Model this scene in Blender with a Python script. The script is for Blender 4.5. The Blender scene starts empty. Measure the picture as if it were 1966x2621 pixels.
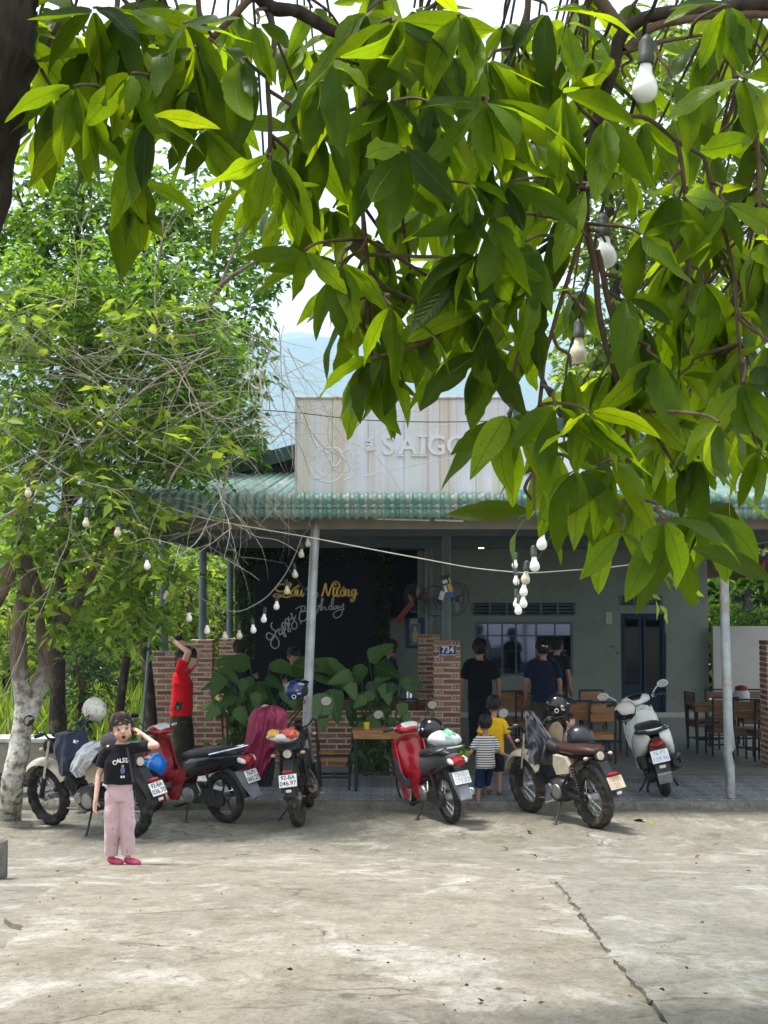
import bpy, bmesh, math, random
import numpy as np
from mathutils import Vector, Matrix, Euler, noise
R = math.radians
S = bpy.context.scene
COL = S.collection
rnd = random.Random(7)

# ------------------------------------------------------------------ camera, sky, sun, exposure
FPX, UC, VC = 3600.0, 983.0, 1310.5
PITCH = math.atan(235.5 / FPX)
CAMZ = 2.40
cam_d = bpy.data.cameras.new('camera')
cam = bpy.data.objects.new('camera', cam_d)
COL.objects.link(cam)
cam_d.sensor_fit = 'VERTICAL'
cam_d.sensor_height = 36.0
cam_d.sensor_width = 27.0
cam_d.lens = 36.0 * FPX / 2621.0
cam_d.clip_start = 0.05
cam_d.clip_end = 6000
cam.location = (0, 0, CAMZ)
cam.rotation_euler = (R(90) + PITCH, 0, 0)
S.camera = cam

SUN_EL, SUN_AZ = 71.0, -88.0          # azimuth measured from +Y (away from the camera) towards +X
W = bpy.data.worlds.new('World')
S.world = W
W.use_nodes = True
wn, wl = W.node_tree.nodes, W.node_tree.links
wn.clear()
w_out = wn.new('ShaderNodeOutputWorld')
w_bg = wn.new('ShaderNodeBackground')
w_sky = wn.new('ShaderNodeTexSky')
w_sky.sky_type = 'NISHITA'
w_sky.sun_disc = False
w_sky.sun_elevation = R(SUN_EL)
w_sky.sun_rotation = R(SUN_AZ)
w_sky.air_density = 1.0
w_sky.dust_density = 3.0
w_sky.ozone_density = 1.5
w_tc = wn.new('ShaderNodeTexCoord')
w_map = wn.new('ShaderNodeMapping')
w_map.inputs['Scale'].default_value = (1.6, 1.6, 3.2)
w_no = wn.new('ShaderNodeTexNoise')
w_no.inputs['Scale'].default_value = 2.2
w_no.inputs['Detail'].default_value = 6
w_no.inputs['Roughness'].default_value = 0.55
w_rp = wn.new('ShaderNodeValToRGB')
w_rp.color_ramp.elements[0].position = 0.30
w_rp.color_ramp.elements[0].color = (0.45, 0.45, 0.45, 1)
w_rp.color_ramp.elements[1].position = 0.62
w_rp.color_ramp.elements[1].color = (1, 1, 1, 1)
w_mix = wn.new('ShaderNodeMix')
w_mix.data_type = 'RGBA'
w_mix.inputs['B'].default_value = (13.5, 14.0, 14.6, 1)     # bright thin overcast
wl.new(w_tc.outputs['Generated'], w_map.inputs['Vector'])
wl.new(w_map.outputs['Vector'], w_no.inputs['Vector'])
wl.new(w_no.outputs['Fac'], w_rp.inputs['Fac'])
wl.new(w_rp.outputs['Color'], w_mix.inputs['Factor'])
wl.new(w_sky.outputs['Color'], w_mix.inputs['A'])
wl.new(w_mix.outputs['Result'], w_bg.inputs['Color'])
w_bg.inputs['Strength'].default_value = 0.066
wl.new(w_bg.outputs['Background'], w_out.inputs['Surface'])

sun_d = bpy.data.lights.new('sun', 'SUN')
sun_d.energy = 4.4
sun_d.angle = R(10)
sun_d.color = (1.0, 0.955, 0.88)
sun = bpy.data.objects.new('sun', sun_d)
COL.objects.link(sun)
_el, _az = R(SUN_EL), R(SUN_AZ)
_sd = Vector((math.sin(_az) * math.cos(_el), math.cos(_az) * math.cos(_el), math.sin(_el)))
sun.rotation_euler = _sd.to_track_quat('Z', 'Y').to_euler()
sun.location = _sd * 60

S.view_settings.view_transform = 'Standard'
S.view_settings.look = 'None'
S.view_settings.exposure = 1.05
S.view_settings.gamma = 1
S.view_settings.use_curve_mapping = False
S.render.engine = 'CYCLES'
S.cycles.use_denoising = True
S.cycles.use_adaptive_sampling = True
S.cycles.adaptive_threshold = 0.02
S.cycles.max_bounces = 7
S.cycles.diffuse_bounces = 3
S.cycles.glossy_bounces = 3
S.cycles.transmission_bounces = 5
S.cycles.transparent_max_bounces = 12
S.cycles.volume_bounces = 1
S.cycles.sample_clamp_indirect = 6
S.cycles.caustics_reflective = False
S.cycles.caustics_refractive = False

# ------------------------------------------------------------------ picture <-> place
CP, SP = math.cos(PITCH), math.sin(PITCH)
def ray(u, v):
    a = (u - UC) / FPX
    b = (VC - v) / FPX
    y = CP - b * SP
    return Vector((a / y, 1.0, (SP + b * CP) / y))
def at(u, v, d):
    return Vector((0, 0, CAMZ)) + ray(u, v) * d
def gz(y):                                   # the yard falls away from the camera and is level near the terrace
    if y >= 15.0: return 0.0
    if y >= 13.0: return 0.03 * (15.0 - y) ** 2
    if y >= 3.0: return 0.12 + 0.12 * (13.0 - y)
    return 1.32
def on_ground(u, v):
    r = ray(u, v)
    lo, hi = 3.0, 60.0
    for _ in range(50):
        m = (lo + hi) / 2
        if CAMZ + r.z * m > gz(m): lo = m
        else: hi = m
    return Vector((r.x * lo, lo, gz(lo)))
FLOOR = 0.10
def on_floor(u, v, z=FLOOR):
    r = ray(u, v)
    return Vector((0, 0, CAMZ)) + r * ((z - CAMZ) / r.z)

# ------------------------------------------------------------------ objects
def tag(o, label=None, cat=None, group=None, kind=None):
    if label: o['label'] = label
    if cat: o['category'] = cat
    if group: o['group'] = group
    if kind: o['kind'] = kind
    return o
def empty(name, loc=(0, 0, 0), rot=(0, 0, 0), label=None, cat=None, group=None, parent=None):
    o = bpy.data.objects.new(name, None)
    COL.objects.link(o)
    o.location = loc
    o.rotation_euler = rot
    o.empty_display_size = 0.1
    if parent: o.parent = parent
    return tag(o, label, cat, group)
def link(name, me, mat=None, parent=None, loc=None, rot=None, scale=None):
    o = bpy.data.objects.new(name, me)
    COL.objects.link(o)
    if mat is not None:
        me.materials.clear()
        for m in (mat if isinstance(mat, (list, tuple)) else [mat]): me.materials.append(m)
    if parent: o.parent = parent
    if loc is not None: o.location = loc
    if rot is not None: o.rotation_euler = rot
    if scale is not None: o.scale = scale if hasattr(scale, '__len__') else (scale,) * 3
    return o
def copy_tree(o, parent=None):
    c = o.copy()
    COL.objects.link(c)
    c.parent = parent
    for ch in list(o.children): copy_tree(ch, c)
    return c

def frame_to(d, up=Vector((0, 0, 1))):
    d = d.normalized()
    if abs(d.dot(up)) > 0.98: up = Vector((1, 0, 0))
    x = d.cross(up).normalized()
    y = x.cross(d)
    return x, y
class MB:
    """Collects simple shapes and links them as one mesh."""
    def __init__(s):
        s.v, s.f, s.m, s.uv = [], [], [], None
        s.cm = 0
    def add(s, vs, fs):
        b = len(s.v)
        s.v += [tuple(p) for p in vs]
        s.f += [tuple(i + b for i in f) for f in fs]
        s.m += [s.cm] * len(fs)
        return s
    def box(s, c, d, rot=None, bev=0.0):
        hx, hy, hz = d[0] / 2, d[1] / 2, d[2] / 2
        if bev <= 0:
            vs = [Vector((x * hx, y * hy, z * hz)) for x in (-1, 1) for y in (-1, 1) for z in (-1, 1)]
            fs = [(0, 1, 3, 2), (4, 6, 7, 5), (0, 4, 5, 1), (2, 3, 7, 6), (0, 2, 6, 4), (1, 5, 7, 3)]
        else:
            b = min(bev, hx * .9, hy * .9, hz * .9)
            bm = bmesh.new()
            bmesh.ops.create_cube(bm, size=1)
            for p in bm.verts: p.co = Vector((p.co.x * d[0], p.co.y * d[1], p.co.z * d[2]))
            bmesh.ops.bevel(bm, geom=bm.edges[:], offset=b, segments=1, affect='EDGES', profile=.5)
            bm.verts.index_update()
            vs = [p.co.copy() for p in bm.verts]
            fs = [tuple(q.index for q in f.verts) for f in bm.faces]
            bm.free()
        M = rot if isinstance(rot, Matrix) else (Euler(rot).to_matrix() if rot is not None else Matrix.Identity(3))
        c = Vector(c)
        return s.add([M @ p + c for p in vs], fs)
    def tube(s, pts, rad, n=8, cap=True, flat=1.0):
        pts = [Vector(p) for p in pts]
        if not hasattr(rad, '__len__'): rad = [rad] * len(pts)
        vs, fs = [], []
        x = None
        for i, p in enumerate(pts):
            d = (pts[min(i + 1, len(pts) - 1)] - pts[max(i - 1, 0)])
            if d.length < 1e-9: d = Vector((0, 0, 1))
            d.normalize()
            if x is None: x, y = frame_to(d)
            else:
                x = (x - d * x.dot(d))
                if x.length < 1e-6: x, y = frame_to(d)
                x.normalize()
                y = x.cross(d)
            for k in range(n):
                a = 2 * math.pi * k / n
                vs.append(p + (x * math.cos(a) + y * math.sin(a) * flat) * rad[i])
        L = len(pts)
        for i in range(L - 1):
            for k in range(n):
                k2 = (k + 1) % n
                fs.append((i * n + k, i * n + k2, (i + 1) * n + k2, (i + 1) * n + k))
        if cap:
            fs.append(tuple(reversed(range(n))))
            fs.append(tuple(range((L - 1) * n, L * n)))
        return s.add(vs, fs)
    def cyl(s, a, b, r0, r1=None, n=12, cap=True):
        return s.tube([a, b], [r0, r0 if r1 is None else r1], n, cap)
    def ball(s, c, r, nu=12, nv=8, rot=None):
        if not hasattr(r, '__len__'): r = (r, r, r)
        M = rot if isinstance(rot, Matrix) else (Euler(rot).to_matrix() if rot is not None else Matrix.Identity(3))
        c = Vector(c)
        vs, fs = [], []
        for j in range(1, nv):
            t = math.pi * j / nv
            for i in range(nu):
                a = 2 * math.pi * i / nu
                vs.append(M @ Vector((math.sin(t) * math.cos(a) * r[0], math.sin(t) * math.sin(a) * r[1], math.cos(t) * r[2])) + c)
        t0 = len(vs); vs.append(M @ Vector((0, 0, r[2])) + c)
        b0 = len(vs); vs.append(M @ Vector((0, 0, -r[2])) + c)
        for j in range(nv - 2):
            for i in range(nu):
                i2 = (i + 1) % nu
                fs.append((j * nu + i, (j + 1) * nu + i, (j + 1) * nu + i2, j * nu + i2))
        for i in range(nu):
            i2 = (i + 1) % nu
            fs.append((t0, i, i2))
            fs.append((b0, (nv - 2) * nu + i2, (nv - 2) * nu + i))
        return s.add(vs, fs)
    def capsule(s, a, b, r0, r1, n=12):
        a, b = Vector(a), Vector(b)
        d = b - a
        L = d.length
        if L < 1e-6: return s.ball(a, max(r0, r1), n, n // 2)
        d /= L
        pts, rad = [], []
        for t in (-1, -.85, -.5, 0):
            pts.append(a + d * t * r0); rad.append(max(1e-4, r0 * math.sqrt(max(0, 1 - t * t))))
        for t in (0, .5, .85, 1):
            pts.append(b + d * t * r1); rad.append(max(1e-4, r1 * math.sqrt(max(0, 1 - t * t))))
        return s.tube(pts, rad, n)
    def lathe(s, prof, c=(0, 0, 0), axis=(0, 0, 1), n=16, cap=True):
        c = Vector(c); ax = Vector(axis).normalized()
        x, y = frame_to(ax)
        vs, fs = [], []
        for r, h in prof:
            for k in range(n):
                a = 2 * math.pi * k / n
                vs.append(c + ax * h + (x * math.cos(a) + y * math.sin(a)) * max(r, 1e-5))
        for i in range(len(prof) - 1):
            for k in range(n):
                k2 = (k + 1) % n
                fs.append((i * n + k, i * n + k2, (i + 1) * n + k2, (i + 1) * n + k))
        if cap:
            fs.append(tuple(reversed(range(n))))
            fs.append(tuple(range((len(prof) - 1) * n, len(prof) * n)))
        return s.add(vs, fs)
    def loft(s, rings, n=16, cap=True):
        """rings: (x, y, z, half_width_y, half_height_z, power) across the X axis."""
        vs, fs = [], []
        for (x, y, z, hw, hh, pw) in rings:
            for k in range(n):
                a = 2 * math.pi * k / n
                ca, sa = math.cos(a), math.sin(a)
                vs.append(Vector((x, y + hw * math.copysign(abs(ca) ** (2 / pw), ca), z + hh * math.copysign(abs(sa) ** (2 / pw), sa))))
        L = len(rings)
        for i in range(L - 1):
            for k in range(n):
                k2 = (k + 1) % n
                fs.append((i * n + k, (i + 1) * n + k, (i + 1) * n + k2, i * n + k2))
        if cap:
            fs.append(tuple(range(n)))
            fs.append(tuple(reversed(range((L - 1) * n, L * n))))
        return s.add(vs, fs)
    def torus(s, c, R_, r, axis=(0, 1, 0), n=32, m=8, knob=0.0, a0=0.0, a1=2 * math.pi, width=1.0):
        c = Vector(c); ax = Vector(axis).normalized()
        x, y = frame_to(ax)
        full = abs(a1 - a0 - 2 * math.pi) < 1e-6
        vs, fs = [], []
        N = n if full else n + 1
        for i in range(N):
            a = a0 + (a1 - a0) * i / n
            d = x * math.cos(a) + y * math.sin(a)
            for j in range(m):
                b = 2 * math.pi * j / m
                rr = r
                if knob and math.cos(b) > 0.2: rr = r + (knob if (i // 2 + (1 if math.sin(b) > 0 else 0)) % 2 else 0)
                vs.append(c + d * (R_ + rr * math.cos(b)) + ax * rr * math.sin(b) * width)
        for i in range(n if full else n):
            i2 = (i + 1) % N
            for j in range(m):
                j2 = (j + 1) % m
                fs.append((i * m + j, i * m + j2, i2 * m + j2, i2 * m + j))
        return s.add(vs, fs)
    def prism(s, poly, t, M=None):
        """poly in local XY, extruded t along local Z, mapped by the 4x4 M."""
        n = len(poly)
        vs = [Vector((p[0], p[1], 0)) for p in poly] + [Vector((p[0], p[1], t)) for p in poly]
        fs = [tuple(reversed(range(n))), tuple(range(n, 2 * n))] + [(i, (i + 1) % n, n + (i + 1) % n, n + i) for i in range(n)]
        if M is not None: vs = [M @ p for p in vs]
        return s.add(vs, fs)
    def grid(s, fn, nu, nv):
        vs = [fn(i / nu, j / nv) for j in range(nv + 1) for i in range(nu + 1)]
        fs = [(j * (nu + 1) + i, j * (nu + 1) + i + 1, (j + 1) * (nu + 1) + i + 1, (j + 1) * (nu + 1) + i) for j in range(nv) for i in range(nu)]
        return s.add(vs, fs)
    def mesh(s, name='mesh', smooth=35):
        me = bpy.data.meshes.new(name)
        me.from_pydata(s.v, [], s.f)
        if any(s.m): me.polygons.foreach_set('material_index', s.m)
        if smooth:
            me.polygons.foreach_set('use_smooth', [True] * len(me.polygons))
            if smooth < 180: me.set_sharp_from_angle(angle=R(smooth))
        me.update()
        return me
    def build(s, name, mat, parent=None, loc=None, rot=None, smooth=35, scale=None):
        return link(name, s.mesh(name, smooth), mat, parent, loc, rot, scale)

WS = bpy.data.scenes.new('workshop')         # a bare scene to evaluate text and fused bodies in
def evaluated(o):
    WS.collection.objects.link(o)
    vl = WS.view_layers[0]
    vl.update()
    return bpy.data.meshes.new_from_object(o.evaluated_get(vl.depsgraph), depsgraph=vl.depsgraph)
def fnoise(p, sc=1.0):
    return noise.noise(Vector(p) * sc)
def catmull(pts, k=6):
    pts = [Vector(p) for p in pts]
    out = []
    for i in range(len(pts) - 1):
        p0, p1, p2, p3 = pts[max(i - 1, 0)], pts[i], pts[i + 1], pts[min(i + 2, len(pts) - 1)]
        for j in range(k):
            t = j / k
            out.append(0.5 * ((2 * p1) + (p2 - p0) * t + (2 * p0 - 5 * p1 + 4 * p2 - p3) * t * t + (3 * p1 - p0 - 3 * p2 + p3) * t ** 3))
    out.append(pts[-1])
    return out
def lerp(a, b, t): return a + (b - a) * t

# ------------------------------------------------------------------ materials
def srgb(r, g, b):
    f = lambda c: (c / 255 / 12.92) if c / 255 <= 0.04045 else ((c / 255 + 0.055) / 1.055) ** 2.4
    return (f(r), f(g), f(b), 1)
class NT:
    def __init__(s, name):
        s.mat = bpy.data.materials.new(name)
        s.mat.use_nodes = True
        s.n, s.l = s.mat.node_tree.nodes, s.mat.node_tree.links
        s.n.clear()
        s.out = s.n.new('ShaderNodeOutputMaterial')
    def new(s, t, **kw):
        nd = s.n.new('ShaderNode' + t)
        for k, v in kw.items():
            if k in nd.inputs: s.put(nd.inputs[k], v)
            else: setattr(nd, k, v)
        return nd
    def put(s, sock, v):
        if hasattr(v, 'is_linked') or isinstance(v, bpy.types.NodeSocket): s.l.new(v, sock)
        else: sock.default_value = v
    def coord(s, kind='Object'): return s.new('TexCoord').outputs[kind]
    def map(s, vec, scale=(1, 1, 1), rot=(0, 0, 0), loc=(0, 0, 0)):
        m = s.new('Mapping')
        s.l.new(vec, m.inputs['Vector'])
        m.inputs['Scale'].default_value = scale; m.inputs['Rotation'].default_value = rot; m.inputs['Location'].default_value = loc
        return m.outputs['Vector']
    def noise(s, vec, scale=5, detail=4, rough=.5, dist=0):
        t = s.new('TexNoise')
        s.l.new(vec, t.inputs['Vector'])
        t.inputs['Scale'].default_value = scale; t.inputs['Detail'].default_value = detail
        t.inputs['Roughness'].default_value = rough; t.inputs['Distortion'].default_value = dist
        return t.outputs['Fac']
    def ramp(s, fac, stops, interp='LINEAR'):
        r = s.new('ValToRGB')
        r.color_ramp.interpolation = interp
        e = r.color_ramp.elements
        while len(e) < len(stops): e.new(.5)
        for k, (p, c) in enumerate(stops):
            e[k].position = p
            e[k].color = c if len(c) == 4 else (c[0], c[1], c[2], 1)
        s.l.new(fac, r.inputs['Fac'])
        return r.outputs['Color']
    def mix(s, fac, a, b, mode='MIX'):
        m = s.new('Mix', data_type='RGBA', blend_type=mode)
        for sock, v in ((m.inputs['Factor'], fac), (m.inputs['A'], a), (m.inputs['B'], b)):
            if isinstance(v, bpy.types.NodeSocket): s.l.new(v, sock)
            else: sock.default_value = v if not isinstance(v, tuple) or len(v) == 4 else (*v, 1)
        return m.outputs['Result']
    def math(s, op, a, b=0.0, c=None, clamp=False):
        m = s.new('Math', operation=op, use_clamp=clamp)
        for i, v in enumerate((a, b) if c is None else (a, b, c)):
            if isinstance(v, bpy.types.NodeSocket): s.l.new(v, m.inputs[i])
            else: m.inputs[i].default_value = v
        return m.outputs[0]
    def bump(s, h, strength=.3, dist=.01):
        b = s.new('Bump')
        s.l.new(h, b.inputs['Height'])
        b.inputs['Strength'].default_value = strength
        b.inputs['Distance'].default_value = dist
        return b.outputs['Normal']
    def bsdf(s, color, rough=.6, metal=0, normal=None, spec=.5, coat=0, sheen=0, trans=0, alpha=None, emit=None):
        p = s.new('BsdfPrincipled')
        for k, v in (('Base Color', color), ('Roughness', rough), ('Metallic', metal)):
            if isinstance(v, bpy.types.NodeSocket): s.l.new(v, p.inputs[k])
            else: p.inputs[k].default_value = v if not isinstance(v, tuple) or len(v) == 4 else (*v, 1)
        p.inputs['Specular IOR Level'].default_value = spec
        p.inputs['Coat Weight'].default_value = coat
        p.inputs['Coat Roughness'].default_value = .08
        p.inputs['Sheen Weight'].default_value = sheen
        p.inputs['Transmission Weight'].default_value = trans
        if normal is not None: s.l.new(normal, p.inputs['Normal'])
        if emit:
            p.inputs['Emission Color'].default_value = emit[0]
            p.inputs['Emission Strength'].default_value = emit[1]
        return p.outputs['BSDF']
    def done(s, shader):
        s.l.new(shader, s.out.inputs['Surface'])
        return s.mat
_mats = {}
def M(name, col=None, rough=.6, metal=0, var=.25, scale=9, bump=.12, spec=.32, coat=0, sheen=0, dirt=None, bscale=60):
    """A painted, plastic, metal or cloth surface with uneven tone, fine relief and optional dirt."""
    if name in _mats: return _mats[name]
    t = NT(name)
    co = t.coord()
    c = col if len(col) == 4 else (*col, 1)
    n1 = t.noise(co, scale, 5, .6)
    lo = tuple(x * (1 - var) for x in c[:3]) + (1,)
    hi = tuple(min(1, x * (1 + var * .6)) for x in c[:3]) + (1,)
    colr = t.ramp(n1, [(.3, lo), (.7, hi)])
    if dirt:
        n2 = t.noise(co, scale * .7 + 2, 6, .65)
        colr = t.mix(t.ramp(n2, [(.5, (0, 0, 0)), (.72, (1, 1, 1))]), colr, (*dirt[:3], 1))
    rr = t.ramp(t.noise(co, scale * 2, 3), [(.3, (max(0, rough - .08),) * 3), (.7, (min(1, rough + .1),) * 3)])
    nm = t.bump(t.noise(co, bscale, 3), bump, .004) if bump else None
    _mats[name] = t.done(t.bsdf(colr, rr, metal, nm, spec, coat, sheen))
    return _mats[name]

# ------------------------------------------------------------------ special materials
def mat_concrete(name, base, light, stain, seed=0.0, crack=.5):
    t = NT(name)
    co = t.map(t.coord(), loc=(seed, seed * .7, 0))
    lg = t.map(co, scale=(1.0, .5, 1.0))                       # trowelled and worn lengthwise
    a = t.noise(lg, .8, 3, .6, .5)
    b = t.noise(lg, 5.5, 6, .72, .5)
    c = t.noise(t.map(co, scale=(1, .55, 1)), 60, 3, .8)
    d = t.noise(t.map(co, scale=(1.0, .62, 1), rot=(0, 0, .5)), 1.5, 8, .76, .7)
    m = t.noise(t.map(co, scale=(1, .5, 1), loc=(3, 8, 0)), 21, 5, .75, .3)
    col = t.ramp(a, [(.32, tuple(x * .86 for x in base)), (.5, base), (.68, tuple(x * 1.10 for x in base))])
    col = t.mix(t.ramp(d, [(.52, (0, 0, 0)), (.58, (.5, .5, .5)), (.68, (1, 1, 1))]), col, light)
    e = t.noise(t.map(lg, loc=(31, 7, 0)), 1.1, 6, .72, .6)
    col = t.mix(t.ramp(e, [(.53, (0, 0, 0)), (.68, (.75, .75, .75))]), col, stain)
    col = t.mix(.9, col, t.ramp(c, [(.30, (.55, .55, .54)), (.46, (.95, .95, .95)), (.75, (1.15, 1.15, 1.13))]), 'MULTIPLY')
    col = t.mix(.85, col, t.ramp(b, [(.32, (.66, .65, .62)), (.55, (1.0, 1.0, 1.0)), (.7, (1.08, 1.08, 1.08))]), 'MULTIPLY')
    col = t.mix(.8, col, t.ramp(m, [(.30, (.62, .61, .58)), (.5, (1, 1, 1)), (.72, (1.14, 1.14, 1.13))]), 'MULTIPLY')
    # ragged cracks and chipped skin
    vo = t.new('TexVoronoi', feature='DISTANCE_TO_EDGE')
    wob = t.new('VectorMath', operation='ADD')
    nz = t.new('TexNoise', Scale=2.6, Detail=3.0)
    t.l.new(co, nz.inputs['Vector'])
    sc_ = t.new('VectorMath', operation='SCALE'); sc_.inputs['Scale'].default_value = .55
    t.l.new(nz.outputs['Color'], sc_.inputs[0])
    t.l.new(co, wob.inputs[0]); t.l.new(sc_.outputs[0], wob.inputs[1])
    t.l.new(wob.outputs[0], vo.inputs['Vector'])
    vo.inputs['Scale'].default_value = .62
    line = t.ramp(vo.outputs['Distance'], [(.0, (1, 1, 1)), (.012, (0, 0, 0))])
    gate = t.ramp(t.noise(t.map(co, loc=(5, 3, 0)), .8, 2), [(.52, (0, 0, 0)), (.60, (1, 1, 1))])
    ck = t.math('MULTIPLY', t.math('MULTIPLY', line, gate), crack)
    ch = t.ramp(t.noise(t.map(co, scale=(.8, .7, 1), loc=(9, 2, 0)), 3.2, 7, .75, .4), [(.615, (0, 0, 0)), (.635, (1, 1, 1))])
    col = t.mix(ck, col, tuple(x * .22 for x in base))
    col = t.mix(t.math('MULTIPLY', ch, .5), col, tuple(x * .6 for x in stain[:3]))
    h = t.math('ADD', t.math('MULTIPLY', b, .6), t.math('ADD', t.math('MULTIPLY', c, .3), t.math('MULTIPLY', m, .45)))
    h = t.math('SUBTRACT', h, t.math('ADD', t.math('MULTIPLY', ck, .9), t.math('MULTIPLY', ch, .5)))
    return t.done(t.bsdf(col, .9, 0, t.bump(h, .7, .022), .22))
MAT_YARD = mat_concrete('yard_concrete', (.20, .185, .152), (.34, .325, .285), (.12, .115, .065), 0, .7)
MAT_SLAB_A = mat_concrete('worn_concrete', (.225, .200, .158), (.37, .352, .315), (.155, .132, .088), 3.3, .7)
MAT_SLAB_B = mat_concrete('grey_concrete', (.212, .198, .168), (.33, .318, .29), (.145, .135, .085), 8.1, .6)
MAT_KERB = mat_concrete('kerb_concrete', (.17, .165, .14), (.27, .26, .23), (.09, .10, .05), 1.3, .3)

def mat_tile():
    t = NT('patterned_tile')
    co = t.coord()
    sx = t.new('SeparateXYZ'); t.l.new(co, sx.inputs[0])
    x, y = sx.outputs['X'], sx.outputs['Y']
    ax, ay = t.math('ABSOLUTE', x), t.math('ABSOLUTE', y)
    dia = t.math('ADD', ax, ay)
    r2 = t.math('SQRT', t.math('ADD', t.math('POWER', t.math('SUBTRACT', ax, .2), 2), t.math('POWER', t.math('SUBTRACT', ay, .2), 2)))
    l1 = t.math('LESS_THAN', t.math('ABSOLUTE', t.math('SUBTRACT', dia, .12)), .014)
    l2 = t.math('LESS_THAN', t.math('ABSOLUTE', t.math('SUBTRACT', r2, .135)), .013)
    star = t.math('LESS_THAN', t.math('MULTIPLY', ax, ay), .0006)
    pat = t.math('MAXIMUM', t.math('MAXIMUM', l1, l2), t.math('MULTIPLY', star, .6))
    n = t.noise(co, 22, 5, .6)
    base = t.ramp(n, [(.3, (.13, .14, .165)), (.7, (.20, .205, .225))])
    col = t.mix(t.math('MULTIPLY', pat, .9), base, (.42, .43, .445))
    inf = t.new('ObjectInfo')
    col = t.mix(1, col, t.ramp(inf.outputs['Random'], [(0, (.82, .82, .82)), (1, (1.1, 1.1, 1.1))]), 'MULTIPLY')
    dirt = t.ramp(t.noise(t.coord('Generated'), 3, 6), [(.5, (0, 0, 0)), (.8, (.5, .5, .5))])
    col = t.mix(dirt, col, (.13, .115, .09))
    return t.done(t.bsdf(col, .42, 0, t.bump(n, .1, .004), .45))
MAT_TILE = mat_tile()
def mat_inner_floor():
    t = NT('polished_floor_tile')
    co = t.coord()
    br = t.new('TexBrick', Scale=1.0, offset=0.0)
    t.l.new(co, br.inputs['Vector'])
    br.inputs['Color1'].default_value = (.22, .22, .20, 1); br.inputs['Color2'].default_value = (.195, .195, .18, 1)
    br.inputs['Mortar'].default_value = (.15, .145, .13, 1)
    br.inputs['Mortar Size'].default_value = .006; br.inputs['Brick Width'].default_value = .6; br.inputs['Row Height'].default_value = .6
    col = t.mix(.5, br.outputs['Color'], t.ramp(t.noise(co, 1.3, 6, .6), [(.3, (.7, .69, .66)), (.7, (1, 1, 1))]), 'MULTIPLY')
    return t.done(t.bsdf(col, t.ramp(t.noise(co, 4, 4), [(.3, (.30,) * 3), (.7, (.46,) * 3)]), 0, None, .5))
MAT_FLOOR = mat_inner_floor()
def mat_brick():
    t = NT('fired_brick')
    co = t.coord()
    inf = t.new('ObjectInfo')
    c = t.ramp(inf.outputs['Random'], [(0, (.15, .075, .045)), (.3, (.27, .12, .07)), (.6, (.33, .16, .095)), (.85, (.36, .19, .12)), (1, (.22, .13, .08))])
    n = t.noise(co, 34, 6, .7)
    c = t.mix(.8, c, t.ramp(n, [(.28, (.55, .5, .48)), (.55, (1, 1, 1)), (.8, (1.2, 1.2, 1.15))]), 'MULTIPLY')
    return t.done(t.bsdf(c, .9, 0, t.bump(n, .5, .006), .2))
MAT_BRICK = mat_brick()
MAT_MORTAR = M('mortar', (.55, .51, .44), .95, var=.25, scale=24, bump=.6, spec=.2, dirt=(.3, .27, .21))
def mat_roof():
    t = NT('green_roof_metal')
    co = t.coord()
    n = t.noise(t.map(co, scale=(1, .5, 1)), 1.5, 7, .65)
    c = t.ramp(n, [(.3, (.048, .115, .092)), (.55, (.085, .175, .145)), (.75, (.145, .24, .21))])
    d = t.noise(t.map(co, scale=(9, 1.2, 1.2)), 1.1, 7, .7)
    c = t.mix(t.ramp(d, [(.46, (0, 0, 0)), (.68, (.8, .8, .8))]), c, (.26, .25, .20))
    s = t.noise(co, 30, 3)
    c = t.mix(t.ramp(s, [(.66, (0, 0, 0)), (.72, (.6, .6, .6))]), c, (.10, .075, .05))
    return t.done(t.bsdf(c, .5, .0, t.bump(s, .1, .003), .4))
MAT_ROOF = mat_roof()
def mat_sign():
    t = NT('weathered_sign_panel')
    co = t.coord()
    sx = t.new('SeparateXYZ'); t.l.new(co, sx.inputs[0])
    v1 = t.noise(t.map(co, scale=(3.2, 1, .16)), 1.0, 5, .6)
    v2 = t.noise(t.map(co, scale=(30, 1, .25)), 1.0, 5, .6)
    pl = t.noise(co, 1.6, 5, .6)
    c = t.ramp(pl, [(.3, (.48, .52, .60)), (.7, (.62, .66, .73))])
    c = t.mix(t.ramp(v1, [(.44, (0, 0, 0)), (.64, (.70, .70, .70))]), c, (.46, .36, .23))
    c = t.mix(t.ramp(t.noise(t.map(co, scale=(4, 1, .2), loc=(4, 0, 2)), 1.0, 5), [(.50, (0, 0, 0)), (.68, (.6, .6, .6))]), c, (.46, .50, .32))
    c = t.mix(.4, c, t.ramp(v2, [(.3, (.84, .84, .84)), (.6, (1.03, 1.03, 1.03))]), 'MULTIPLY')
    low = t.math('MULTIPLY', t.ramp(t.math('ADD', t.math('MULTIPLY', sx.outputs['Z'], -1.6), t.math('MULTIPLY', pl, .5)), [(.78, (0, 0, 0)), (1.0, (1, 1, 1))]), .75)
    c = t.mix(low, c, (.22, .18, .10))
    thin = t.ramp(t.noise(t.map(co, scale=(12, 1, .05), loc=(2, 0, 5)), 1, 3), [(.58, (0, 0, 0)), (.62, (.9, .9, .9))])
    c = t.mix(t.math('MULTIPLY', t.math('MULTIPLY', thin, pl), .9), c, (.25, .17, .09))
    return t.done(t.bsdf(c, .45, 0, t.bump(v2, .08, .003), .5))
MAT_SIGN = mat_sign()
MAT_WALL = M('painted_wall', (.21, .245, .22), .8, var=.10, scale=1.2, bump=.1, spec=.25, dirt=(.17, .19, .165), bscale=120)
MAT_CEIL = M('ceiling_metal', (.10, .12, .118), .45, var=.12, scale=2, bump=0, spec=.5)
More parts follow.
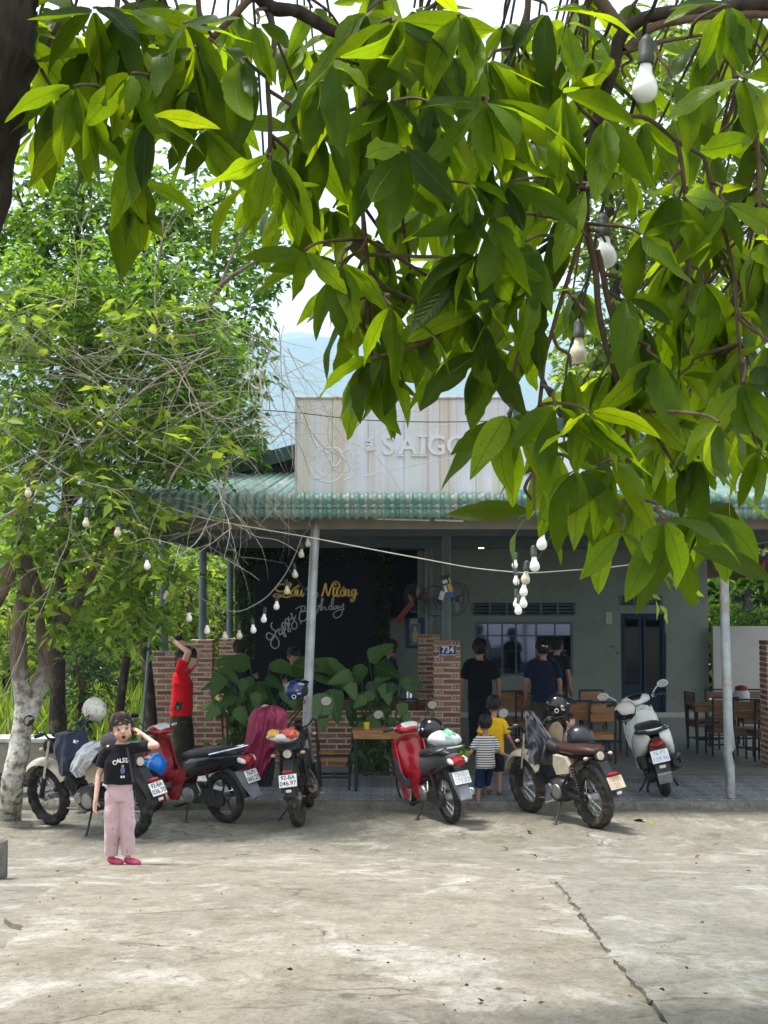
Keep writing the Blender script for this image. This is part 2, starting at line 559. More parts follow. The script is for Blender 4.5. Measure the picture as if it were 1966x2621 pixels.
MAT_STEEL = M('dark_green_steel', (.07, .11, .115), .45, var=.2, scale=6, bump=.05, spec=.5)
MAT_GALV = M('galvanised_pipe', (.36, .40, .42), .42, .65, var=.3, scale=5, bump=.1, dirt=(.28, .23, .17))
MAT_BEAM = M('beige_steel_beam', (.20, .185, .15), .6, var=.2, scale=4, bump=.05, dirt=(.25, .2, .14))
MAT_BLACK = M('matt_black', (.012, .012, .013), .55, var=.3, scale=20, bump=.1)
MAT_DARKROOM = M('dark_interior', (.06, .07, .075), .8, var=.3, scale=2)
MAT_NAVY = M('navy_door_paint', (.010, .020, .045), .5, var=.25, scale=3, bump=.05, spec=.2)
def mat_plain(name, col, rough=.5, emit=None, metal=0):
    t = NT(name)
    return t.done(t.bsdf((*col[:3], 1), rough, metal, None, .5, emit=emit))
MAT_LAMP = mat_plain('lit_downlight', (1, 1, 1), .4, ((1, .96, .88, 1), 6.0))
def mat_glass(name, tint=(.75, .85, .9), rough=.05, alpha=.25):
    t = NT(name)
    g = t.new('BsdfGlossy', Color=(*tint, 1), Roughness=rough)
    tr = t.new('BsdfTransparent', Color=(*tint, 1))
    fr = t.new('LayerWeight', Blend=.35)
    m = t.new('MixShader')
    t.l.new(t.math('ADD', t.math('MULTIPLY', fr.outputs['Fresnel'], .8), alpha, clamp=True), m.inputs[0])
    t.l.new(tr.outputs[0], m.inputs[1]); t.l.new(g.outputs[0], m.inputs[2])
    return t.done(m.outputs[0])
MAT_WINGLASS = mat_glass('window_glass', (.55, .62, .85), .05, .16)

# ------------------------------------------------------------------ ground, hills
def build_ground():
    ys = [-90, -20, 0] + [3 + .25 * i for i in range(54)] + [17, 20, 26, 35, 60, 120, 300, 1000, 4950]
    xs = [-2900, -600, -100, -40, -20, -10] + [-8 + .5 * i for i in range(33)] + [10, 20, 40, 100, 600, 2900]
    mb = MB()
    vs, fs = [], []
    for y in ys:
        for x in xs:
            z = gz(y)
            if 3 < y < 16 and abs(x) < 8: z += .006 * fnoise((x * .8, y * .8, 3))
            if y > 60: z -= 0
            vs.append((x, y, z))
    n = len(xs)
    for j in range(len(ys) - 1):
        for i in range(n - 1): fs.append((j * n + i, j * n + i + 1, (j + 1) * n + i + 1, (j + 1) * n + i))
    mb.add(vs, fs)
    tag(mb.build('ground', MAT_YARD, smooth=180), 'bare concrete yard sloping down to the terrace', kind='structure')
build_ground()
def ragged(pts, step=.10, amp=.018, seed=0):
    out = []
    for i in range(len(pts) - 1):
        a, b = Vector(pts[i]), Vector(pts[i + 1])
        n = max(1, int((b - a).length / step))
        for k in range(n):
            p = a.lerp(b, k / n)
            d = (b - a).normalized()
            p += Vector((-d.y, d.x)) * (amp * (fnoise((p.x * 6 + seed, p.y * 6, 1)) + .6 * fnoise((p.x * 17 + seed, p.y * 17, 5))))
            out.append(p)
    out.append(Vector(pts[-1]))
    return out
def slab(name, pix, closing, mat, lift, seed, label):
    edge = ragged([on_ground(u, v).xy for u, v in pix], .05, .02, seed)
    poly = edge + [Vector(c) for c in closing]
    mb = MB()
    n = len(poly)
    top = [(p.x, p.y, gz(p.y) + lift) for p in poly]
    bot = [(p.x, p.y, gz(p.y) - .05) for p in poly]
    mb.add(top + bot, [tuple(range(n))] + [(i, n + i, n + (i + 1) % n, (i + 1) % n) for i in range(n)])
    me = mb.mesh(name, 0)
    bm = bmesh.new(); bm.from_mesh(me)
    big = [f for f in bm.faces if len(f.verts) > 4]
    bmesh.ops.triangulate(bm, faces=big)
    bmesh.ops.recalc_face_normals(bm, faces=bm.faces)
    bm.to_mesh(me); bm.free()
    return tag(link(name, me, mat), label, kind='structure')
slab('concrete_slab', [(-260, 2480), (-60, 2470), (0, 2452), (62, 2386), (8, 2367), (62, 2330), (120, 2292), (180, 2259), (262, 2213), (380, 2197), (530, 2190),
     (660, 2187), (800, 2190), (1000, 2200), (1200, 2219), (1310, 2235), (1405, 2262), (1440, 2300), (1478, 2352), (1512, 2402), (1545, 2450), (1590, 2508), (1640, 2568), (1690, 2640)],
     [(1.05, 3.4), (-2.6, 3.4)], MAT_SLAB_A, .028, 0, 'worn beige concrete slab in front with pale patches')
slab('concrete_slab', [(1716, 2640), (1662, 2568), (1606, 2505), (1560, 2448), (1526, 2398), (1492, 2350), (1456, 2299), (1424, 2262), (1445, 2251), (1600, 2246), (1800, 2242), (2100, 2238), (2500, 2236)],
     [(5.2, 3.4), (1.09, 3.4)], MAT_SLAB_B, .018, 40, 'smoother grey concrete slab beside the long joint')

def build_hills():
    MATH = None
    t = NT('forested_hillside')
    co = t.coord()
    n = t.noise(co, .02, 8, .74)
    c = t.ramp(n, [(.3, (.012, .03, .008)), (.55, (.035, .075, .02)), (.75, (.07, .12, .03))])
    MATH = t.done(t.bsdf(c, .95, 0, t.bump(n, 1, 12), .1))
    def ridge(name, y0, depth, hfun, label, seed, ext, fs):
        mb = MB()
        def fn(i, j):
            x = lerp(-ext, ext, i)
            y = y0 + depth * j
            h = hfun(x) * math.sin(min(1, j * 1.0) * math.pi / 2) ** 1.2
            return (x, y + 10 * fnoise((x * .02 * fs, j * 3, seed)), -2 + max(0, h * (1 + .20 * fnoise((x * .013 * fs, j * 2, seed)) + .08 * fnoise((x * .06 * fs, j * 9, seed + 2)))))
        mb.grid(fn, 160, 24)
        tag(mb.build(name, MATH, smooth=180), label, kind='structure')
    ridge('hill', 1100, 450, lambda x: 118 + 20 * math.sin(x * .005 + 1), 'low forested ridge behind the restaurant', 4, 2700, .2)
    ridge('mountain', 2000, 500, lambda x: 290 + 55 * math.sin(x * .0024 + .2), 'nearer blue-green mountain slope above the roof', 6, 2850, .12)
    ridge('mountain', 3000, 600, lambda x: 570 + 70 * math.sin(x * .0016 + 1.6), 'middle hazy blue mountain ridge', 9, 2850, .095)
    ridge('mountain', 4000, 700, lambda x: 860 + 110 * math.sin(x * .0012 + .6), 'farthest pale mountain fading into cloud', 12, 2850, .08)
build_hills()

# ------------------------------------------------------------------ terrace and restaurant
KY = 16.6                                   # front edge of the terrace
mb = MB()
mb.box((0, 23.3, FLOOR / 2 - .104), (15.0, 13.35, FLOOR + .2))
tag(mb.build('terrace', MAT_KERB), 'raised concrete terrace under the restaurant roof', kind='structure')
TERR = bpy.data.objects['terrace']
me_k = MB()
def kerb_fn(i, j):
    x = lerp(-7.5, 7.5, i)
    prof = [(KY + .16, FLOOR - .006), (KY + .03, FLOOR - .004), (KY + .004, FLOOR - .02), (KY, .03), (KY - .015, -.04)]
    y, z = prof[round(j * 4)]
    return (x, y + .012 * fnoise((x * 2.2, j * 3, 0)) + .004 * fnoise((x * 11, j * 3, 0)), z + (.006 * fnoise((x * 3, j, 5)) if j > 0.3 else 0))
me_k.grid(kerb_fn, 240, 4)
tag(me_k.build('kerb', MAT_KERB, smooth=60), 'rough concrete edge of the terrace', kind='structure')
tile_mb = MB(); tile_mb.box((0, 0, -.01), (.394, .394, .02), bev=.003)
tile_me = tile_mb.mesh('tile')
tile_me.materials.append(MAT_TILE)
ti = 0
for r in range(6):
    for c in range(-9, 13):
        x, y = c * .4 + .05, KY + .16 + .2 + r * .4
        if abs(x) / y * 3600 > 1060: continue
        link('tile', tile_me, None, TERR, (x, y, FLOOR + .0015 * rnd.random()), (0, 0, rnd.choice([0, 90, 180, 270]) * math.pi / 180))
mb = MB()
mb.grid(lambda i, j: (lerp(-7.2, 7.4, i), lerp(KY + .16 + 2.41, 29.9, j), FLOOR + .003), 8, 8)
tag(mb.build('interior_floor', MAT_FLOOR), 'pale polished tile floor inside the restaurant', kind='structure')

BLD = empty('restaurant_building', (0, 22, FLOOR), label='open-fronted restaurant with green corrugated roof and grey walls', cat='building')
def bpart(name, mb, mat, parent=None, smooth=35):
    """World-space mesh as part of the building (or of one of its parts)."""
    o = mb.build(name, mat, None, smooth=smooth)
    p = parent or BLD
    o.parent = p
    o.matrix_parent_inverse = Matrix.Translation(-Vector((0, 22, FLOOR)))
    return o
WY = 28.8
wx = lambda u: (u - UC) / FPX * WY
wz = lambda v: at(UC, v, WY).z
X0, X1 = wx(1100), wx(1810)
win = (wx(1215), wx(1465), wz(1730), wz(1592))
dor = (wx(1587), wx(1700), FLOOR, wz(1570))
ven = (wx(1210), wx(1470), wz(1572), wz(1543))
ve2 = (wx(1587), wx(1692), wz(1546), wz(1524))
def wall_with_holes(x0, x1, z0, z1, y, th, holes):
    xs = sorted({x0, x1, *[h[0] for h in holes], *[h[1] for h in holes]})
    zs = sorted({z0, z1, *[h[2] for h in holes], *[h[3] for h in holes]})
    m = MB()
    # vertical strips, merged where no hole interrupts
    for i in range(len(xs) - 1):
        xm = (xs[i] + xs[i + 1]) / 2
        hs = sorted([h for h in holes if h[0] < xm < h[1]], key=lambda h: h[2])
        z = z0
        for h in hs:
            if h[2] > z: m.box((xm, y + th / 2, (z + h[2]) / 2), (xs[i + 1] - xs[i], th, h[2] - z))
            z = h[3]
        if z1 > z: m.box((xm, y + th / 2, (z + z1) / 2), (xs[i + 1] - xs[i], th, z1 - z))
    return m
bpart('back_wall', wall_with_holes(X0, X1, FLOOR, 3.75, WY, .18, [win, dor, ven, ve2]), MAT_WALL)
mb = MB(); mb.box(((X0 + X1) / 2 + .1, WY - .006, FLOOR + .05), (X1 - X0 - .3, .012, .1))
bpart('skirting', mb, M('skirting_tile', (.42, .43, .40), .4, var=.1))
mb = MB(); mb.box((wx(1047), WY - .45, (FLOOR + wz(1583)) / 2), (wx(1100) - wx(994) - .01, .14, wz(1583) - FLOOR))
bpart('half_wall', mb, MAT_WALL)
mb = MB(); mb.box((wx(1884) + .01, WY - .3, (FLOOR + wz(1602)) / 2), (wx(1958) - wx(1810), .14, wz(1602) - FLOOR))
bpart('half_wall', mb, M('white_half_wall', (.40, .40, .38), .8, var=.1, scale=1.5, spec=.2))
# pale bar added for the daylight in the gap between open bay and wall
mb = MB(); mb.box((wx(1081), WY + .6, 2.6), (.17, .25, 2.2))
bpart('daylight_bar', mb, M('daylight_tone', (.7, .69, .62), .8, var=.1))
# kitchen behind the window
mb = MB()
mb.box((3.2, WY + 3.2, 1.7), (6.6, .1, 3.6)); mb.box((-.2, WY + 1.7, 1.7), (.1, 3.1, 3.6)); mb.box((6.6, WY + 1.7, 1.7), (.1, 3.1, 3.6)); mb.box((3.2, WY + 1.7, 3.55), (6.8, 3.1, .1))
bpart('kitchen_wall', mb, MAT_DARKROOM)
mb = MB()
mb.box((2.85, WY + .75, 1.02), (1.9, .5, .06)); mb.box((2.85, WY + .75, 1.42), (1.9, .3, .04)); mb.box((2.85, WY + .75, .55), (1.9, .5, .9))
bpart('kitchen_shelf', mb, M('kitchen_steel', (.2, .2, .2), .4, .5))
for k, (xx, c, r, h) in enumerate([(2.1, (.5, .52, .5), .07, .16), (2.35, (.35, .03, .05), .16, .08), (2.75, (.05, .16, .08), .17, .10), (3.1, (.6, .55, .4), .06, .2), (3.4, (.5, .5, .52), .09, .12), (3.62, (.55, .3, .06), .08, .16)]):
    mb = MB(); mb.lathe([(r * .7, 0), (r, h * .35), (r * .95, h * .8), (r * .5, h)], (xx, WY + .62, 1.44 if k % 2 else 1.05), n=12)
    bpart('kitchen_pot', mb, M('pot_%d' % k, c, .35))
mb = MB(); mb.box((wx(1557), WY - .012, wz(1582)), (.13, .006, .24)); bpart('notice_sheet', mb, M('notice_paper', (.42, .45, .42), .8, var=.2, scale=20))
mb = MB(); mb.box((wx(1566), WY - .02, wz(1655)), (.08, .03, .045), bev=.005); bpart('wall_switch', mb, MAT_STEEL)
mb = MB(); mb.box((wx(1578), WY - .015, wz(1672)), (.04, .02, .04), bev=.005); bpart('wall_hook', mb, MAT_STEEL)
mb = MB(); mb.cyl((wx(1702), WY - .02, wz(1620)), (wx(1700), WY - .02, wz(1800)), .014, n=6); bpart('conduit', mb, MAT_STEEL)
# window
mb = MB()
ft = .045
xs = [win[0], wx(1248), wx(1285), wx(1320), wx(1372), wx(1420), win[1]]
for i, x in enumerate(xs): mb.box((min(max(x, win[0] + ft / 2), win[1] - ft / 2), WY + .03, (win[2] + win[3]) / 2), (ft if i in (0, 6) else .03, .05, win[3] - win[2]))
for z in (win[2] + ft / 2, win[3] - ft / 2, wz(1627)): mb.box(((win[0] + win[1]) / 2, WY + .033, z), (win[1] - win[0] - .004, .046, ft if z != wz(1627) else .025))
WIN = bpart('window', mb, MAT_STEEL)
def bsub(name, mb, mat, parent, smooth=35):
    o = mb.build(name, mat, None, smooth=smooth)
    o.parent = parent
    return o
zm = wz(1627)
for i in range(6):
    for za, zb in ((win[2], zm), (zm, win[3])):
        if za == win[2] and i in (4, 5): continue
        mb = MB(); mb.box(((xs[i] + xs[i + 1]) / 2, WY + .06, (za + zb) / 2), (xs[i + 1] - xs[i] - .03, .006, zb - za - .03))
        bsub('pane', mb, MAT_WINGLASS, WIN)
# ventilation blocks over window and door
def vent(b, n):
    mb = MB()
    w = (b[1] - b[0]) / n
    for i in range(n + 1): mb.box((b[0] + i * w, WY + .05, (b[2] + b[3]) / 2), (.05, .14, b[3] - b[2]))
    for k in range(4): mb.box(((b[0] + b[1]) / 2, WY + .052, lerp(b[2] + .012, b[3] - .012, k / 3)), (b[1] - b[0], .13, .03), rot=(R(25), 0, 0))
    bpart('vent_block', mb, MAT_STEEL)
vent(ven, 6); vent(ve2, 3)
# door
mb = MB()
dw = dor[1] - dor[0]; dh = dor[3] - dor[2]; dx = (dor[0] + dor[1]) / 2
for sx in (-1, 1): mb.box((dx + sx * (dw / 2 - .03), WY + .05, dor[2] + dh / 2), (.06, .1, dh))
mb.box((dx, WY + .05, dor[3] - .03), (dw - .12, .1, .06))
DOOR = bpart('door', mb, MAT_NAVY)
for sx in (-1, 1):
    cx = dx + sx * (dw / 4 - .015); w = dw / 2 - .07
    mb = MB()
    for s2 in (-1, 1): mb.box((cx + s2 * (w / 2 - .025), WY + .075, dor[2] + dh / 2 - .03), (.05, .04, dh - .07))
    for z, hh in ((dor[2] + .06, .1), (dor[2] + .62, .08), (dor[3] - .30, .06), (dor[3] - .09, .06)): mb.box((cx, WY + .076, z), (w - .1, .038, hh))
    mb.box((cx, WY + .085, dor[2] + .34), (w - .1, .02, .46))
    leaf_o = bsub('door_leaf', mb, M('navy_leaf', (.016, .034, .062), .5, var=.2, scale=4, spec=.2), DOOR)
    mb = MB(); mb.box((cx, WY + .09, dor[2] + .66 + (dh - 1.0) / 2), (w - .1, .006, dh - .98))
    bsub('pane', mb, M('dark_door_glass', (.006, .009, .016), .12, var=.1, bump=0, spec=.25), DOOR)
# ceiling: ribbed metal sheet
mb = MB()
def ceil_fn(i, j):
    y = lerp(KY + .35, WY + .1, j)
    return (lerp(-3.25, 7.6, i), y, 3.52 + .014 * (1 if (int(j * 300) % 3 == 0) else 0))
mb.grid(ceil_fn, 2, 300)
bpart('ceiling', mb, MAT_CEIL, smooth=0)
mb = MB(); mb.box((2.15, KY + .25, 3.37), (10.9, .10, .15)); bpart('front_beam', mb, MAT_BEAM)
mb = MB(); mb.box((2.15, KY + .1, 3.46), (10.9, .3, .02)); bpart('soffit', mb, M('soffit_board', (.16, .155, .13), .7))
for yy in (19.9, 24.0): 
    mb = MB(); mb.box((2.15, yy, 3.43), (10.8, .08, .14)); bpart('cross_beam', mb, MAT_STEEL)
mb = MB(); mb.box((-3.15, 23.2, 3.40), (.08, 12.2, .16)); bpart('side_beam', mb, MAT_STEEL)
for u, v, d in [(545, 1339, 18), (571, 1355, 20), (594, 1367, 22), (966, 1352, 19), (948, 1364, 21), (931, 1386, 25), (1261, 1394, 25.5), (1232, 1404, 27)]:
    p = at(u, v, 1.10 * FPX / (1546 - v))
    mb = MB(); mb.cyl((p.x, p.y, 3.514), (p.x, p.y, 3.50), .05, .055, 12)
    bpart('downlight', mb, MAT_LAMP)
mb = MB(); mb.grid(lambda i, j: (lerp(6.2, 10.5, i), lerp(29.2, 32.6, j), 3.45 - .45 * j + .02 * math.sin(i * 200)), 120, 4); bpart('rear_lean_to', mb, M('rusty_lean_to', (.20, .15, .11), .7, .2, var=.4, scale=3))
# corrugated roof sheets with crimped eave
def roof_sheet(x0, x1):
    mb = MB()
    path = [(16.335, 3.405)] + [(16.30 + .006 * math.sin(i), 3.405 + .2 * i / 18) for i in range(1, 19)]
    for k in range(1, 9):
        a = k / 8 * R(82)
        path.append((16.30 + .07 * (1 - math.cos(a)), 3.605 + .07 * math.sin(a)))
    y, z = path[-1]
    for k in range(1, 7): path.append((y + k * .85, z + k * .85 * math.tan(R(8))))
    nx = max(4, int(round((x1 - x0) / .105)) * 8)
    P = [Vector((0, a, b)) for a, b in path]
    nrm = []
    for i in range(len(P)):
        d = (P[min(i + 1, len(P) - 1)] - P[max(i - 1, 0)]).normalized()
        nrm.append(Vector((0, -d.z, d.y)))
    def fn(i, j):
        k = round(j * (len(P) - 1))
        x = x0 + (x1 - x0) * i
        ph = (x / .105) % 1.0
        rib = max(0, min(1, (abs(ph - .5) - .22) / .10))
        off = .024 * rib
        if 1 < k < 19 and rib < .5: off -= .011 * (.5 + .5 * math.sin(k * math.pi * .5))
        p = P[k] + nrm[k] * off
        return (x, p.y, p.z)
    mb.grid(fn, nx, len(P) - 1)
    bpart('roof_sheet', mb, MAT_ROOF, smooth=50)
xr = -3.36
while xr < 7.6:
    roof_sheet(xr, xr + .05 + .945)
    xr += .945 + .05
    
# upper roof behind the sign
GY = 21.6
def gx(u): return (u - UC) / FPX * GY
mb = MB()
pl, pr, pe = Vector((-3.5, 0, at(UC, 1243, GY).z)), Vector((1.3, 0, at(UC, 1030, GY).z)), Vector((6.9, 0, at(UC, 1243, GY).z))
for a, b in ((pl, pr), (pe, pr)):
    for (y0, y1, off, th) in ((GY - .35, 31.5, 0, .03),):
        vs = [Vector((a.x, y0, a.z)), Vector((b.x, y0, b.z)), Vector((b.x, y1, b.z)), Vector((a.x, y1, a.z))]
        mb.add([p + Vector((0, 0, q)) for q in (0, th) for p in vs], [(0, 1, 2, 3), (7, 6, 5, 4), (0, 4, 5, 1), (1, 5, 6, 2), (2, 6, 7, 3), (3, 7, 4, 0)])
bpart('upper_roof', mb, MAT_ROOF)
mb = MB()
for a, b in ((pl, pr), (pe, pr)):
    d = (b - a); L = d.length; ang = math.atan2(d.z, d.x)
    mb.box(((a.x + b.x) / 2, GY - .38, (a.z + b.z) / 2 - .09), (L, .04, .2), rot=(0, -ang, 0))
bpart('barge_board', mb, M('dark_green_barge', (.035, .075, .065), .5))
mb = MB()
mb.add([(pl.x + .1, GY, 3.6), (pe.x - .1, GY, 3.6), (pe.x - .1, GY, pe.z - .02), (pr.x, GY, pr.z - .02), (pl.x + .1, GY, pl.z - .02)], [(0, 1, 2, 3, 4)])
bpart('gable_wall', mb, M('dark_gable', (.03, .04, .038), .8))
# posts at the front edge
def post(pts, r, mat, name='post', n=14):
    mb = MB(); mb.tube(pts, r, n)
    return bpart(name, mb, mat)
pa = on_floor(778, 2030)
post([(at(780, 2035, 16.85).x, 16.85, FLOOR), (at(784, 1900, 16.85).x, 16.85, .78), (at(800, 1500, 16.85).x, 16.85, 2.62), (at(808, 1345, 16.85).x, 16.85, 3.34)], .056, MAT_GALV)
b = [(1870, 2042), (1868, 1960), (1862, 1928), (1868, 1915), (1864, 1860), (1856, 1600), (1850, 1345)]
rad = [.056, .056, .050, .066, .056, .056, .056]
mb = MB(); mb.tube([at(u, v, 16.85) for u, v in b], rad, 14); bpart('post', mb, MAT_GALV)
# thin hooked bracket at the top of the post
mb = MB(); mb.tube(catmull([at(806, 1352, 16.80), at(792, 1345, 16.75), at(793, 1332, 16.74), at(806, 1322, 16.74), at(814, 1316, 16.7)], 5), .012, 6)
bpart('hook', mb, MAT_GALV)
mb = MB(); mb.cyl((at(960, 1326, 16.55).x, 16.55, at(UC, 1327, 16.55).z), (at(1100, 1328, 16.55).x, 16.55, at(UC, 1331, 16.55).z), .014, n=8); mb.cyl((at(1112, 1329, 16.55).x, 16.55, at(UC, 1330, 16.55).z), (at(1186, 1332, 16.55).x, 16.55, at(UC, 1333, 16.55).z), .014, n=8)
bpart('tube_light', mb, M('white_tube', (.75, .75, .72), .4))

# ------------------------------------------------------------------ brick pillars and low wall
def brick_mesh():
    L, B, H = .244, .11, .051
    ysp = [-B / 2, -.041, -.011, .011, .041, B / 2]; zsp = [-H / 2, -.013, .013, H / 2]
    mb = MB()
    hx, hy, hz = L / 2, B / 2, H / 2
    mb.add([(-hx, -hy, -hz), (hx, -hy, -hz), (hx, -hy, hz), (-hx, -hy, hz)], [(0, 1, 2, 3)])
    mb.add([(-hx, hy, -hz), (hx, hy, -hz), (hx, hy, hz), (-hx, hy, hz)], [(3, 2, 1, 0)])
    mb.add([(-hx, -hy, hz), (hx, -hy, hz), (hx, hy, hz), (-hx, hy, hz)], [(0, 1, 2, 3)])
    mb.add([(-hx, -hy, -hz), (hx, -hy, -hz), (hx, hy, -hz), (-hx, hy, -hz)], [(3, 2, 1, 0)])
    for s in (-1, 1):
        for i in range(5):
            for j in range(3):
                x = s * hx
                q = [(x, ysp[i], zsp[j]), (x, ysp[i + 1], zsp[j]), (x, ysp[i + 1], zsp[j + 1]), (x, ysp[i], zsp[j + 1])]
                if j == 1 and i in (1, 3):
                    qi = [(x - s * .07, a[1], a[2]) for a in q]
                    mb.cm = 1
                    mb.add(q + qi, [(0, 1, 5, 4), (1, 2, 6, 5), (2, 3, 7, 6), (3, 0, 4, 7), (4, 5, 6, 7)])
                    mb.cm = 0
                else: mb.add(q, [(0, 1, 2, 3) if s > 0 else (3, 2, 1, 0)])
    return mb.mesh('brick', 0)
BRICK = brick_mesh()
BRICK.materials.append(MAT_BRICK)
BRICK.materials.append(M('brick_hole', (.03, .02, .016), .95))  # near-black colour adds to the real shade inside the holes
PIT = .0778
def pillar(x0, y0, top, label, post_to=3.45, pr=.065, pipe=True, sub=0):
    """Square pillar of four bricks a course laid pinwheel fashion, x0/y0 its front left corner."""
    w = .38
    root = empty('brick_pillar', (x0 + w / 2, y0 + w / 2, FLOOR), label=label, cat='pillar', group='brick pillars of the terrace')
    root['kind'] = 'thing'
    n = max(3, int(round((top - FLOOR) / PIT)))
    mb = MB(); mb.box((0, 0, n * PIT / 2 - .004), (w - .016, w - .016, n * PIT - .012))
    mb.build('mortar', MAT_MORTAR, root)
    for c in range(n):
        fl = c % 2
        for k in range(4):
            a = k * math.pi / 2
            lx, ly = -(w / 2 - .125) * (1 if not fl else -1), -(w / 2 - .055)
            x = lx * math.cos(a) - ly * math.sin(a)
            y = lx * math.sin(a) + ly * math.cos(a)
            link('brick', BRICK, None, root, (x + rnd.uniform(-.003, .003), y + rnd.uniform(-.003, .003), (c + .5) * PIT + rnd.uniform(-.0015, .0015)), (rnd.uniform(-.01, .01), rnd.uniform(-.008, .008), a + rnd.uniform(-.012, .012)))
    if pipe:
        mb = MB(); mb.cyl((0, 0, n * PIT - .02), (0, 0, post_to - FLOOR), pr, n=14)
        mb.build('steel_column', MAT_STEEL, root)
    return root
def px(u, d): return (u - UC) / FPX * d
PIL1 = pillar(px(382, 20), 20.0, 1.70, 'brick pillar directly behind the man in the red T-shirt', post_to=3.35)
PIL2 = pillar(px(487, 23.5), 23.5, 1.79, 'second brick pillar of the receding row beside the greenery')
PIL3 = pillar(px(568, 28), 27.6, 1.75, 'farthest brick pillar, beside the black lettered board')
PIL4 = pillar(px(1110, 20), 20.0, 1.88, 'brick pillar carrying the blue house number plate')
PIL5 = pillar(px(1070, 24), 24.0, 1.887, 'shaded brick pillar just behind the house number pillar')
PIL6 = pillar(px(1957, 20), 20.0, 1.9, 'brick pillar cut off by the picture edge near the dark tables')
LW = empty('low_brick_wall', (-1.1, 20.25, FLOOR), label='low brick wall behind the big-leaved plants', cat='wall')
LW['kind'] = 'thing'
xa, xb = PIL1.location.x + .2, PIL4.location.x - .2
nb = int((xb - xa) / .268)
mb = MB(); mb.box(((xa + xb) / 2 + 1.1, 0, 10 * PIT / 2), (xb - xa, .10, 10 * PIT - .006)); mb.build('mortar', MAT_MORTAR, LW)
for c in range(10):
    for k in range(nb + 1):
        x = xa + .13 + k * .268 + (.134 if c % 2 else 0)
        if x > xb - .1: continue
        link('brick', BRICK, None, LW, (x + 1.1, rnd.uniform(-.004, .004), (c + .5) * PIT), (0, 0, rnd.uniform(-.01, .01)))

# ------------------------------------------------------------------ foliage
def mat_leaf(name, dark, mid, lite, trans, gloss=.35, veins=True, tw=.45, spots=.0):
    t = NT(name)
    inf = t.new('ObjectInfo'); geo = t.new('NewGeometry')
    rv = t.math('FRACT', t.math('ADD', inf.outputs['Random'], geo.outputs['Random Per Island']))
    col = t.ramp(rv, [(0, dark), (.45, mid), (.8, lite), (1, tuple(x * 1.15 for x in lite))])
    tcol = t.ramp(rv, [(0, tuple(x * .30 for x in trans)), (.35, tuple(x * .6 for x in trans)), (.7, trans), (1, (trans[0] * 1.45, trans[1] * 1.2, trans[2]))])
    nm = None
    if veins:
        uv = t.new('SeparateXYZ'); t.l.new(t.coord('UV'), uv.inputs[0])
        U, V = uv.outputs['X'], t.math('ABSOLUTE', t.math('SUBTRACT', uv.outputs['Y'], .5))
        ph = t.math('MULTIPLY', t.math('SUBTRACT', U, t.math('MULTIPLY', V, .42)), 13.0)
        w = t.math('ABSOLUTE', t.math('SUBTRACT', t.math('FRACT', ph), .5))
        side = t.ramp(w, [(0, (1, 1, 1)), (.09, (0, 0, 0))])
        midr = t.ramp(V, [(.010, (1, 1, 1)), (.028, (0, 0, 0))])
        vein = t.math('MAXIMUM', t.math('MULTIPLY', side, .5), midr)
        col = t.mix(t.math('MULTIPLY', vein, .55), col, tuple(min(1, x * 1.5 + .02) for x in lite))
        tcol = t.mix(t.math('MULTIPLY', vein, .85), tcol, tuple(x * .22 for x in trans))
        no = t.noise(t.map(t.coord('UV'), scale=(3, 1.5, 1)), 3.0, 3, .6)
        col = t.mix(.6, col, t.ramp(no, [(.3, (.7, .75, .6)), (.7, (1.15, 1.1, 1))]), 'MULTIPLY')
        tcol = t.mix(.5, tcol, t.ramp(no, [(.3, (.7, .75, .6)), (.7, (1.15, 1.1, 1))]), 'MULTIPLY')
        if spots:
            cs = t.new('CombineXYZ'); t.l.new(t.math('MULTIPLY', rv, 37.0), cs.inputs[0]); t.l.new(t.math('MULTIPLY', rv, 91.0), cs.inputs[1])
            va = t.new('VectorMath', operation='ADD'); t.l.new(t.map(t.coord('UV'), scale=(2.4, 1, 1)), va.inputs[0]); t.l.new(cs.outputs[0], va.inputs[1])
            sp = t.ramp(t.noise(va.outputs[0], 3.4, 4, .6), [(.66, (0, 0, 0)), (.71, (1, 1, 1))])
            col = t.mix(t.math('MULTIPLY', sp, spots), col, (.10, .05, .015))
            tcol = t.mix(t.math('MULTIPLY', sp, spots), tcol, (.12, .06, .01))
        nm = t.bump(t.math('ADD', t.math('MULTIPLY', vein, -.6), t.math('MULTIPLY', no, .5)), .35, .006)
    p = t.new('BsdfPrincipled')
    t.l.new(col, p.inputs['Base Color']); p.inputs['Roughness'].default_value = gloss; p.inputs['Specular IOR Level'].default_value = .16
    if nm is not None: t.l.new(nm, p.inputs['Normal'])
    tr = t.new('BsdfTranslucent'); t.l.new(tcol, tr.inputs['Color'])
    m = t.new('MixShader'); m.inputs[0].default_value = tw
    t.l.new(p.outputs[0], m.inputs[1]); t.l.new(tr.outputs[0], m.inputs[2])
    return t.done(m.outputs[0])
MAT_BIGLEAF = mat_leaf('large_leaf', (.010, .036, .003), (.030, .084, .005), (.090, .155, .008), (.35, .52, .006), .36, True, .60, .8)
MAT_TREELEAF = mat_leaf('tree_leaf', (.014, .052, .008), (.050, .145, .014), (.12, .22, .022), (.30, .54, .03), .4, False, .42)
MAT_BRIGHTLEAF = mat_leaf('sunlit_leaf', (.05, .115, .018), (.085, .165, .024), (.15, .225, .032), (.40, .54, .045), .45, False, .5)  # brighter copy of the tree leaf, sunlit look put into its colour
MAT_DARKLEAF = mat_leaf('shade_leaf', (.012, .035, .012), (.025, .065, .018), (.05, .10, .025), (.10, .19, .03), .35, False, .35)  # darker copy of the tree leaf, shaded look put into its colour
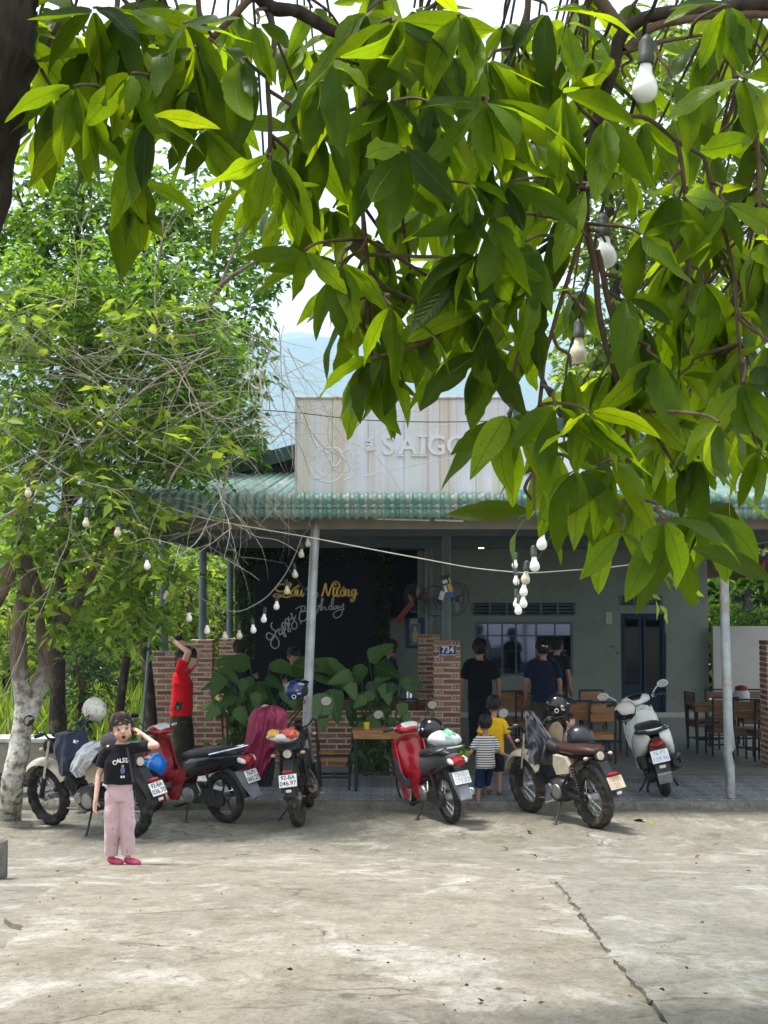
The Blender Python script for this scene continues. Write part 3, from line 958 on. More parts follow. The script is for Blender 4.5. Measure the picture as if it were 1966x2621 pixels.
MAT_ARUM = mat_leaf('arum_leaf', (.014, .050, .012), (.034, .092, .022), (.085, .155, .055), (.08, .16, .015), .38, True, .25)
def mat_bark(name, a, b, white=None, wh=(0, 1)):
    t = NT(name)
    co = t.coord()
    n = t.noise(t.map(co, scale=(1, 1, .35)), 14, 6, .7, .4)
    m2 = t.noise(co, 5, 4, .6)
    c = t.ramp(n, [(.3, a), (.6, b), (.8, tuple(x * 1.35 for x in b))])
    c = t.mix(t.ramp(m2, [(.55, (0, 0, 0)), (.7, (.6, .6, .6))]), c, (.16, .15, .11))
    if white:
        sx = t.new('SeparateXYZ'); t.l.new(co, sx.inputs[0])
        hgt = t.math('ADD', sx.outputs['Z'], t.math('MULTIPLY', m2, .5))
        fac = t.math('MULTIPLY', t.ramp(t.math('MULTIPLY', hgt, .4), [(wh[0], (1, 1, 1)), (wh[1], (0, 0, 0))]), t.ramp(t.noise(co, 11, 5, .7), [(.36, (0, 0, 0)), (.60, (1, 1, 1))]))
        c = t.mix(fac, c, white)
    return t.done(t.bsdf(c, .9, 0, t.bump(n, .9, .02), .2))
MAT_BARK = mat_bark('dark_bark', (.010, .008, .006), (.048, .036, .027))
MAT_TWIG = mat_bark('brown_twig', (.05, .035, .022), (.13, .09, .06))
MAT_DRYTWIG = mat_bark('dry_grey_twig', (.20, .175, .13), (.38, .34, .27))
MAT_TRUNK = mat_bark('whitewashed_bark', (.05, .038, .028), (.15, .115, .085), (.55, .54, .50), (.58, .80))

def leaf_mesh(name, width, droop, fold, wave, nx=9, shape='lance', seed=0, twist=0.0, bite=0.0, sway=0.0, pw=.80):
    """A single blade of length 1 along +X, its upper face +Z, with UVs for the veins."""
    cols = [-1, -.55, 0, .55, 1]
    vs, uv, fs = [], [], []
    for i in range(nx + 1):
        t = i / nx
        if shape == 'lance': w = math.sin(math.pi * min(1, t * .98 + .02) ** .92) ** pw * width
        elif shape == 'heart': w = width * (1.0 * (1 - t) ** .62 * min(1, .35 + t * 4.2)) if t > 0 else width * .22
        w = max(w, .012 if i else .008)
        if i == nx: w = .003
        ang = -droop * t
        x = (math.sin(droop * t) / droop if droop else t)
        z = -(1 - math.cos(droop * t)) / droop if droop else 0
        for c in cols:
            wc = w * (1 - bite * max(0, fnoise((t * 7 + seed * 3, c * 2, seed)) - .05) * (1 if abs(c) > .9 else 0))
            zz = abs(c) * wc * fold + wave * math.sin(t * 11 + seed + c) * abs(c) * wc
            yy = c * wc * (1 - .12 * fold)
            ct, st = math.cos(twist * t), math.sin(twist * t)
            vs.append((x, yy * ct - zz * st + sway * t * t, z + yy * st + zz * ct))
            uv.append((t, .5 + c * .5 * max(.08, w / width)))
    n = len(cols)
    for i in range(nx):
        for j in range(n - 1): fs.append((i * n + j, (i + 1) * n + j, (i + 1) * n + j + 1, i * n + j + 1))
    me = bpy.data.meshes.new(name)
    me.from_pydata(vs, [], fs)
    ul = me.uv_layers.new(name='UVMap')
    li = np.zeros(len(me.loops), dtype=np.int32); me.loops.foreach_get('vertex_index', li)
    ul.data.foreach_set('uv', np.array(uv, dtype=np.float32)[li].ravel())
    me.polygons.foreach_set('use_smooth', [True] * len(me.polygons))
    return me
BIG = []
for k in range(16):
    q = random.Random(k)
    me = leaf_mesh('leaf', q.uniform(.130, .195), q.uniform(-.25, 1.15) or .3, q.uniform(.02, .42), q.uniform(.04, .20), nx=12, seed=k, twist=q.uniform(-.8, .8), bite=q.choice([0, 0, .4, 1.2]), sway=q.uniform(-.16, .16), pw=q.uniform(.68, .95))
    me.materials.append(MAT_BIGLEAF)
    BIG.append(me)
def basis(d, up, roll=0.0):
    d = d.normalized()
    z = up - d * up.dot(d)
    if z.length < 1e-3: z = Vector((0, 1, 0)) - d * d.y
    z.normalize()
    y = z.cross(d)
    m = Matrix((d, y, z)).transposed()
    return m @ Matrix.Rotation(roll, 3, 'X')

def leaf_cloud(name, P, D, size, mat, parent=None, width=.36, q=None, rolls=1.0, kind=None):
    """Many small folded blades as one mesh: P base points, D directions (numpy), size per leaf."""
    q = q or np.random.default_rng(1)
    N = len(P)
    D = D / np.linalg.norm(D, axis=1, keepdims=True)
    up = np.zeros((N, 3)); up[:, 2] = 1
    up = up + q.normal(0, .55 * rolls, (N, 3))
    Z = up - D * np.sum(up * D, axis=1, keepdims=True)
    Z /= np.linalg.norm(Z, axis=1, keepdims=True) + 1e-9
    Y = np.cross(Z, D)
    s = size[:, None]
    wv = (width * (.8 + .4 * q.random(N)))[:, None] * s * .5
    sag = (q.random(N)[:, None] * .25) * s
    b = P
    tip = P + D * s - Z * sag
    m1 = P + D * s * .42 - Z * sag * .2
    l1 = m1 + Y * wv + Z * wv * .35
    r1 = m1 - Y * wv + Z * wv * .35
    V = np.stack([b, l1, tip, r1, m1], axis=1).reshape(-1, 3)
    base = (np.arange(N) * 5)[:, None]
    tri = np.stack([base + np.array([[0, 4, 1]]), base + np.array([[1, 4, 2]]), base + np.array([[0, 3, 4]]), base + np.array([[4, 3, 2]])], axis=1).reshape(-1, 3)
    me = bpy.data.meshes.new(name)
    me.vertices.add(len(V)); me.vertices.foreach_set('co', V.astype(np.float32).ravel())
    nl = tri.size
    me.loops.add(nl); me.loops.foreach_set('vertex_index', tri.astype(np.int32).ravel())
    me.polygons.add(len(tri)); me.polygons.foreach_set('loop_start', np.arange(0, nl, 3, dtype=np.int32))
    me.update(calc_edges=True)
    me.validate()
    o = link(name, me, mat, parent)
    if kind: o['kind'] = kind
    return o
def sprays(blobs, per, leaf, q, leaves=(8, 15), spray=(.25, .5), flat=.5):
    """Leaves set along short twigs inside ellipsoid blobs given as (centre, radii, weight). Returns bases, directions, sizes and twig lines."""
    Ps, Ds, Ss, tw = [], [], [], []
    for c, r, w in blobs:
        n = int(per * w * (r[0] * r[1] * r[2]) ** (1 / 1.5))
        for _ in range(n):
            while True:
                p = q.uniform(-1, 1, 3)
                l = np.linalg.norm(p)
                if l < 1: break
            p = p * (.55 + .45 * l) if l > .3 else p * 1.6
            c0 = np.array(c) + p * np.array(r)
            a = q.uniform(0, 2 * np.pi)
            d = np.array([np.cos(a), np.sin(a), q.uniform(-.7, .55)]); d /= np.linalg.norm(d)
            L = q.uniform(*spray)
            k = int(q.integers(*leaves))
            tt = np.linspace(.1, 1, k)
            droop = np.zeros((k, 3)); droop[:, 2] = -(tt ** 2) * L * .35
            base = c0 + np.outer(tt * L, d) + droop
            side = np.where(np.arange(k) % 2, 1, -1)[:, None]
            s = np.cross(d, [0, 0, 1.0]); s /= np.linalg.norm(s) + 1e-6
            dd = d * .55 + side * s * q.uniform(.5, 1.0) + q.normal(0, .32, (k, 3)) + np.array([0, 0, -.28])
            Ps.append(base); Ds.append(dd); Ss.append(leaf * q.uniform(.65, 1.25, k))
            tw.append((c0, base[k // 2], base[-1]))
    return np.concatenate(Ps), np.concatenate(Ds), np.concatenate(Ss), tw
def pblob(u, v, d, ru, rv, w=1.0, rd=None):
    k = d / FPX
    return (tuple(at(u, v, d)), (ru * k, (rd if rd else (ru + rv) * .5 * k), rv * k), w)
def twigs_mesh(name, tw, mat, parent, r=.005, frac=.5, q=None, kind='stuff'):
    mb = MB()
    for a, b, c in tw:
        if q.random() > frac: continue
        mb.tube([a, b, c], [r, r * .8, r * .4], 3, cap=False)
    o = mb.build(name, mat, parent)
    o['kind'] = kind
    return o

# ---- the overhanging tree with large leaves
FT = empty('overhanging_tree', (-2.3, 3.75, gz(3.75)), label='overhanging tree with large drooping leaves close to the camera', cat='tree')
FTI = Matrix.Translation(-Vector(FT.location))
def fpart(name, mb, mat, smooth=60, kind=None):
    o = mb.build(name, mat, FT, smooth=smooth)
    o.matrix_parent_inverse = FTI
    if kind: o['kind'] = kind
    return o
def wpts(l, dflt=3.8):
    return [at(p[0], p[1], p[2] if len(p) > 2 else dflt) for p in l]
tr = [Vector((-2.3, 3.75, gz(3.75) - .1)), at(-420, 1900, 3.7), at(-260, 1000, 3.6), at(-185, 480, 3.6), at(-112, 230, 3.6), at(-84, 0, 3.6), at(-20, -400, 3.6), at(60, -800, 3.7)]
mb = MB()
cp = catmull(tr, 8)
mb.tube(cp, [lerp(.24, .15, i / (len(cp) - 1)) * (1 + .10 * fnoise((i * .7, 0, 0))) for i in range(len(cp))], 18)
mb.v = [tuple(Vector(p) + Vector((1, .3, 0)) * .028 * fnoise((p[0] * 9, p[1] * 9, p[2] * 4)) + Vector((.012 * fnoise((p[0] * 30, p[1] * 30, p[2] * 14)), 0, 0))) for p in mb.v]
fpart('trunk', mb, MAT_BARK)
BR = [
 ([(-20, -480, 3.6), (300, -420, 3.7), (700, -380), (1100, -360), (1500, -330), (1900, -260), (2250, -80)], .06, .03),
 ([(2250, -80), (2100, -10), (1900, 14), (1720, 32), (1620, 62), (1588, 95), (1578, 135), (1556, 230), (1520, 340), (1500, 420), (1494, 560)], .022, .015),
 ([(1500, -330), (1510, -60), (1556, 20), (1600, 70)], .020, .018),
 ([(1600, 130), (1660, 80), (1760, 48), (1900, 36), (2100, 30)], .014, .011),
 ([(1494, 560), (1430, 606), (1350, 676), (1222, 790), (1120, 860), (1010, 905), (953, 922)], .010, .005),
 ([(1530, 330), (1640, 300), (1735, 362), (1800, 398)], .008, .005),
 ([(1494, 560), (1520, 660), (1545, 860), (1570, 945), (1600, 1060), (1612, 1160)], .011, .005),
 ([(1530, 640), (1556, 760), (1590, 880), (1640, 1030), (1682, 1122)], .009, .005),
 ([(700, -200), (640, -60), (690, 12), (760, 26), (830, 76), (900, 112), (942, 210), (985, 330), (1000, 440), (1030, 486)], .026, .006),
 ([(690, 12), (700, 90), (688, 200), (692, 430)], .010, .006),
 ([(660, -20), (600, 40), (530, 110), (430, 245), (348, 380), (346, 466)], .012, .005),
 ([(400, -260, 3.7), (410, 0), (398, 66), (395, 120)], .010, .005),
 ([(500, -220, 3.7), (510, 60), (512, 200), (519, 328)], .008, .005),
 ([(1300, -160), (1350, 0), (1318, 120), (1300, 200), (1244, 262)], .010, .005),
 ([(1100, -170), (1130, 0), (1112, 100), (1093, 186)], .008, .005),
 ([(1494, 420), (1450, 560), (1420, 700), (1350, 858), (1318, 960), (1302, 1074)], .008, .005),
 ([(1900, -70), (1880, 200), (1935, 353), (1950, 614)], .009, .005),
 ([(1612, 1160), (1618, 1220), (1616, 1274)], .006, .004),
 ([(100, -330, 3.65), (180, -60), (140, 90), (105, 168)], .012, .005),
 ([(300, -290, 3.7), (300, -40), (296, 40), (330, 150), (337, 186)], .009, .005),
 ([(900, 112), (1000, 60), (1008, 52)], .007, .005), ([(1500, 560), (1400, 900), (1372, 1180), (1367, 1306)], .007, .004),
 ([(1800, 398), (1880, 700), (1899, 979)], .007, .004), ([(942, 210), (930, 480), (943, 752)], .006, .004),
 ([(1735, 362), (1760, 560), (1751, 781)], .007, .004), ([(1580, 140), (1740, 100), (1810, 92)], .007, .004),
]
br_pts = []
for l, r0, r1 in BR:
    cp = catmull(wpts(l), 7)
    cp = [p + Vector((fnoise(p * 7), fnoise(p * 7 + Vector((9, 0, 0))), fnoise(p * 7 + Vector((0, 9, 0))))) * .012 for p in cp]
    mb = MB()
    n = len(cp)
    mb.tube(cp, [lerp(r0, r1, i / (n - 1)) * (1 + .15 * fnoise((i * 1.3, r0 * 100, 0))) for i in range(n)], 8)
    fpart('branch', mb, MAT_BARK if r0 > .02 else MAT_TWIG)
    br_pts += cp
CL = [  # whorls of leaves: u, v, count, length factor, depth
 (295, 40, 7), (337, 186, 8), (519, 329, 9, 1.1), (346, 468, 6, 1.1), (548, 224, 6), (455, 25, 6), (97, 17, 6), (105, 169, 7, 1.1), (190, 219, 6), (582, 55, 5), (400, 67, 6), (240, 120, 6), (60, 90, 5), (620, 150, 4), (440, 180, 6), (500, 120, 5), (250, 300, 4), (380, 300, 5),
 (1008, 55, 9, 1.25), (895, 405, 7), (1030, 485, 8), (1241, 262, 9, 1.3), (853, 532, 8), (764, 338, 7), (819, 211, 6), (1093, 186, 7), (1177, 38, 7), (878, 84, 6), (692, 400, 5), (1220, 654, 7), (962, 607, 7), (1308, 236, 6), (740, 430, 6), (930, 300, 6), (1120, 330, 6), (1060, 20, 5), (1290, 60, 6), (800, 20, 5), (720, 520, 5), (1100, 520, 6), (990, 250, 6),
 (1493, 136, 6), (1368, 249, 6), (1810, 92, 7, 1.15), (1942, 353, 7), (1725, 502, 9, 1.1), (1958, 614, 8), (1557, 305, 6), (1517, 152, 5), (1862, 12, 8), (1653, 309, 6), (1830, 389, 6), (1348, 618, 6), (1400, 30, 6), (1720, 200, 4), (1430, 400, 7), (1600, 440, 6), (1380, 480, 6), (1900, 200, 7),
 (872, 673, 8), (919, 713, 6), (951, 920, 9, 1.0), (943, 752, 6), (1131, 744, 7), (1221, 799, 6), (1288, 673, 7), (1260, 881, 5, .9), (1299, 1073, 9, 1.15), (1346, 752, 6), (1170, 673, 6), (1050, 690, 6), (1260, 560, 5), (1000, 780, 4),
 (1346, 857, 7), (1570, 941, 8), (1751, 781, 8, 1.1), (1679, 1127, 10, 1.1), (1616, 1274, 10, 1.1), (1367, 1308, 9, 1.1), (1422, 1038, 6), (1899, 979, 8, 1.1), (1726, 1089, 7), (1848, 903, 8), (1958, 713, 8), (1506, 1055, 7), (1793, 1308, 8, 1.1), (1418, 1135, 6), (1941, 1156, 7), (1688, 920, 6), (1371, 734, 6), (1709, 675, 8), (1789, 1173, 7), (1500, 800, 5), (1600, 760, 6), (1830, 620, 7), (1640, 600, 6), (1560, 1180, 7), (1880, 800, 6), (1460, 940, 5), (1740, 960, 6), (1840, 1080, 6), (1700, 1330, 5), (1590, 1360, 4), (1760, 1400, 3), (1480, 1200, 5), (1440, 1260, 4), (1620, 1020, 6), (1920, 480, 6), (1550, 620, 4), (1800, 720, 6), (1960, 880, 6), (1650, 830, 6), (1310, 330, 6), (1170, 140, 6), (1040, 170, 5), (860, 150, 5), (660, 60, 4), (320, 400, 3), (780, 640, 3), (1200, 470, 7), (1300, 470, 6), (1330, 150, 5), (1600, 200, 3), (1760, 300, 5), (1860, 520, 6), (1440, 240, 5),
 (30, 40, 6), (150, 40, 7), (200, 90, 6), (150, 150, 7), (270, 215, 6), (300, 110, 6), (365, 120, 7), (430, 110, 6), (480, 230, 6), (560, 120, 5), (60, 230, 6), (200, 300, 5), (130, 260, 6), (400, 220, 6), (470, 60, 6), (240, 20, 6), (350, 20, 6), (90, 330, 4), (590, 300, 4), (640, 470, 4), (760, 230, 4), (820, 330, 6), (980, 160, 6), (940, 30, 6), (1130, 80, 6), (1100, 260, 6), (1180, 200, 6), (1250, 150, 6), (1180, 360, 6), (1040, 380, 6), (980, 430, 6), (1100, 430, 6), (1250, 400, 6), (1390, 150, 5), (1450, 60, 5), (1300, 380, 5), (1500, 480, 5), (1420, 560, 5),
 (950, 912, 7, 1.15), (958, 930, 5, 1.1), (900, 800, 5), (1010, 860, 5), (1080, 800, 5), (870, 690, 5), (880, 720, 5), (1150, 860, 5), (1240, 900, 7, 1.1), (1300, 1060, 5, 1.1), (1180, 780, 5), (1000, 700, 5),
]
# keep the gaps where the photo shows open sky or the sign
leaves = []
ql = random.Random(3)
twig_mb = MB()
for c in CL:
    u, v, n = c[:3]
    lf = c[3] if len(c) > 3 else 1.0
    d = 3.35 + 1.0 * ql.random()
    P = at(u, v, d)
    a0 = ql.random() * 6.28
    for i in range(n):
        a = a0 + 2.4 * i + ql.uniform(-.3, .3)
        e = R(-ql.choice([ql.uniform(-8, 30), ql.uniform(20, 55), ql.uniform(35, 70), ql.uniform(60, 86)]))
        dr = Vector((math.cos(a) * math.cos(e), .6 * math.sin(a) * math.cos(e), math.sin(e))).normalized()
        L = lf * ql.choice([ql.uniform(.11, .17), ql.uniform(.16, .22), ql.uniform(.19, .255)])
        leaves.append((P + dr * .012, dr, L, ql.uniform(-.5, .5)))
    # twig up to the nearest limb above
    best = min(br_pts, key=lambda p: (p - P).length + (3 if p.z < P.z + .07 else 0))
    if (best - P).length > .03:
        mid = P.lerp(best, .5) + Vector((ql.uniform(-.03, .03), ql.uniform(-.03, .03), .01))
        cp = catmull([P, P.lerp(best, .2) + Vector((ql.uniform(-.01, .01), ql.uniform(-.01, .01), .012)), mid, best], 5)
        mb = MB(); mb.tube(cp, [lerp(.0035, .006, i / (len(cp) - 1)) for i in range(len(cp))], 6)
        fpart('twig', mb, MAT_TWIG)
# second layer farther up the crown
def inpoly(u, v):
    if v < 330: return 60 < u
    if v < 560: return u > 560
    if v < 820: return u > 1080
    if v < 1250: return u > 1420
    return False
nfill = 0
while nfill < 120:
    u, v = ql.uniform(0, 2450), ql.uniform(-60, 1230)
    if not inpoly(u, v): continue
    if u < 760 and ql.random() < .45: continue
    nfill += 1
    d = ql.uniform(4.6, 6.6)
    P = at(u, v, d)
    a0 = ql.random() * 6.28
    for i in range(ql.randint(5, 8)):
        a = a0 + 2.4 * i
        e = R(-ql.uniform(15, 85))
        dr = Vector((math.cos(a) * math.cos(e), math.sin(a) * math.cos(e), math.sin(e)))
        leaves.append((P, dr, ql.uniform(.17, .25), ql.uniform(-.6, .6)))
    best = min(br_pts, key=lambda p: (p - P).length + (4 if p.z < P.z + .1 else 0))
    mid = P.lerp(best, .5) + Vector((0, 0, .03))
    twig_mb.tube(catmull([P, mid, best], 5), .0045, 5)
fpart('twigs', twig_mb, MAT_TWIG, kind='stuff')
def shown(t):
    P, dr, L, _ = t
    c = P + dr * L * .5
    b = (c.z - CAMZ)
    return (L / c.y) * (1 if abs(c.x / c.y) < .28 and -.02 < b / c.y < .45 else .01)
def hides_bulb(t):
    P, dr, L, _ = t
    for f in (.15, .5, .85):
        c = P + dr * L * f
        yy = c.y * CP + (c.z - CAMZ) * SP
        u = UC + FPX * c.x / yy; v = VC - FPX * ((c.z - CAMZ) * CP - c.y * SP) / yy
        for bu, bv, bd in ((1654, 205, 3.7), (1547, 630, 4.5), (1482, 880, 5.5)):
            if c.y < bd + .05 and abs(u - bu) < 62 and abs(v - bv) < 95: return True
        if 1300 < u < 1402 and 1385 < v < 1600 and f > .4: return True
    return False
leaves = [t for t in leaves if not hides_bulb(t)]
order = sorted(range(len(leaves)), key=lambda i: -shown(leaves[i]))
rest = []
for k, i in enumerate(order):
    P, dr, L, roll = leaves[i]
    m = (Matrix.Translation(P) @ basis(dr, Vector((ql.uniform(-.3, .3), ql.choice([-1.0, -.8, -.5, -.2, .3, .7]), .6)), roll).to_4x4() @ Matrix.Diagonal((L, L, L, 1)))
    me = BIG[ql.randrange(16)]
    if k < 300:
        o = link('leaf', me, None, FT)
        o.matrix_parent_inverse = FTI
        o.matrix_basis = m
    else: rest.append((me, m))
vs, fs, uvs = [], [], []
for me, m in rest:
    b = len(vs)
    vs += [tuple(m @ v.co) for v in me.vertices]
    fs += [tuple(i + b for i in p.vertices) for p in me.polygons]
    dat = me.uv_layers[0].data
    uvs += [tuple(dat[l].uv) for l in range(len(me.loops))]
me = bpy.data.meshes.new('foliage')
me.from_pydata(vs, [], fs)
me.uv_layers.new(name='UVMap').data.foreach_set('uv', np.array(uvs, dtype=np.float32).ravel())
me.polygons.foreach_set('use_smooth', [True] * len(me.polygons))
o = link('foliage', me, MAT_BIGLEAF, FT); o.matrix_parent_inverse = FTI; o['kind'] = 'stuff'

# ---- smaller sprigs at the lower tip of the overhanging crown
q = np.random.default_rng(11)
P_, D_, S_, tw = sprays([pblob(1660, 1500, 5.2, 55, 60, 1.0), pblob(1740, 1520, 5.2, 45, 50, .9), pblob(1690, 1440, 5.2, 80, 40, .7)], 420, .07, q, (5, 9), (.06, .14))
o = leaf_cloud('sprig_leaves', P_, D_, S_, MAT_BRIGHTLEAF, FT, .42, q); o.matrix_parent_inverse = FTI; o['kind'] = 'stuff'

# ---- trees on the side of the yard
def tree(name, label, base, limbs, blobs, per, leaf, lmat, bmat, seed, leavesn=(8, 15), spray=(.25, .55), r0=.1, twr=.006, tfrac=.45, group=None, width=.4):
    root = empty(name, base, label=label, cat='tree', group=group)
    inv = Matrix.Translation(-Vector(base))
    for k, (pts, ra, rb) in enumerate(limbs):
        cp = catmull(pts, 6)
        n = len(cp)
        mb = MB(); mb.tube(cp, [lerp(ra, rb, i / (n - 1)) * (1 + .14 * fnoise((i * .9, k, seed))) for i in range(n)], 12 if ra > .05 else 8)
        mb.v = [tuple(Vector(p) + Vector((fnoise(Vector(p) * 9), fnoise(Vector(p) * 9 + Vector((3, 0, 0))), 0)) * ra * .16) for p in mb.v]
        o = mb.build('trunk' if k == 0 else 'branch', bmat, root, smooth=60); o.matrix_parent_inverse = inv
    q = np.random.default_rng(seed)
    P_, D_, S_, tw = sprays(blobs, per, leaf, q, leavesn, spray)
    o = leaf_cloud('crown', P_, D_, S_, lmat, root, width, q, kind='stuff'); o.matrix_parent_inverse = inv
    o = twigs_mesh('twigs', tw, MAT_TWIG, root, twr, tfrac, q); o.matrix_parent_inverse = inv
    return root
g0 = on_ground(25, 2098)
WT = tree('whitewashed_tree', 'forked tree with whitewashed trunk beside the parked motorbikes', tuple(g0), [
    ([g0 - Vector((0, 0, .1)), at(32, 2010, 15.3), at(52, 1900, 15.3), at(62, 1800, 15.3), at(48, 1700, 15.3), at(50, 1580, 15.3), at(68, 1480, 15.4), at(60, 1330, 15.6), at(120, 1120, 15.8), at(200, 900, 16)], .128, .045),
    ([at(60, 1850, 15.3), at(88, 1790, 15.35), at(112, 1710, 15.4), at(118, 1640, 15.45), at(165, 1590, 15.6), at(235, 1470, 15.8), at(330, 1250, 16), at(430, 1050, 16.2)], .105, .035),
    ([at(112, 1690, 15.4), at(102, 1590, 15.5), at(95, 1500, 15.6), at(30, 1300, 15.8)], .07, .03),
    ([at(330, 1180, 16), at(430, 1030, 16.0), at(500, 860, 16.0), at(560, 740, 16.0), at(620, 690, 16), at(690, 655, 16), at(770, 640, 16)], .045, .012),
    ([at(420, 1250, 15.8), at(445, 1180, 15.8), at(500, 1100, 15.8), at(560, 1000, 15.8)], .03, .01),
    ([at(235, 1010, 16), at(330, 900, 16), at(400, 700, 16), at(420, 560, 16.2)], .035, .012),
    ([at(560, 740, 16), at(600, 640, 16.1), at(640, 540, 16.2)], .02, .008), ([at(-20, 1540, 14.9), at(14, 1480, 14.9), at(8, 1440, 14.9), at(-60, 1400, 14.9)], .10, .08),
  ], [pblob(u, v, 16.2, a, b, w, 1.2) for u, v, a, b, w in [(60, 760, 170, 150, .75), (250, 740, 180, 150, .8), (440, 720, 140, 120, .6), (120, 960, 190, 160, .6), (330, 900, 180, 140, .7), (500, 880, 120, 110, .9), (450, 1010, 130, 110, .9),
        (150, 1170, 190, 140, .5), (340, 1160, 150, 110, .5), (480, 1150, 100, 90, .55), (80, 1370, 150, 100, .3), (270, 1340, 150, 100, .3), (400, 1300, 60, 70, .4), (90, 1490, 110, 80, .2), (300, 1500, 110, 70, .45), (250, 1600, 140, 55, .55), (380, 1570, 60, 70, .4), (380, 1450, 80, 60, .3)]],
  230, .13, MAT_TREELEAF, MAT_TRUNK, 21, width=.46)
tree('roadside_tree', 'tall fine-leaved tree behind the forked whitewashed tree', tuple(at(170, 1930, 21)[:2]) + (0,), [
    ([Vector((at(150, 1930, 21).x, 21, -.1)), at(148, 1800, 21), at(150, 1600, 21), at(170, 1300, 21), at(180, 900, 21), at(200, 600, 21), at(220, 420, 21)], .14, .03),
    ([at(180, 900, 21), at(330, 700, 21), at(480, 560, 21), at(600, 500, 21)], .06, .015), ([at(190, 760, 21), at(90, 600, 21), at(40, 480, 21)], .05, .015),
    ([at(170, 1300, 21), at(350, 1100, 21.5), at(520, 950, 21.5), at(600, 860, 21.5)], .06, .015),
    ([at(290, 1975, 20.5), at(318, 1720, 20.5), at(345, 1560, 20.6), at(360, 1400, 20.8)], .07, .05), ([at(398, 1990, 19.5), at(372, 1650, 19.5), at(362, 1540, 19.6), at(330, 1400, 19.8)], .085, .06)],
  [pblob(u, v, 21, a, b, w, 1.4) for u, v, a, b, w in [(110, 470, 170, 110, .6), (300, 520, 180, 120, .62), (470, 560, 120, 110, .45), (600, 560, 100, 90, .3), (60, 640, 160, 130, .8), (250, 660, 170, 130, .8), (560, 700, 130, 120, .4), (640, 620, 90, 80, .3),
        (640, 720, 80, 90, .2), (100, 860, 180, 140, .7), (330, 820, 170, 140, .7), (560, 880, 120, 120, .7), (580, 1010, 90, 110, .9), (610, 1130, 70, 70, .8), (300, 1080, 200, 130, .7), (60, 1110, 150, 130, .7), (480, 1100, 110, 100, .8), (690, 520, 60, 70, .2), (700, 690, 60, 60, .25), (430, 450, 100, 70, .3)]],
  205, .15, MAT_TREELEAF, MAT_BARK, 33, width=.46)
# broader leaves with sunlight put into their colour on the lower front of the forked tree
q = np.random.default_rng(58)
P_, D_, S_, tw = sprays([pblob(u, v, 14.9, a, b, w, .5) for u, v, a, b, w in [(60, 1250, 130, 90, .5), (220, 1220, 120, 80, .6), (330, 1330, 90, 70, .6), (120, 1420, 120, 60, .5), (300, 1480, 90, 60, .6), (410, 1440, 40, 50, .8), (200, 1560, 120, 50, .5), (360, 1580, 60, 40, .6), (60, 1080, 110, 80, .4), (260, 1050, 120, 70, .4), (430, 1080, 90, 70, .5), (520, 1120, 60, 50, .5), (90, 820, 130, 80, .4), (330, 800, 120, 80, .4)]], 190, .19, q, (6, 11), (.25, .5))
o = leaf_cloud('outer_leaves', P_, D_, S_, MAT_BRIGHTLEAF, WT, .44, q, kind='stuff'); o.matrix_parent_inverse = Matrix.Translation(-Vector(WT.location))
# bare grey twigs and hanging vines in front of the crown
q = random.Random(5)
mb = MB()
def vine(p, d, L, r, depth=0):
    pts = [p.copy()]
    d = d.normalized()
    n = max(4, int(L / .12))
    curl = Vector((q.gauss(0, 1), q.gauss(0, .6), q.gauss(0, 1))) * .11
    for i in range(n):
        d = (d + curl * .35 + Vector((q.gauss(0, .16), q.gauss(0, .1), q.gauss(0, .16) - .045))).normalized()
        curl *= .97
        p = p + d * .12
        pts.append(p.copy())
        if depth < 3 and q.random() < .22: vine(p, d + Vector((q.gauss(0, .8), q.gauss(0, .4), q.gauss(0, .8))), L * q.uniform(.3, .6), r * .6, depth + 1)
    mb.tube(pts, [lerp(r, r * .35, i / n) for i in range(n + 1)], 4, cap=False)
for k in range(72):
    u, v = q.uniform(-30, 620), q.uniform(760, 1330)
    a = q.uniform(0, 6.28)
    vine(at(u, v, q.uniform(14.6, 15.3)), Vector((math.cos(a), q.uniform(-.2, .2), math.sin(a) * .7)), q.uniform(.9, 2.4), q.uniform(.0035, .008))
for k in range(16):
    vine(at(q.uniform(640, 740), q.uniform(780, 1000), q.uniform(14.9, 15.6)), Vector((q.uniform(-.5, .6), 0, -1)), q.uniform(.8, 1.7), .006)
for l, r in [([(0, 1330), (60, 1290), (200, 1170), (290, 1070), (330, 1030), (420, 960), (560, 900)], .022), ([(0, 1480), (170, 1440), (260, 1420), (300, 1430), (390, 1450)], .014), ([(0, 1210), (120, 1150), (280, 1110), (420, 1050), (540, 1040)], .012),
             ([(260, 1420), (330, 1410), (400, 1390), (430, 1350)], .010), ([(430, 1250), (470, 1170), (520, 1080), (470, 960), (440, 890), (430, 860)], .014), ([(690, 1130), (760, 1080), (840, 1140), (900, 1190)], .009), ([(660, 1060), (760, 1130), (800, 1230), (870, 1180)], .008), ([(840, 1050), (850, 1120), (900, 1210), (830, 1200)], .006)]:
    cp = catmull([at(u, v, 15.0) for u, v in l], 5)
    cp = [p + Vector((fnoise(p * 3), 0, fnoise(p * 3 + Vector((5, 0, 0))))) * .05 for p in cp]
    mb.tube(cp, [lerp(r, r * .25, i / (len(cp) - 1)) for i in range(len(cp))], 6)
o = mb.build('bare_twigs', MAT_DRYTWIG, WT); o.matrix_parent_inverse = Matrix.Translation(-Vector(WT.location)); o['kind'] = 'stuff'

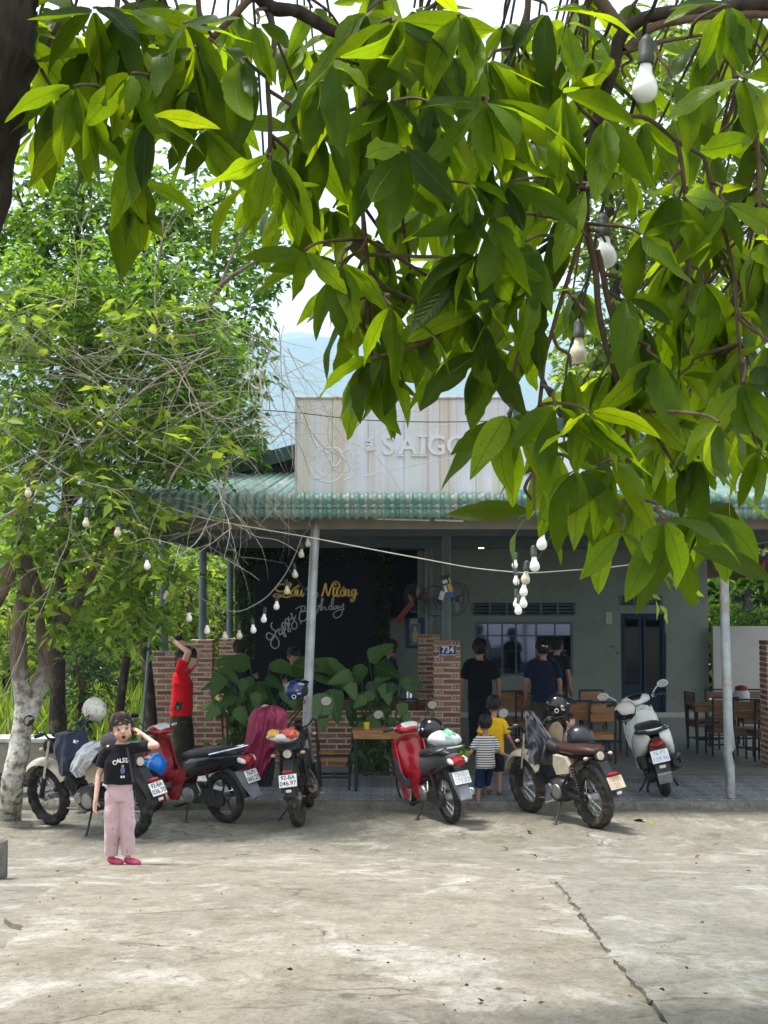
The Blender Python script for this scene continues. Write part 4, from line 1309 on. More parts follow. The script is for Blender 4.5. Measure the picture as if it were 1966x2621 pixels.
# ---- bright trees behind the roof and the open side
tree('sunlit_tree', 'bright yellow-green tree rising behind the restaurant roof', (5.0, 33, 0), [([Vector((5.0, 33, -.1)), Vector((5.2, 33, 4)), Vector((5.5, 33, 9)), Vector((5.2, 33, 14))], .25, .08),
    ([Vector((5.3, 33, 6)), Vector((7, 33, 9)), Vector((8, 33, 11))], .12, .04), ([Vector((5.2, 33, 5)), Vector((4, 32.5, 7)), Vector((3.2, 32, 8.5))], .10, .03)],
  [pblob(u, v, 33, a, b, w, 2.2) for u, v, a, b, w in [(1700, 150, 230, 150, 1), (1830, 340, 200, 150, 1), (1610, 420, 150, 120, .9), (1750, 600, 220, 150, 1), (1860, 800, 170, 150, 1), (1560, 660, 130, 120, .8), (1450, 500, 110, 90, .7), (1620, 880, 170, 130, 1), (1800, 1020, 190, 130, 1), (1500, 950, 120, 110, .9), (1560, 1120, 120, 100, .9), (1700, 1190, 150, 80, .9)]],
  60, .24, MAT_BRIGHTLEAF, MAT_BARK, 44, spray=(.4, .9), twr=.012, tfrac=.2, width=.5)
def shrub(name, label, blobs, per, leaf, mat, seed, cat='shrub', group=None, width=.42, stems=5):
    if 'creeper' in label or 'drooping' in label or 'glossy' in label: stems = 0
    c = Vector(blobs[0][0])
    base = (c.x, c.y, 0 if c.y > 16 else gz(c.y))
    root = empty(name, base, label=label, cat=cat, group=group)
    inv = Matrix.Translation(-Vector(base))
    q = np.random.default_rng(seed)
    P_, D_, S_, tw = sprays(blobs, per, leaf, q, (7, 13), (leaf * 2, leaf * 4))
    o = leaf_cloud('foliage', P_, D_, S_, mat, root, width, q, kind='stuff'); o.matrix_parent_inverse = inv
    mb = MB(); mb.tube([c, c + Vector((0, 0, .3))], .01, 5)
    for k in range(stems):
        b = Vector(blobs[k % len(blobs)][0]); f = Vector((base[0] + q.uniform(-.4, .4), base[1], base[2]))
        mb.tube(catmull([f, f.lerp(b, .5) + Vector((q.uniform(-.2, .2), 0, 0)), b], 4), [.03] * 8 + [.012], 6)
    o = mb.build('stem', MAT_TWIG, root); o.matrix_parent_inverse = inv
    return root
BG = 'bushes behind the open side of the restaurant'
for k, (lab, bl, mt, sz, per) in enumerate([
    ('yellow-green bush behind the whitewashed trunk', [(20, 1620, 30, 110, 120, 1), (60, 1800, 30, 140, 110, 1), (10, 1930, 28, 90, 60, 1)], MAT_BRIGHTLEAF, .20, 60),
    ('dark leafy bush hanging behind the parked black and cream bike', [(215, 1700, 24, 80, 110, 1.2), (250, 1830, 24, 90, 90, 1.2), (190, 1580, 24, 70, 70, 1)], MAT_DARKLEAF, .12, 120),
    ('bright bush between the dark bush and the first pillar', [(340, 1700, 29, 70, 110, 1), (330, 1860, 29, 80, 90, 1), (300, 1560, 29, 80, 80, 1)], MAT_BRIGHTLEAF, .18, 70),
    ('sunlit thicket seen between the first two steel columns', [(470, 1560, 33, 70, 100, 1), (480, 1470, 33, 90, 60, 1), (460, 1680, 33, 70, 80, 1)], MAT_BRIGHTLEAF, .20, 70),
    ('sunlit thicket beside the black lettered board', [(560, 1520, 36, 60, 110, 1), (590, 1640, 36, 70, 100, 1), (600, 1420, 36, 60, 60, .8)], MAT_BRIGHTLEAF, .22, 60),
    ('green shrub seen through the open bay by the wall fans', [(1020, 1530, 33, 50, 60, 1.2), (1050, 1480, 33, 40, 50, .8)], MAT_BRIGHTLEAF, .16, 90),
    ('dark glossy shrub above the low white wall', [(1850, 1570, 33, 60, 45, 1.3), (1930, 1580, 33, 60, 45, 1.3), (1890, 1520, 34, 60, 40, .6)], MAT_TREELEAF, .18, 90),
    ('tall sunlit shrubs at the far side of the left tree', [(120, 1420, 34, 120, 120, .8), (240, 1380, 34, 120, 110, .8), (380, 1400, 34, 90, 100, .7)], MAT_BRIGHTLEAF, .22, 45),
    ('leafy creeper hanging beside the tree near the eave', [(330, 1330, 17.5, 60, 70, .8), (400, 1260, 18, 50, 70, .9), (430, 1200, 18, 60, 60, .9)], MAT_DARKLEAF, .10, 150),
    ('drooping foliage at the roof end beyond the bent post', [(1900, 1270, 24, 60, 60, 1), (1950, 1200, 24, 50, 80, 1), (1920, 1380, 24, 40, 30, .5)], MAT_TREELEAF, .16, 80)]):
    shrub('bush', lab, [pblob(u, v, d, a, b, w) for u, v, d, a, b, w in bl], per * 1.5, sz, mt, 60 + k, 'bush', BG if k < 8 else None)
# long grass behind the low bench
q = np.random.default_rng(9)
n = 2600
P_ = np.stack([q.uniform(-9, -3.4, n), q.uniform(23, 30, n), np.zeros(n)], 1)
D_ = np.stack([q.normal(0, .35, n), q.normal(0, .35, n), np.ones(n)], 1)
o = leaf_cloud('long_grass', P_, D_, q.uniform(.4, 1.1, n), MAT_BRIGHTLEAF, None, .06, q)
tag(o, 'tall bright grass growing beyond the terrace side', 'grass', kind='stuff')
# distant treeline closing the view under the hills
q = np.random.default_rng(19)
bl = [((x, 38 + 3 * q.random(), 1.2 + 1.6 * q.random()), (2.2, 1.6, 2.6), 1.4) for x in np.arange(-16, 16, 1.8)] + [((x, 60 + 14 * q.random(), 2.5 + 1.5 * q.random()), (3.2, 3, 3.6), 1) for x in np.arange(-24, 26, 3.4)]
P_, D_, S_, tw = sprays(bl, 55, .45, q, (6, 10), (.6, 1.6))
o = leaf_cloud('treeline', P_, D_, S_, MAT_TREELEAF, None, .5, q)
tag(o, 'distant green treeline below the hills', 'trees', kind='stuff')

# ------------------------------------------------------------------ haze
mb = MB(); mb.box((0, 2440, 545), (5900, 5100, 1100))
HZ = mb.mesh('haze', 0)
t = NT('haze_air')
pv = t.new('VolumePrincipled')
pv.inputs['Color'].default_value = (.60, .80, 1.0, 1)
pv.inputs['Density'].default_value = .00028
pv.inputs['Anisotropy'].default_value = .25
t.l.new(pv.outputs[0], t.out.inputs['Volume'])
o = link('haze', HZ, t.mat); o['kind'] = 'stuff'

# ------------------------------------------------------------------ text, signs, boards
def text_mesh(body, size=1.0, extrude=.0, offset=0.0, shear=0.0, sx=1.0, spacing=1.0):
    cu = bpy.data.curves.new('text', 'FONT')
    cu.body = body; cu.size = size; cu.extrude = extrude; cu.offset = offset; cu.shear = shear
    cu.align_x = 'CENTER'; cu.align_y = 'CENTER'; cu.space_character = spacing
    cu.resolution_u = 3
    o = bpy.data.objects.new('text', cu)
    me = evaluated(o)
    bpy.data.objects.remove(o); bpy.data.curves.remove(cu)
    if sx != 1.0: me.transform(Matrix.Diagonal((sx, 1, 1, 1)))
    return me
FRONT = (R(90), 0, 0)                                  # text facing the camera
MAT_WHITEPAINT = M('white_lettering', (.70, .72, .74), .5, var=.1, bump=0)
def sign_letters():
    y = 16.45
    x0, x1 = px(757, y), px(1312, y)
    z0, z1 = at(UC, 1274, y).z, at(UC, 1015, y).z
    root = empty('beer_sign', ((x0 + x1) / 2, y, z0), label='weathered white billboard with raised SAIGON letters on the roof edge', cat='sign')
    cx, W_, H_ = (x0 + x1) / 2, x1 - x0, z1 - z0
    nP = 6                                              # the sheets the panel is made of
    for i in range(nP):
        mb = MB(); mb.box(((i + .5 - nP / 2) * W_ / nP, .06, H_ / 2), (W_ / nP - .003, .10, H_), bev=.004)
        o = mb.build('panel', MAT_SIGN, root)
    mb = MB()
    for z in (.012, H_ - .012): mb.box((0, .045, z), (W_ + .02, .13, .03), bev=.005)
    for s in (-1, 1): mb.box((s * (W_ / 2), .047, H_ / 2), (.03, .12, H_ - .03), bev=.005)
    mb.build('frame', M('sign_frame', (.45, .43, .39), .5, .2, dirt=(.25, .17, .1)), root)
    L = lambda u, v: ((u - UC) / FPX * y - cx, (at(UC, v, y).z - z0))
    def glyph(ch, u, v, hpx, sx=1.0, rot=0.0, serif=()):
        h = hpx / FPX * y
        me = text_mesh(ch, h / .73, .014, .006, 0, sx)
        lx, lz = L(u, v)
        o = link('letter', me, MAT_SIGNL, root, (lx, .0, lz), (R(90), rot, 0))
        for (dx, dz, w) in serif:
            mb = MB(); mb.box((dx / FPX * y, dz / FPX * y, 0), (w / FPX * y, .016, .043))
            mb.build('serif', MAT_SIGNL, o)
    global MAT_SIGNL
    MAT_SIGNL = M('faded_sign_letter', (.58, .61, .65), .4, var=.12, scale=5, bump=.05, dirt=(.5, .46, .36))
    glyph('S', 994, 1142, 52, 1.0)
    glyph('A', 1044, 1142, 50, 1.05, 0, ((-18, -25, 18), (19, -25, 20)))
    glyph('I', 1083, 1142, 50, 1.25, 0, ((0, -25, 22), (0, 25, 22)))
    glyph('G', 1118, 1142, 52, .95)
    glyph('O', 1172, 1142, 52, 1.0)
    glyph('N', 1226, 1142, 50, 1.0, 0, ((-20, -25, 18), (-22, 25, 16), (20, 25, 18)))
    glyph('BIA', 948, 1136, 18, 1.0, R(-90))
    # faint raised dragon roundel
    mb = MB()
    def loop(pts, r):
        P = []
        for u, v in pts:
            lx, lz = L(u, v); P.append((lx, .0125, lz))
        mb.tube(catmull(P, 6), r * .75, 6)
    loop([(838 + 44 * math.cos(a) * 1.05, 1190 + 44 * math.sin(a)) for a in [k * .35 - 2.6 for k in range(17)]], .012)
    loop([(838 + 34 * math.cos(a), 1190 + 30 * math.sin(a)) for a in [k * .4 + .4 for k in range(12)]], .009)
    loop([(806, 1170), (818, 1150), (838, 1160), (858, 1146), (874, 1160), (868, 1184), (850, 1194), (846, 1176), (832, 1182), (826, 1204)], .014)
    loop([(874, 1160), (890, 1150), (902, 1166), (896, 1190), (908, 1204), (898, 1222), (880, 1228)], .013)
    loop([(902, 1166), (918, 1158), (914, 1180), (930, 1190), (914, 1200)], .010)
    loop([(930, 1220), (980, 1208), (1060, 1190), (1160, 1172)], .010)
    loop([(1030, 1108), (1090, 1094), (1190, 1080)], .008)
    loop([(790, 1090), (800, 1120), (812, 1146)], .02)
    mb.build('emblem', MAT_SIGNL, root, smooth=180)
    mb = MB(); mb.cyl((L(1083, 1015)[0], .06, H_ - .02), (L(1082, 985)[0], .06, H_ + .14), .016, n=8); mb.torus((L(1082, 985)[0], .06, H_ + .15), .028, .008, (0, 1, 0), 12, 5)
    mb.build('pipe', MAT_GALV, root)
    mb = MB()
    for s in (-.8, -.2, .5, 1.0):
        mb.cyl((s, .12, H_ * .8), (s + .05, 1.4, .22), .018, n=6); mb.box((s, .13, -.02), (.05, .06, .12))
    mb.build('strut', MAT_STEEL, root)
    return root
sign_letters()
def banner():
    y = 16.52
    x0, x1, z0, z1 = px(1316, y), px(1600, y), at(UC, 1284, y).z, at(UC, 1120, y).z
    root = empty('dish_banner', ((x0 + x1) / 2, y, z0), label='pale blue and white menu banner half hidden by leaves', cat='banner')
    W_, H_ = x1 - x0, z1 - z0
    mb = MB(); mb.box((0, 0, H_ / 2), (W_, .03, H_)); mb.build('panel', M('banner_white', (.62, .68, .76), .5, var=.12, scale=2), root)
    mb = MB(); mb.box((0, -.018, .075), (W_ - .01, .004, .13)); mb.build('stripe', M('banner_blue', (.16, .36, .52), .5, var=.15), root)
    mb = MB(); mb.box((0, -.0, .008), (W_ + .02, .05, .018)); mb.build('frame', MAT_SIGN, root)
    z = lambda v: at(UC, v, y).z - z0
    xx = lambda u: px(u, y) - (x0 + x1) / 2
    for s, u, v, h, m in [('T', 1436, 1241, 15, (.02, .30, .24)), ('C', 1492, 1241, 15, (.02, .30, .24)), ('Á', 1507, 1241, 15, (.02, .30, .24)), ('TRỨ', 1540, 1241, 15, (.02, .30, .24)), ('101 N', 1452, 1272, 9, (.7, .75, .8)), ('TR', 1519, 1272, 9, (.7, .75, .8)), ('NỘI', 1346, 1212, 9, (.12, .34, .55))]:
        me = text_mesh(s, h / FPX * y / .73, .003, .003)
        link('letter', me, M('banner_text_%d' % int(m[0] * 100), m, .5, bump=0), root, (xx(u), -.024, z(v)), FRONT)
banner()
def lettered_board():
    y = 27.2
    x0, x1, z0, z1 = px(652, y), px(956, y), FLOOR, at(UC, 1440, y).z
    root = empty('lettered_board', ((x0 + x1) / 2, y, FLOOR), label='tall black backdrop board with gold and grey script lettering', cat='board')
    mb = MB(); mb.box((0, .03, (z1 - z0) / 2), (x1 - x0, .06, z1 - z0), bev=.01)
    mb.build('panel', M('black_board', (.005, .006, .009), .6, var=.3, scale=2, bump=.03, spec=.1), root)
    cx = (x0 + x1) / 2
    def strokes(name, L, mat, r):
        mb = MB()
        for st in L:
            P = []
            for a, b in st:
                u, v = 640 + a * .1929, 1470 + b * .1929
                p = at(u, v, y); P.append((p.x - cx, -.012, p.z - FLOOR))
            mb.tube(catmull(P, 5), r, 6)
        mb.build(name, mat, root)
    gold = [[(470, 135), (420, 130), (370, 150), (345, 180), (360, 215), (410, 228), (470, 215), (520, 180), (545, 140), (535, 115), (512, 125), (500, 170), (470, 240), (430, 285), (370, 300), (325, 290), (320, 275), (345, 262), (400, 275), (460, 300), (510, 300), (550, 275)],
        [(600, 210), (570, 205), (550, 240), (550, 275), (570, 285), (600, 255), (612, 205), (600, 270), (620, 285)], [(580, 192), (605, 172), (626, 190)], [(622, 160), (640, 148), (652, 155), (640, 168)],
        [(640, 205), (630, 260), (645, 285), (675, 255), (690, 205), (678, 265), (695, 290), (720, 250)],
        [(955, 295), (985, 200), (1005, 120), (1015, 200), (1040, 285), (1075, 180), (1110, 110), (1150, 98), (1185, 130), (1180, 170), (1140, 185), (1100, 165), (1105, 130), (1130, 125), (1140, 150)],
        [(1115, 190), (1105, 260), (1120, 290), (1150, 260), (1165, 190), (1155, 270), (1170, 295), (1200, 260)], [(1165, 192), (1185, 182), (1188, 170)],
        [(1230, 200), (1205, 230), (1205, 275), (1225, 290), (1250, 255), (1245, 205), (1230, 200)], [(1245, 208), (1264, 198), (1266, 186)], [(1232, 185), (1250, 163)],
        [(1275, 205), (1265, 290), (1275, 230), (1300, 205), (1315, 220), (1305, 275), (1320, 292), (1340, 270)],
        [(1395, 205), (1365, 205), (1350, 245), (1360, 285), (1385, 270), (1405, 205), (1395, 290), (1375, 350), (1350, 360), (1340, 335), (1370, 310), (1430, 250)]]
    heart = [[(830, 290), (780, 230), (750, 195), (765, 172), (790, 185), (815, 225), (850, 240), (890, 240), (905, 275), (880, 312), (850, 305), (830, 290)]]
    grey = [[(300, 640), (280, 665), (295, 720), (345, 765), (290, 850), (250, 870), (220, 830), (225, 790), (255, 775), (300, 800), (350, 830), (385, 890), (380, 950), (335, 985), (285, 950), (280, 890), (320, 830), (350, 760), (385, 715)],
        [(425, 720), (390, 740), (385, 780), (405, 800), (430, 765), (430, 740), (430, 790), (450, 770)],
        [(440, 680), (455, 760), (480, 820), (455, 820), (450, 790), (470, 700), (455, 640), (430, 650), (425, 700), (480, 730)],
        [(490, 640), (510, 700), (540, 745), (515, 760), (505, 730), (520, 640), (495, 590), (470, 600), (480, 650), (530, 650)],
        [(510, 560), (520, 600), (550, 590), (560, 530), (545, 520), (580, 600), (625, 660), (610, 720), (570, 720), (550, 680), (580, 620), (605, 545)],
        [(690, 440), (660, 530), (655, 600), (680, 630), (670, 660)], [(605, 465), (640, 440), (700, 420), (735, 435), (720, 475), (670, 500), (740, 490), (770, 510), (760, 570), (710, 620), (660, 610)],
        [(795, 495), (785, 545), (800, 555), (820, 520)], [(830, 505), (825, 550), (832, 520), (850, 505)], [(930, 395), (905, 470), (900, 495), (880, 520)], [(890, 425), (960, 415)],
        [(940, 480), (955, 400), (970, 330), (955, 325), (945, 400), (940, 480), (975, 440), (1000, 440), (995, 470), (1030, 465)],
        [(1090, 430), (1060, 420), (1045, 450), (1065, 470), (1090, 440), (1110, 330), (1100, 310), (1080, 380), (1090, 460), (1110, 455)],
        [(1150, 420), (1120, 430), (1115, 455), (1140, 455), (1160, 420), (1155, 450), (1175, 445)],
        [(1180, 410), (1185, 445), (1215, 430), (1240, 390), (1235, 450), (1210, 540), (1150, 578), (1115, 560), (1110, 520), (1160, 480), (1255, 460)]]
    strokes('gold_lettering', gold, M('gold_letter', (.62, .42, .10), .35, .4, var=.2), .020)
    strokes('heart', heart, M('pale_letter', (.36, .40, .40), .5), .011)
    strokes('grey_lettering', grey, M('pale_letter', (.36, .40, .40), .5), .012)
lettered_board()
# clipped artificial hedge wall round the board
mb = MB(); mb.box((px(800, 27.6), 27.75, 1.85), (px(1000, 27.6) - px(604, 27.6), .1, 3.4))
HW = mb.build('hedge_panel', M('hedge_backing', (.008, .02, .012), .9)); tag(HW, 'dark artificial hedge wall around the black lettered board', 'hedge')
q = np.random.default_rng(77)
n = 5200
P_ = np.stack([q.uniform(px(602, 27.5), px(1002, 27.5), n), np.full(n, 27.69), q.uniform(.2, 3.5, n)], 1)
D_ = np.stack([q.normal(0, .6, n), -np.abs(q.normal(.5, .4, n)), q.normal(-.3, .6, n)], 1)
leaf_cloud('leaf_cover', P_, D_, q.uniform(.07, .13, n), MAT_DARKLEAF, HW, .5, q, kind='stuff')
def number_plate():
    y = 19.985
    c = at(1146, 1667, y)
    root = empty('house_number', c, label='blue enamel house number plate reading 734 on a brick pillar', cat='sign')
    w, h = 44 / FPX * y, 30 / FPX * y
    mb = MB(); mb.box((0, 0, 0), (w, .012, h), bev=.003); mb.build('frame', M('plate_rim', (.35, .36, .38), .4, .3), root)
    mb = MB(); mb.box((0, -.008, 0), (w - .018, .006, h - .018)); mb.build('panel', M('plate_blue', (.008, .016, .11), .3, var=.15, bump=0), root)
    link('number', text_mesh('734', .128, .002, .004, 0, .92), MAT_WHITEPAINT, root, (.0, -.012, .018), FRONT)
    link('caption', text_mesh('TT ĐỒNG MỚI NGHĨA', .024, .001, .001), MAT_WHITEPAINT, root, (-.01, -.012, -.052), FRONT)
number_plate()
def poster():
    y = WY - .54
    c = at(1066, 1620, y)
    root = empty('framed_poster', c, label='dark blue framed drink poster on the half wall by the fans', cat='poster')
    w, h = 52 / FPX * y, 78 / FPX * y
    mb = MB(); mb.box((0, 0, 0), (w, .03, h), bev=.006); mb.build('frame', M('poster_blue', (.015, .035, .09), .4), root)
    mb = MB(); mb.box((-.03, -.018, -.03), (w * .55, .006, h * .72)); mb.build('sheet', M('poster_sheet', (.12, .17, .24), .5, var=.5, scale=8), root)
    mb = MB(); mb.lathe([(.02, -.16), (.055, -.15), (.06, .02), (.03, .07), (.022, .16)], (-.03, -.026, -.02), n=10); mb.v = [(a, -.024 + (b + .026) * .05, c_) for a, b, c_ in mb.v]
    mb.build('bottle_print', M('poster_gold', (.5, .38, .16), .4), root)
    for k in range(3):
        mb = MB(); mb.box((-.05, -.02, .20 + k * .035), (.16, .004, .012)); mb.build('print_line', MAT_WHITEPAINT, root)
poster()
def flyer():
    y = 19.9
    c = at(1146, 1502, y)
    root = empty('hanging_flyer', c, (0, R(-14), 0), label='bright printed card tied to the steel column above the number plate', cat='card')
    mb = MB(); mb.box((0, 0, 0), (.13, .008, .34), bev=.002); mb.build('card', M('flyer_black', (.02, .022, .03), .4), root)
    for k, (x, z, w, h, cc) in enumerate([(-.02, .08, .07, .05, (.7, .7, .66)), (.03, -.02, .06, .12, (.62, .40, .14)), (-.035, -.02, .04, .10, (.75, .75, .72)), (0, -.12, .12, .08, (.02, .12, .32)), (.05, .07, .02, .1, (.6, .55, .3))]):
        mb = MB(); mb.box((x, -.006, z), (w, .004, h)); mb.build('print', M('flyer_print_%d' % k, cc, .4, bump=0), root)
    mb = MB(); mb.box((-.11, -.01, -.10), (.07, .004, .12), rot=(0, R(30), 0)); mb.build('paper_tail', M('flyer_paper', (.6, .62, .5), .6), root)
flyer()

# ------------------------------------------------------------------ wall fans
def fan(u, v, d, aim, label, red=False):
    c = at(u, v, d)
    root = empty('wall_fan', c, label=label, cat='fan', group='wall fans on the columns')
    a = Vector(aim).normalized()
    x, y = frame_to(a)
    mb = MB()
    Rr = .24
    for s in (-1, 1):
        mb.torus(a * (.05 * s + .02), Rr, .006, a, 28, 5)
        for k in range(30):
            an = 2 * math.pi * k / 30
            e = x * math.cos(an) + y * math.sin(an)
            mb.tube([a * (.02 + s * .085) + e * .05, a * (.02 + s * .085) + e * .14, a * (.02 + .05 * s) + e * Rr], .0022, 3)
    mb.build('cage', M('fan_wire', (.05, .055, .06), .4, .5), root)
    for k in range(3):
        an = 2 * math.pi * k / 3
        e = x * math.cos(an) + y * math.sin(an); f = a.cross(e)
        mb = MB(); mb.add([e * .03 - f * .02, e * .2 - f * .07 + a * .02, e * .215 + f * .05 - a * .02, e * .12 + f * .08 - a * .02, e * .03 + f * .03], [(0, 1, 2, 3, 4)])
        mb.build('blade', M('fan_blade', (.06, .07, .08), .3), root)
    mb = MB(); mb.lathe([(.03, -.22), (.075, -.20), (.08, -.10), (.05, -.05)], (0, 0, 0), a, 14); mb.lathe([(.045, .06), (.04, .12), (.01, .125)], (0, 0, 0), a, 12)
    mb.build('motor', M('fan_red', (.28, .03, .03), .4) if red else M('fan_motor', (.06, .07, .09), .4), root)
    mb = MB(); mb.tube([a * -.16, a * -.18 + Vector((0, 0, -.16)), a * -.3 + Vector((0, 0, -.20))], .02, 8); mb.box(a * -.3 + Vector((0, 0, -.2)), (.06, .06, .14))
    mb.build('bracket', MAT_STEEL, root)
fan(1066, 1530, 23.9, (-.75, -.6, -.15), 'red and black wall fan turned towards the hedge wall', True)
fan(1163, 1532, 20.6, (.7, -.7, -.1), 'wall fan on the number plate column facing the dining room')
fan(1112, 1538, 22.5, (-.3, -.9, -.1), 'shadowed wall fan between the two brick pillar columns')
fan(1908, 1532, 26, (-.2, -.95, -.1), 'black wall fan beyond the bent post')
# red awning arm seen through the bay, red cooler box on the far right beam
mb = MB(); mb.cyl(at(1018, 1590, 28.2), at(1058, 1540, 28.0), .05, n=10); tag(mb.build('red_pipe', M('red_pipe', (.42, .05, .06), .5)), 'slanting red pipe under the red wall fan', 'pipe')
mb = MB(); c = at(1922, 1455, 25); mb.box(c, (.42, .25, .26), bev=.02); tag(mb.build('red_sign_box', M('red_box', (.25, .012, .018), .4)), 'small dark red box sign under the roof beyond the bent post', 'sign')

# ------------------------------------------------------------------ chairs and tables
MAT_WOOD = None
def mat_wood(name, a, b):
    t = NT(name)
    co = t.coord(); inf = t.new('ObjectInfo')
    cs = t.new('CombineXYZ'); t.l.new(t.math('MULTIPLY', inf.outputs['Random'], 13.0), cs.inputs[1])
    va = t.new('VectorMath', operation='ADD'); t.l.new(co, va.inputs[0]); t.l.new(cs.outputs[0], va.inputs[1])
    n = t.noise(t.map(va.outputs[0], scale=(1.2, 14, 14)), 3, 5, .6, .6)
    c = t.ramp(n, [(.3, a), (.7, b)])
    c = t.mix(1, c, t.ramp(inf.outputs['Random'], [(0, (.75, .75, .75)), (1, (1.15, 1.15, 1.15))]), 'MULTIPLY')
    return t.done(t.bsdf(c, .38, 0, t.bump(n, .1, .003), .5))
MAT_WOOD = mat_wood('varnished_wood', (.20, .085, .025), (.42, .21, .075))
MAT_REDWOOD = mat_wood('dark_red_wood', (.10, .025, .012), (.18, .05, .022))
MAT_CFRAME = M('chair_steel', (.012, .018, .022), .45, var=.2, bump=.03)
def shared(cache, key, fn):
    if key not in cache: cache[key] = fn()
    return cache[key]
_mc = {}
def boxme(key, d, mat, bev=.004):
    def f():
        mb = MB(); mb.box((0, 0, 0), d, bev=bev)
        me = mb.mesh(key); me.materials.append(mat); return me
    return shared(_mc, key, f)
def chair(loc, rz, label, group='wooden slatted chairs with dark steel frames', wood=None, wk='w'):
    wood = wood or MAT_WOOD
    r = empty('slatted_chair', loc, (0, 0, rz), label, 'chair', group)
    for sx in (-1, 1):
        link('leg', boxme('fleg', (.028, .028, .44), MAT_CFRAME), None, r, (sx * .19, .19, .22))
        link('leg', boxme('bleg', (.028, .03, .90), MAT_CFRAME), None, r, (sx * .19, -.20, .45), (R(3), 0, 0))
        link('side_rail', boxme('srail', (.022, .36, .026), MAT_CFRAME), None, r, (sx * .19, 0, .16))
        link('seat_rail', boxme('serail', (.024, .37, .03), MAT_CFRAME), None, r, (sx * .19, 0, .425))
    for sy in (-1, 1): link('apron', boxme('aprn' + wk, (.35, .014, .085), wood, .003), None, r, (0, sy * .183, .392))
    for sx in (-1, 1): link('apron', boxme('apry' + wk, (.014, .34, .085), wood, .003), None, r, (sx * .172, 0, .392))
    link('stretcher', boxme('strt', (.36, .02, .022), MAT_CFRAME), None, r, (0, 0, .16))
    link('top_rail', boxme('trail', (.38, .026, .026), MAT_CFRAME), None, r, (0, -.221, .885))
    for k in range(4): link('seat_slat', boxme('sslat' + wk, (.37, .092, .018), wood, .003), None, r, (0, -.145 + k * .098, .45))
    for k, (z, h) in enumerate(((.80, .11), (.665, .11))): link('back_slat', boxme('bslat' + wk, (.352, .016, .112), wood, .003), None, r, (0, -.206 - .008 * k * -1, z), (R(3), 0, 0))
    return r
def table(loc, rz, label, w=1.1, d=.62, h=.74, wood=None, wk='w', group='wooden dining tables'):
    wood = wood or MAT_WOOD
    r = empty('dining_table', loc, (0, 0, rz), label, 'table', group)
    n = 5
    for k in range(n): link('top_plank', boxme('plank%s%.2f' % (wk, w), (w, d / n - .006, .022), wood, .003), None, r, (0, (k + .5 - n / 2) * d / n, h - .011))
    for sx in (-1, 1):
        for sy in (-1, 1): link('leg', boxme('tleg', (.036, .036, .715), MAT_CFRAME), None, r, (sx * (w / 2 - .05), sy * (d / 2 - .04), .358))
        link('side_rail', boxme('tsr%.2f' % d, (.026, d - .12, .03), MAT_CFRAME), None, r, (sx * (w / 2 - .05), 0, .70))
    for sy in (-1, 1): link('long_rail', boxme('tlr%.2f' % w, (w - .14, .026, .03), MAT_CFRAME), None, r, (0, sy * (d / 2 - .04), .70))
    for sy in (-1, 1): link('apron', boxme('tap%s%.2f' % (wk, w), (w - .03, .016, .075), wood, .003), None, r, (0, sy * (d / 2 - .012), .678))
    link('foot_rail', boxme('tfr%.2f' % w, (w - .14, .026, .03), MAT_CFRAME), None, r, (0, 0, .2))
    return r
fl = lambda x, y: (x, y, FLOOR + .002)
T1 = table(fl(.08, 17.7), 0, 'small wooden table with a yellow cup beside the red and grey bike', .95, .55)
chair(fl(-.62, 17.75), R(-90), 'wooden chair drawn up to the small front table')
chair(fl(-1.80, 17.95), R(-75), 'wooden chair half hidden by the maroon raincoat')
# dining room, behind the scrambler and helmets
chair(fl(px(1530, 20.6), 20.6), R(4), 'wooden chair with its back to the yard nearest the white scooter')
chair(fl(px(1474, 20.9), 20.9), R(-3), 'wooden chair with its back to the yard behind the open-visor helmet')
table(fl(px(1500, 21.7), 21.7), 0, 'wooden table behind the two chairs near the white scooter', 1.2, .7)
chair(fl(px(1514, 23.0), 23.0), R(178), 'wooden chair facing the yard at the table near the white scooter')
chair(fl(px(1420, 23.2), 23.2), R(185), 'wooden chair facing the yard beside the man in the cap')
table(fl(px(1310, 24.2), 24.4), 0, 'long wooden table with food between the two standing men', 1.5, .7)
chair(fl(px(1300, 23.2), 23.2), R(2), 'wooden chair at the food table between the two standing men')
chair(fl(px(1348, 22.6), 22.6), R(-4), 'wooden chair by the left hand of the man in the cap')
# far right tables
DW = mat_wood('shaded_wood', (.09, .045, .02), (.20, .10, .04))  # darker copy of the varnished wood, shade put into its colour
table(fl(px(1880, 22.2), 22.2), 0, 'dark table with a red-lidded jar by the low white wall', 1.5, .75, wood=DW, wk='d')
chair(fl(px(1786, 22.8), 22.6), R(-80), 'dark chair at the head of the jar table', wood=DW, wk='d')
chair(fl(px(1840, 21.6), 21.6), R(3), 'dark chair with its back to the yard left of the bent post base', wood=DW, wk='d')
chair(fl(px(1895, 21.2), 21.2), R(-2), 'dark chair with its back to the yard right of the bent post', wood=DW, wk='d')
chair(fl(px(1945, 20.9), 20.9), R(5), 'dark chair cut by the brick pillar at the picture edge', wood=DW, wk='d')
chair(fl(px(1838, 23.2), 23.2), R(180), 'dark chair on the wall side of the jar table', wood=DW, wk='d')
chair(fl(px(1920, 23.2), 23.2), R(176), 'dark chair on the wall side next to the jar', wood=DW, wk='d')
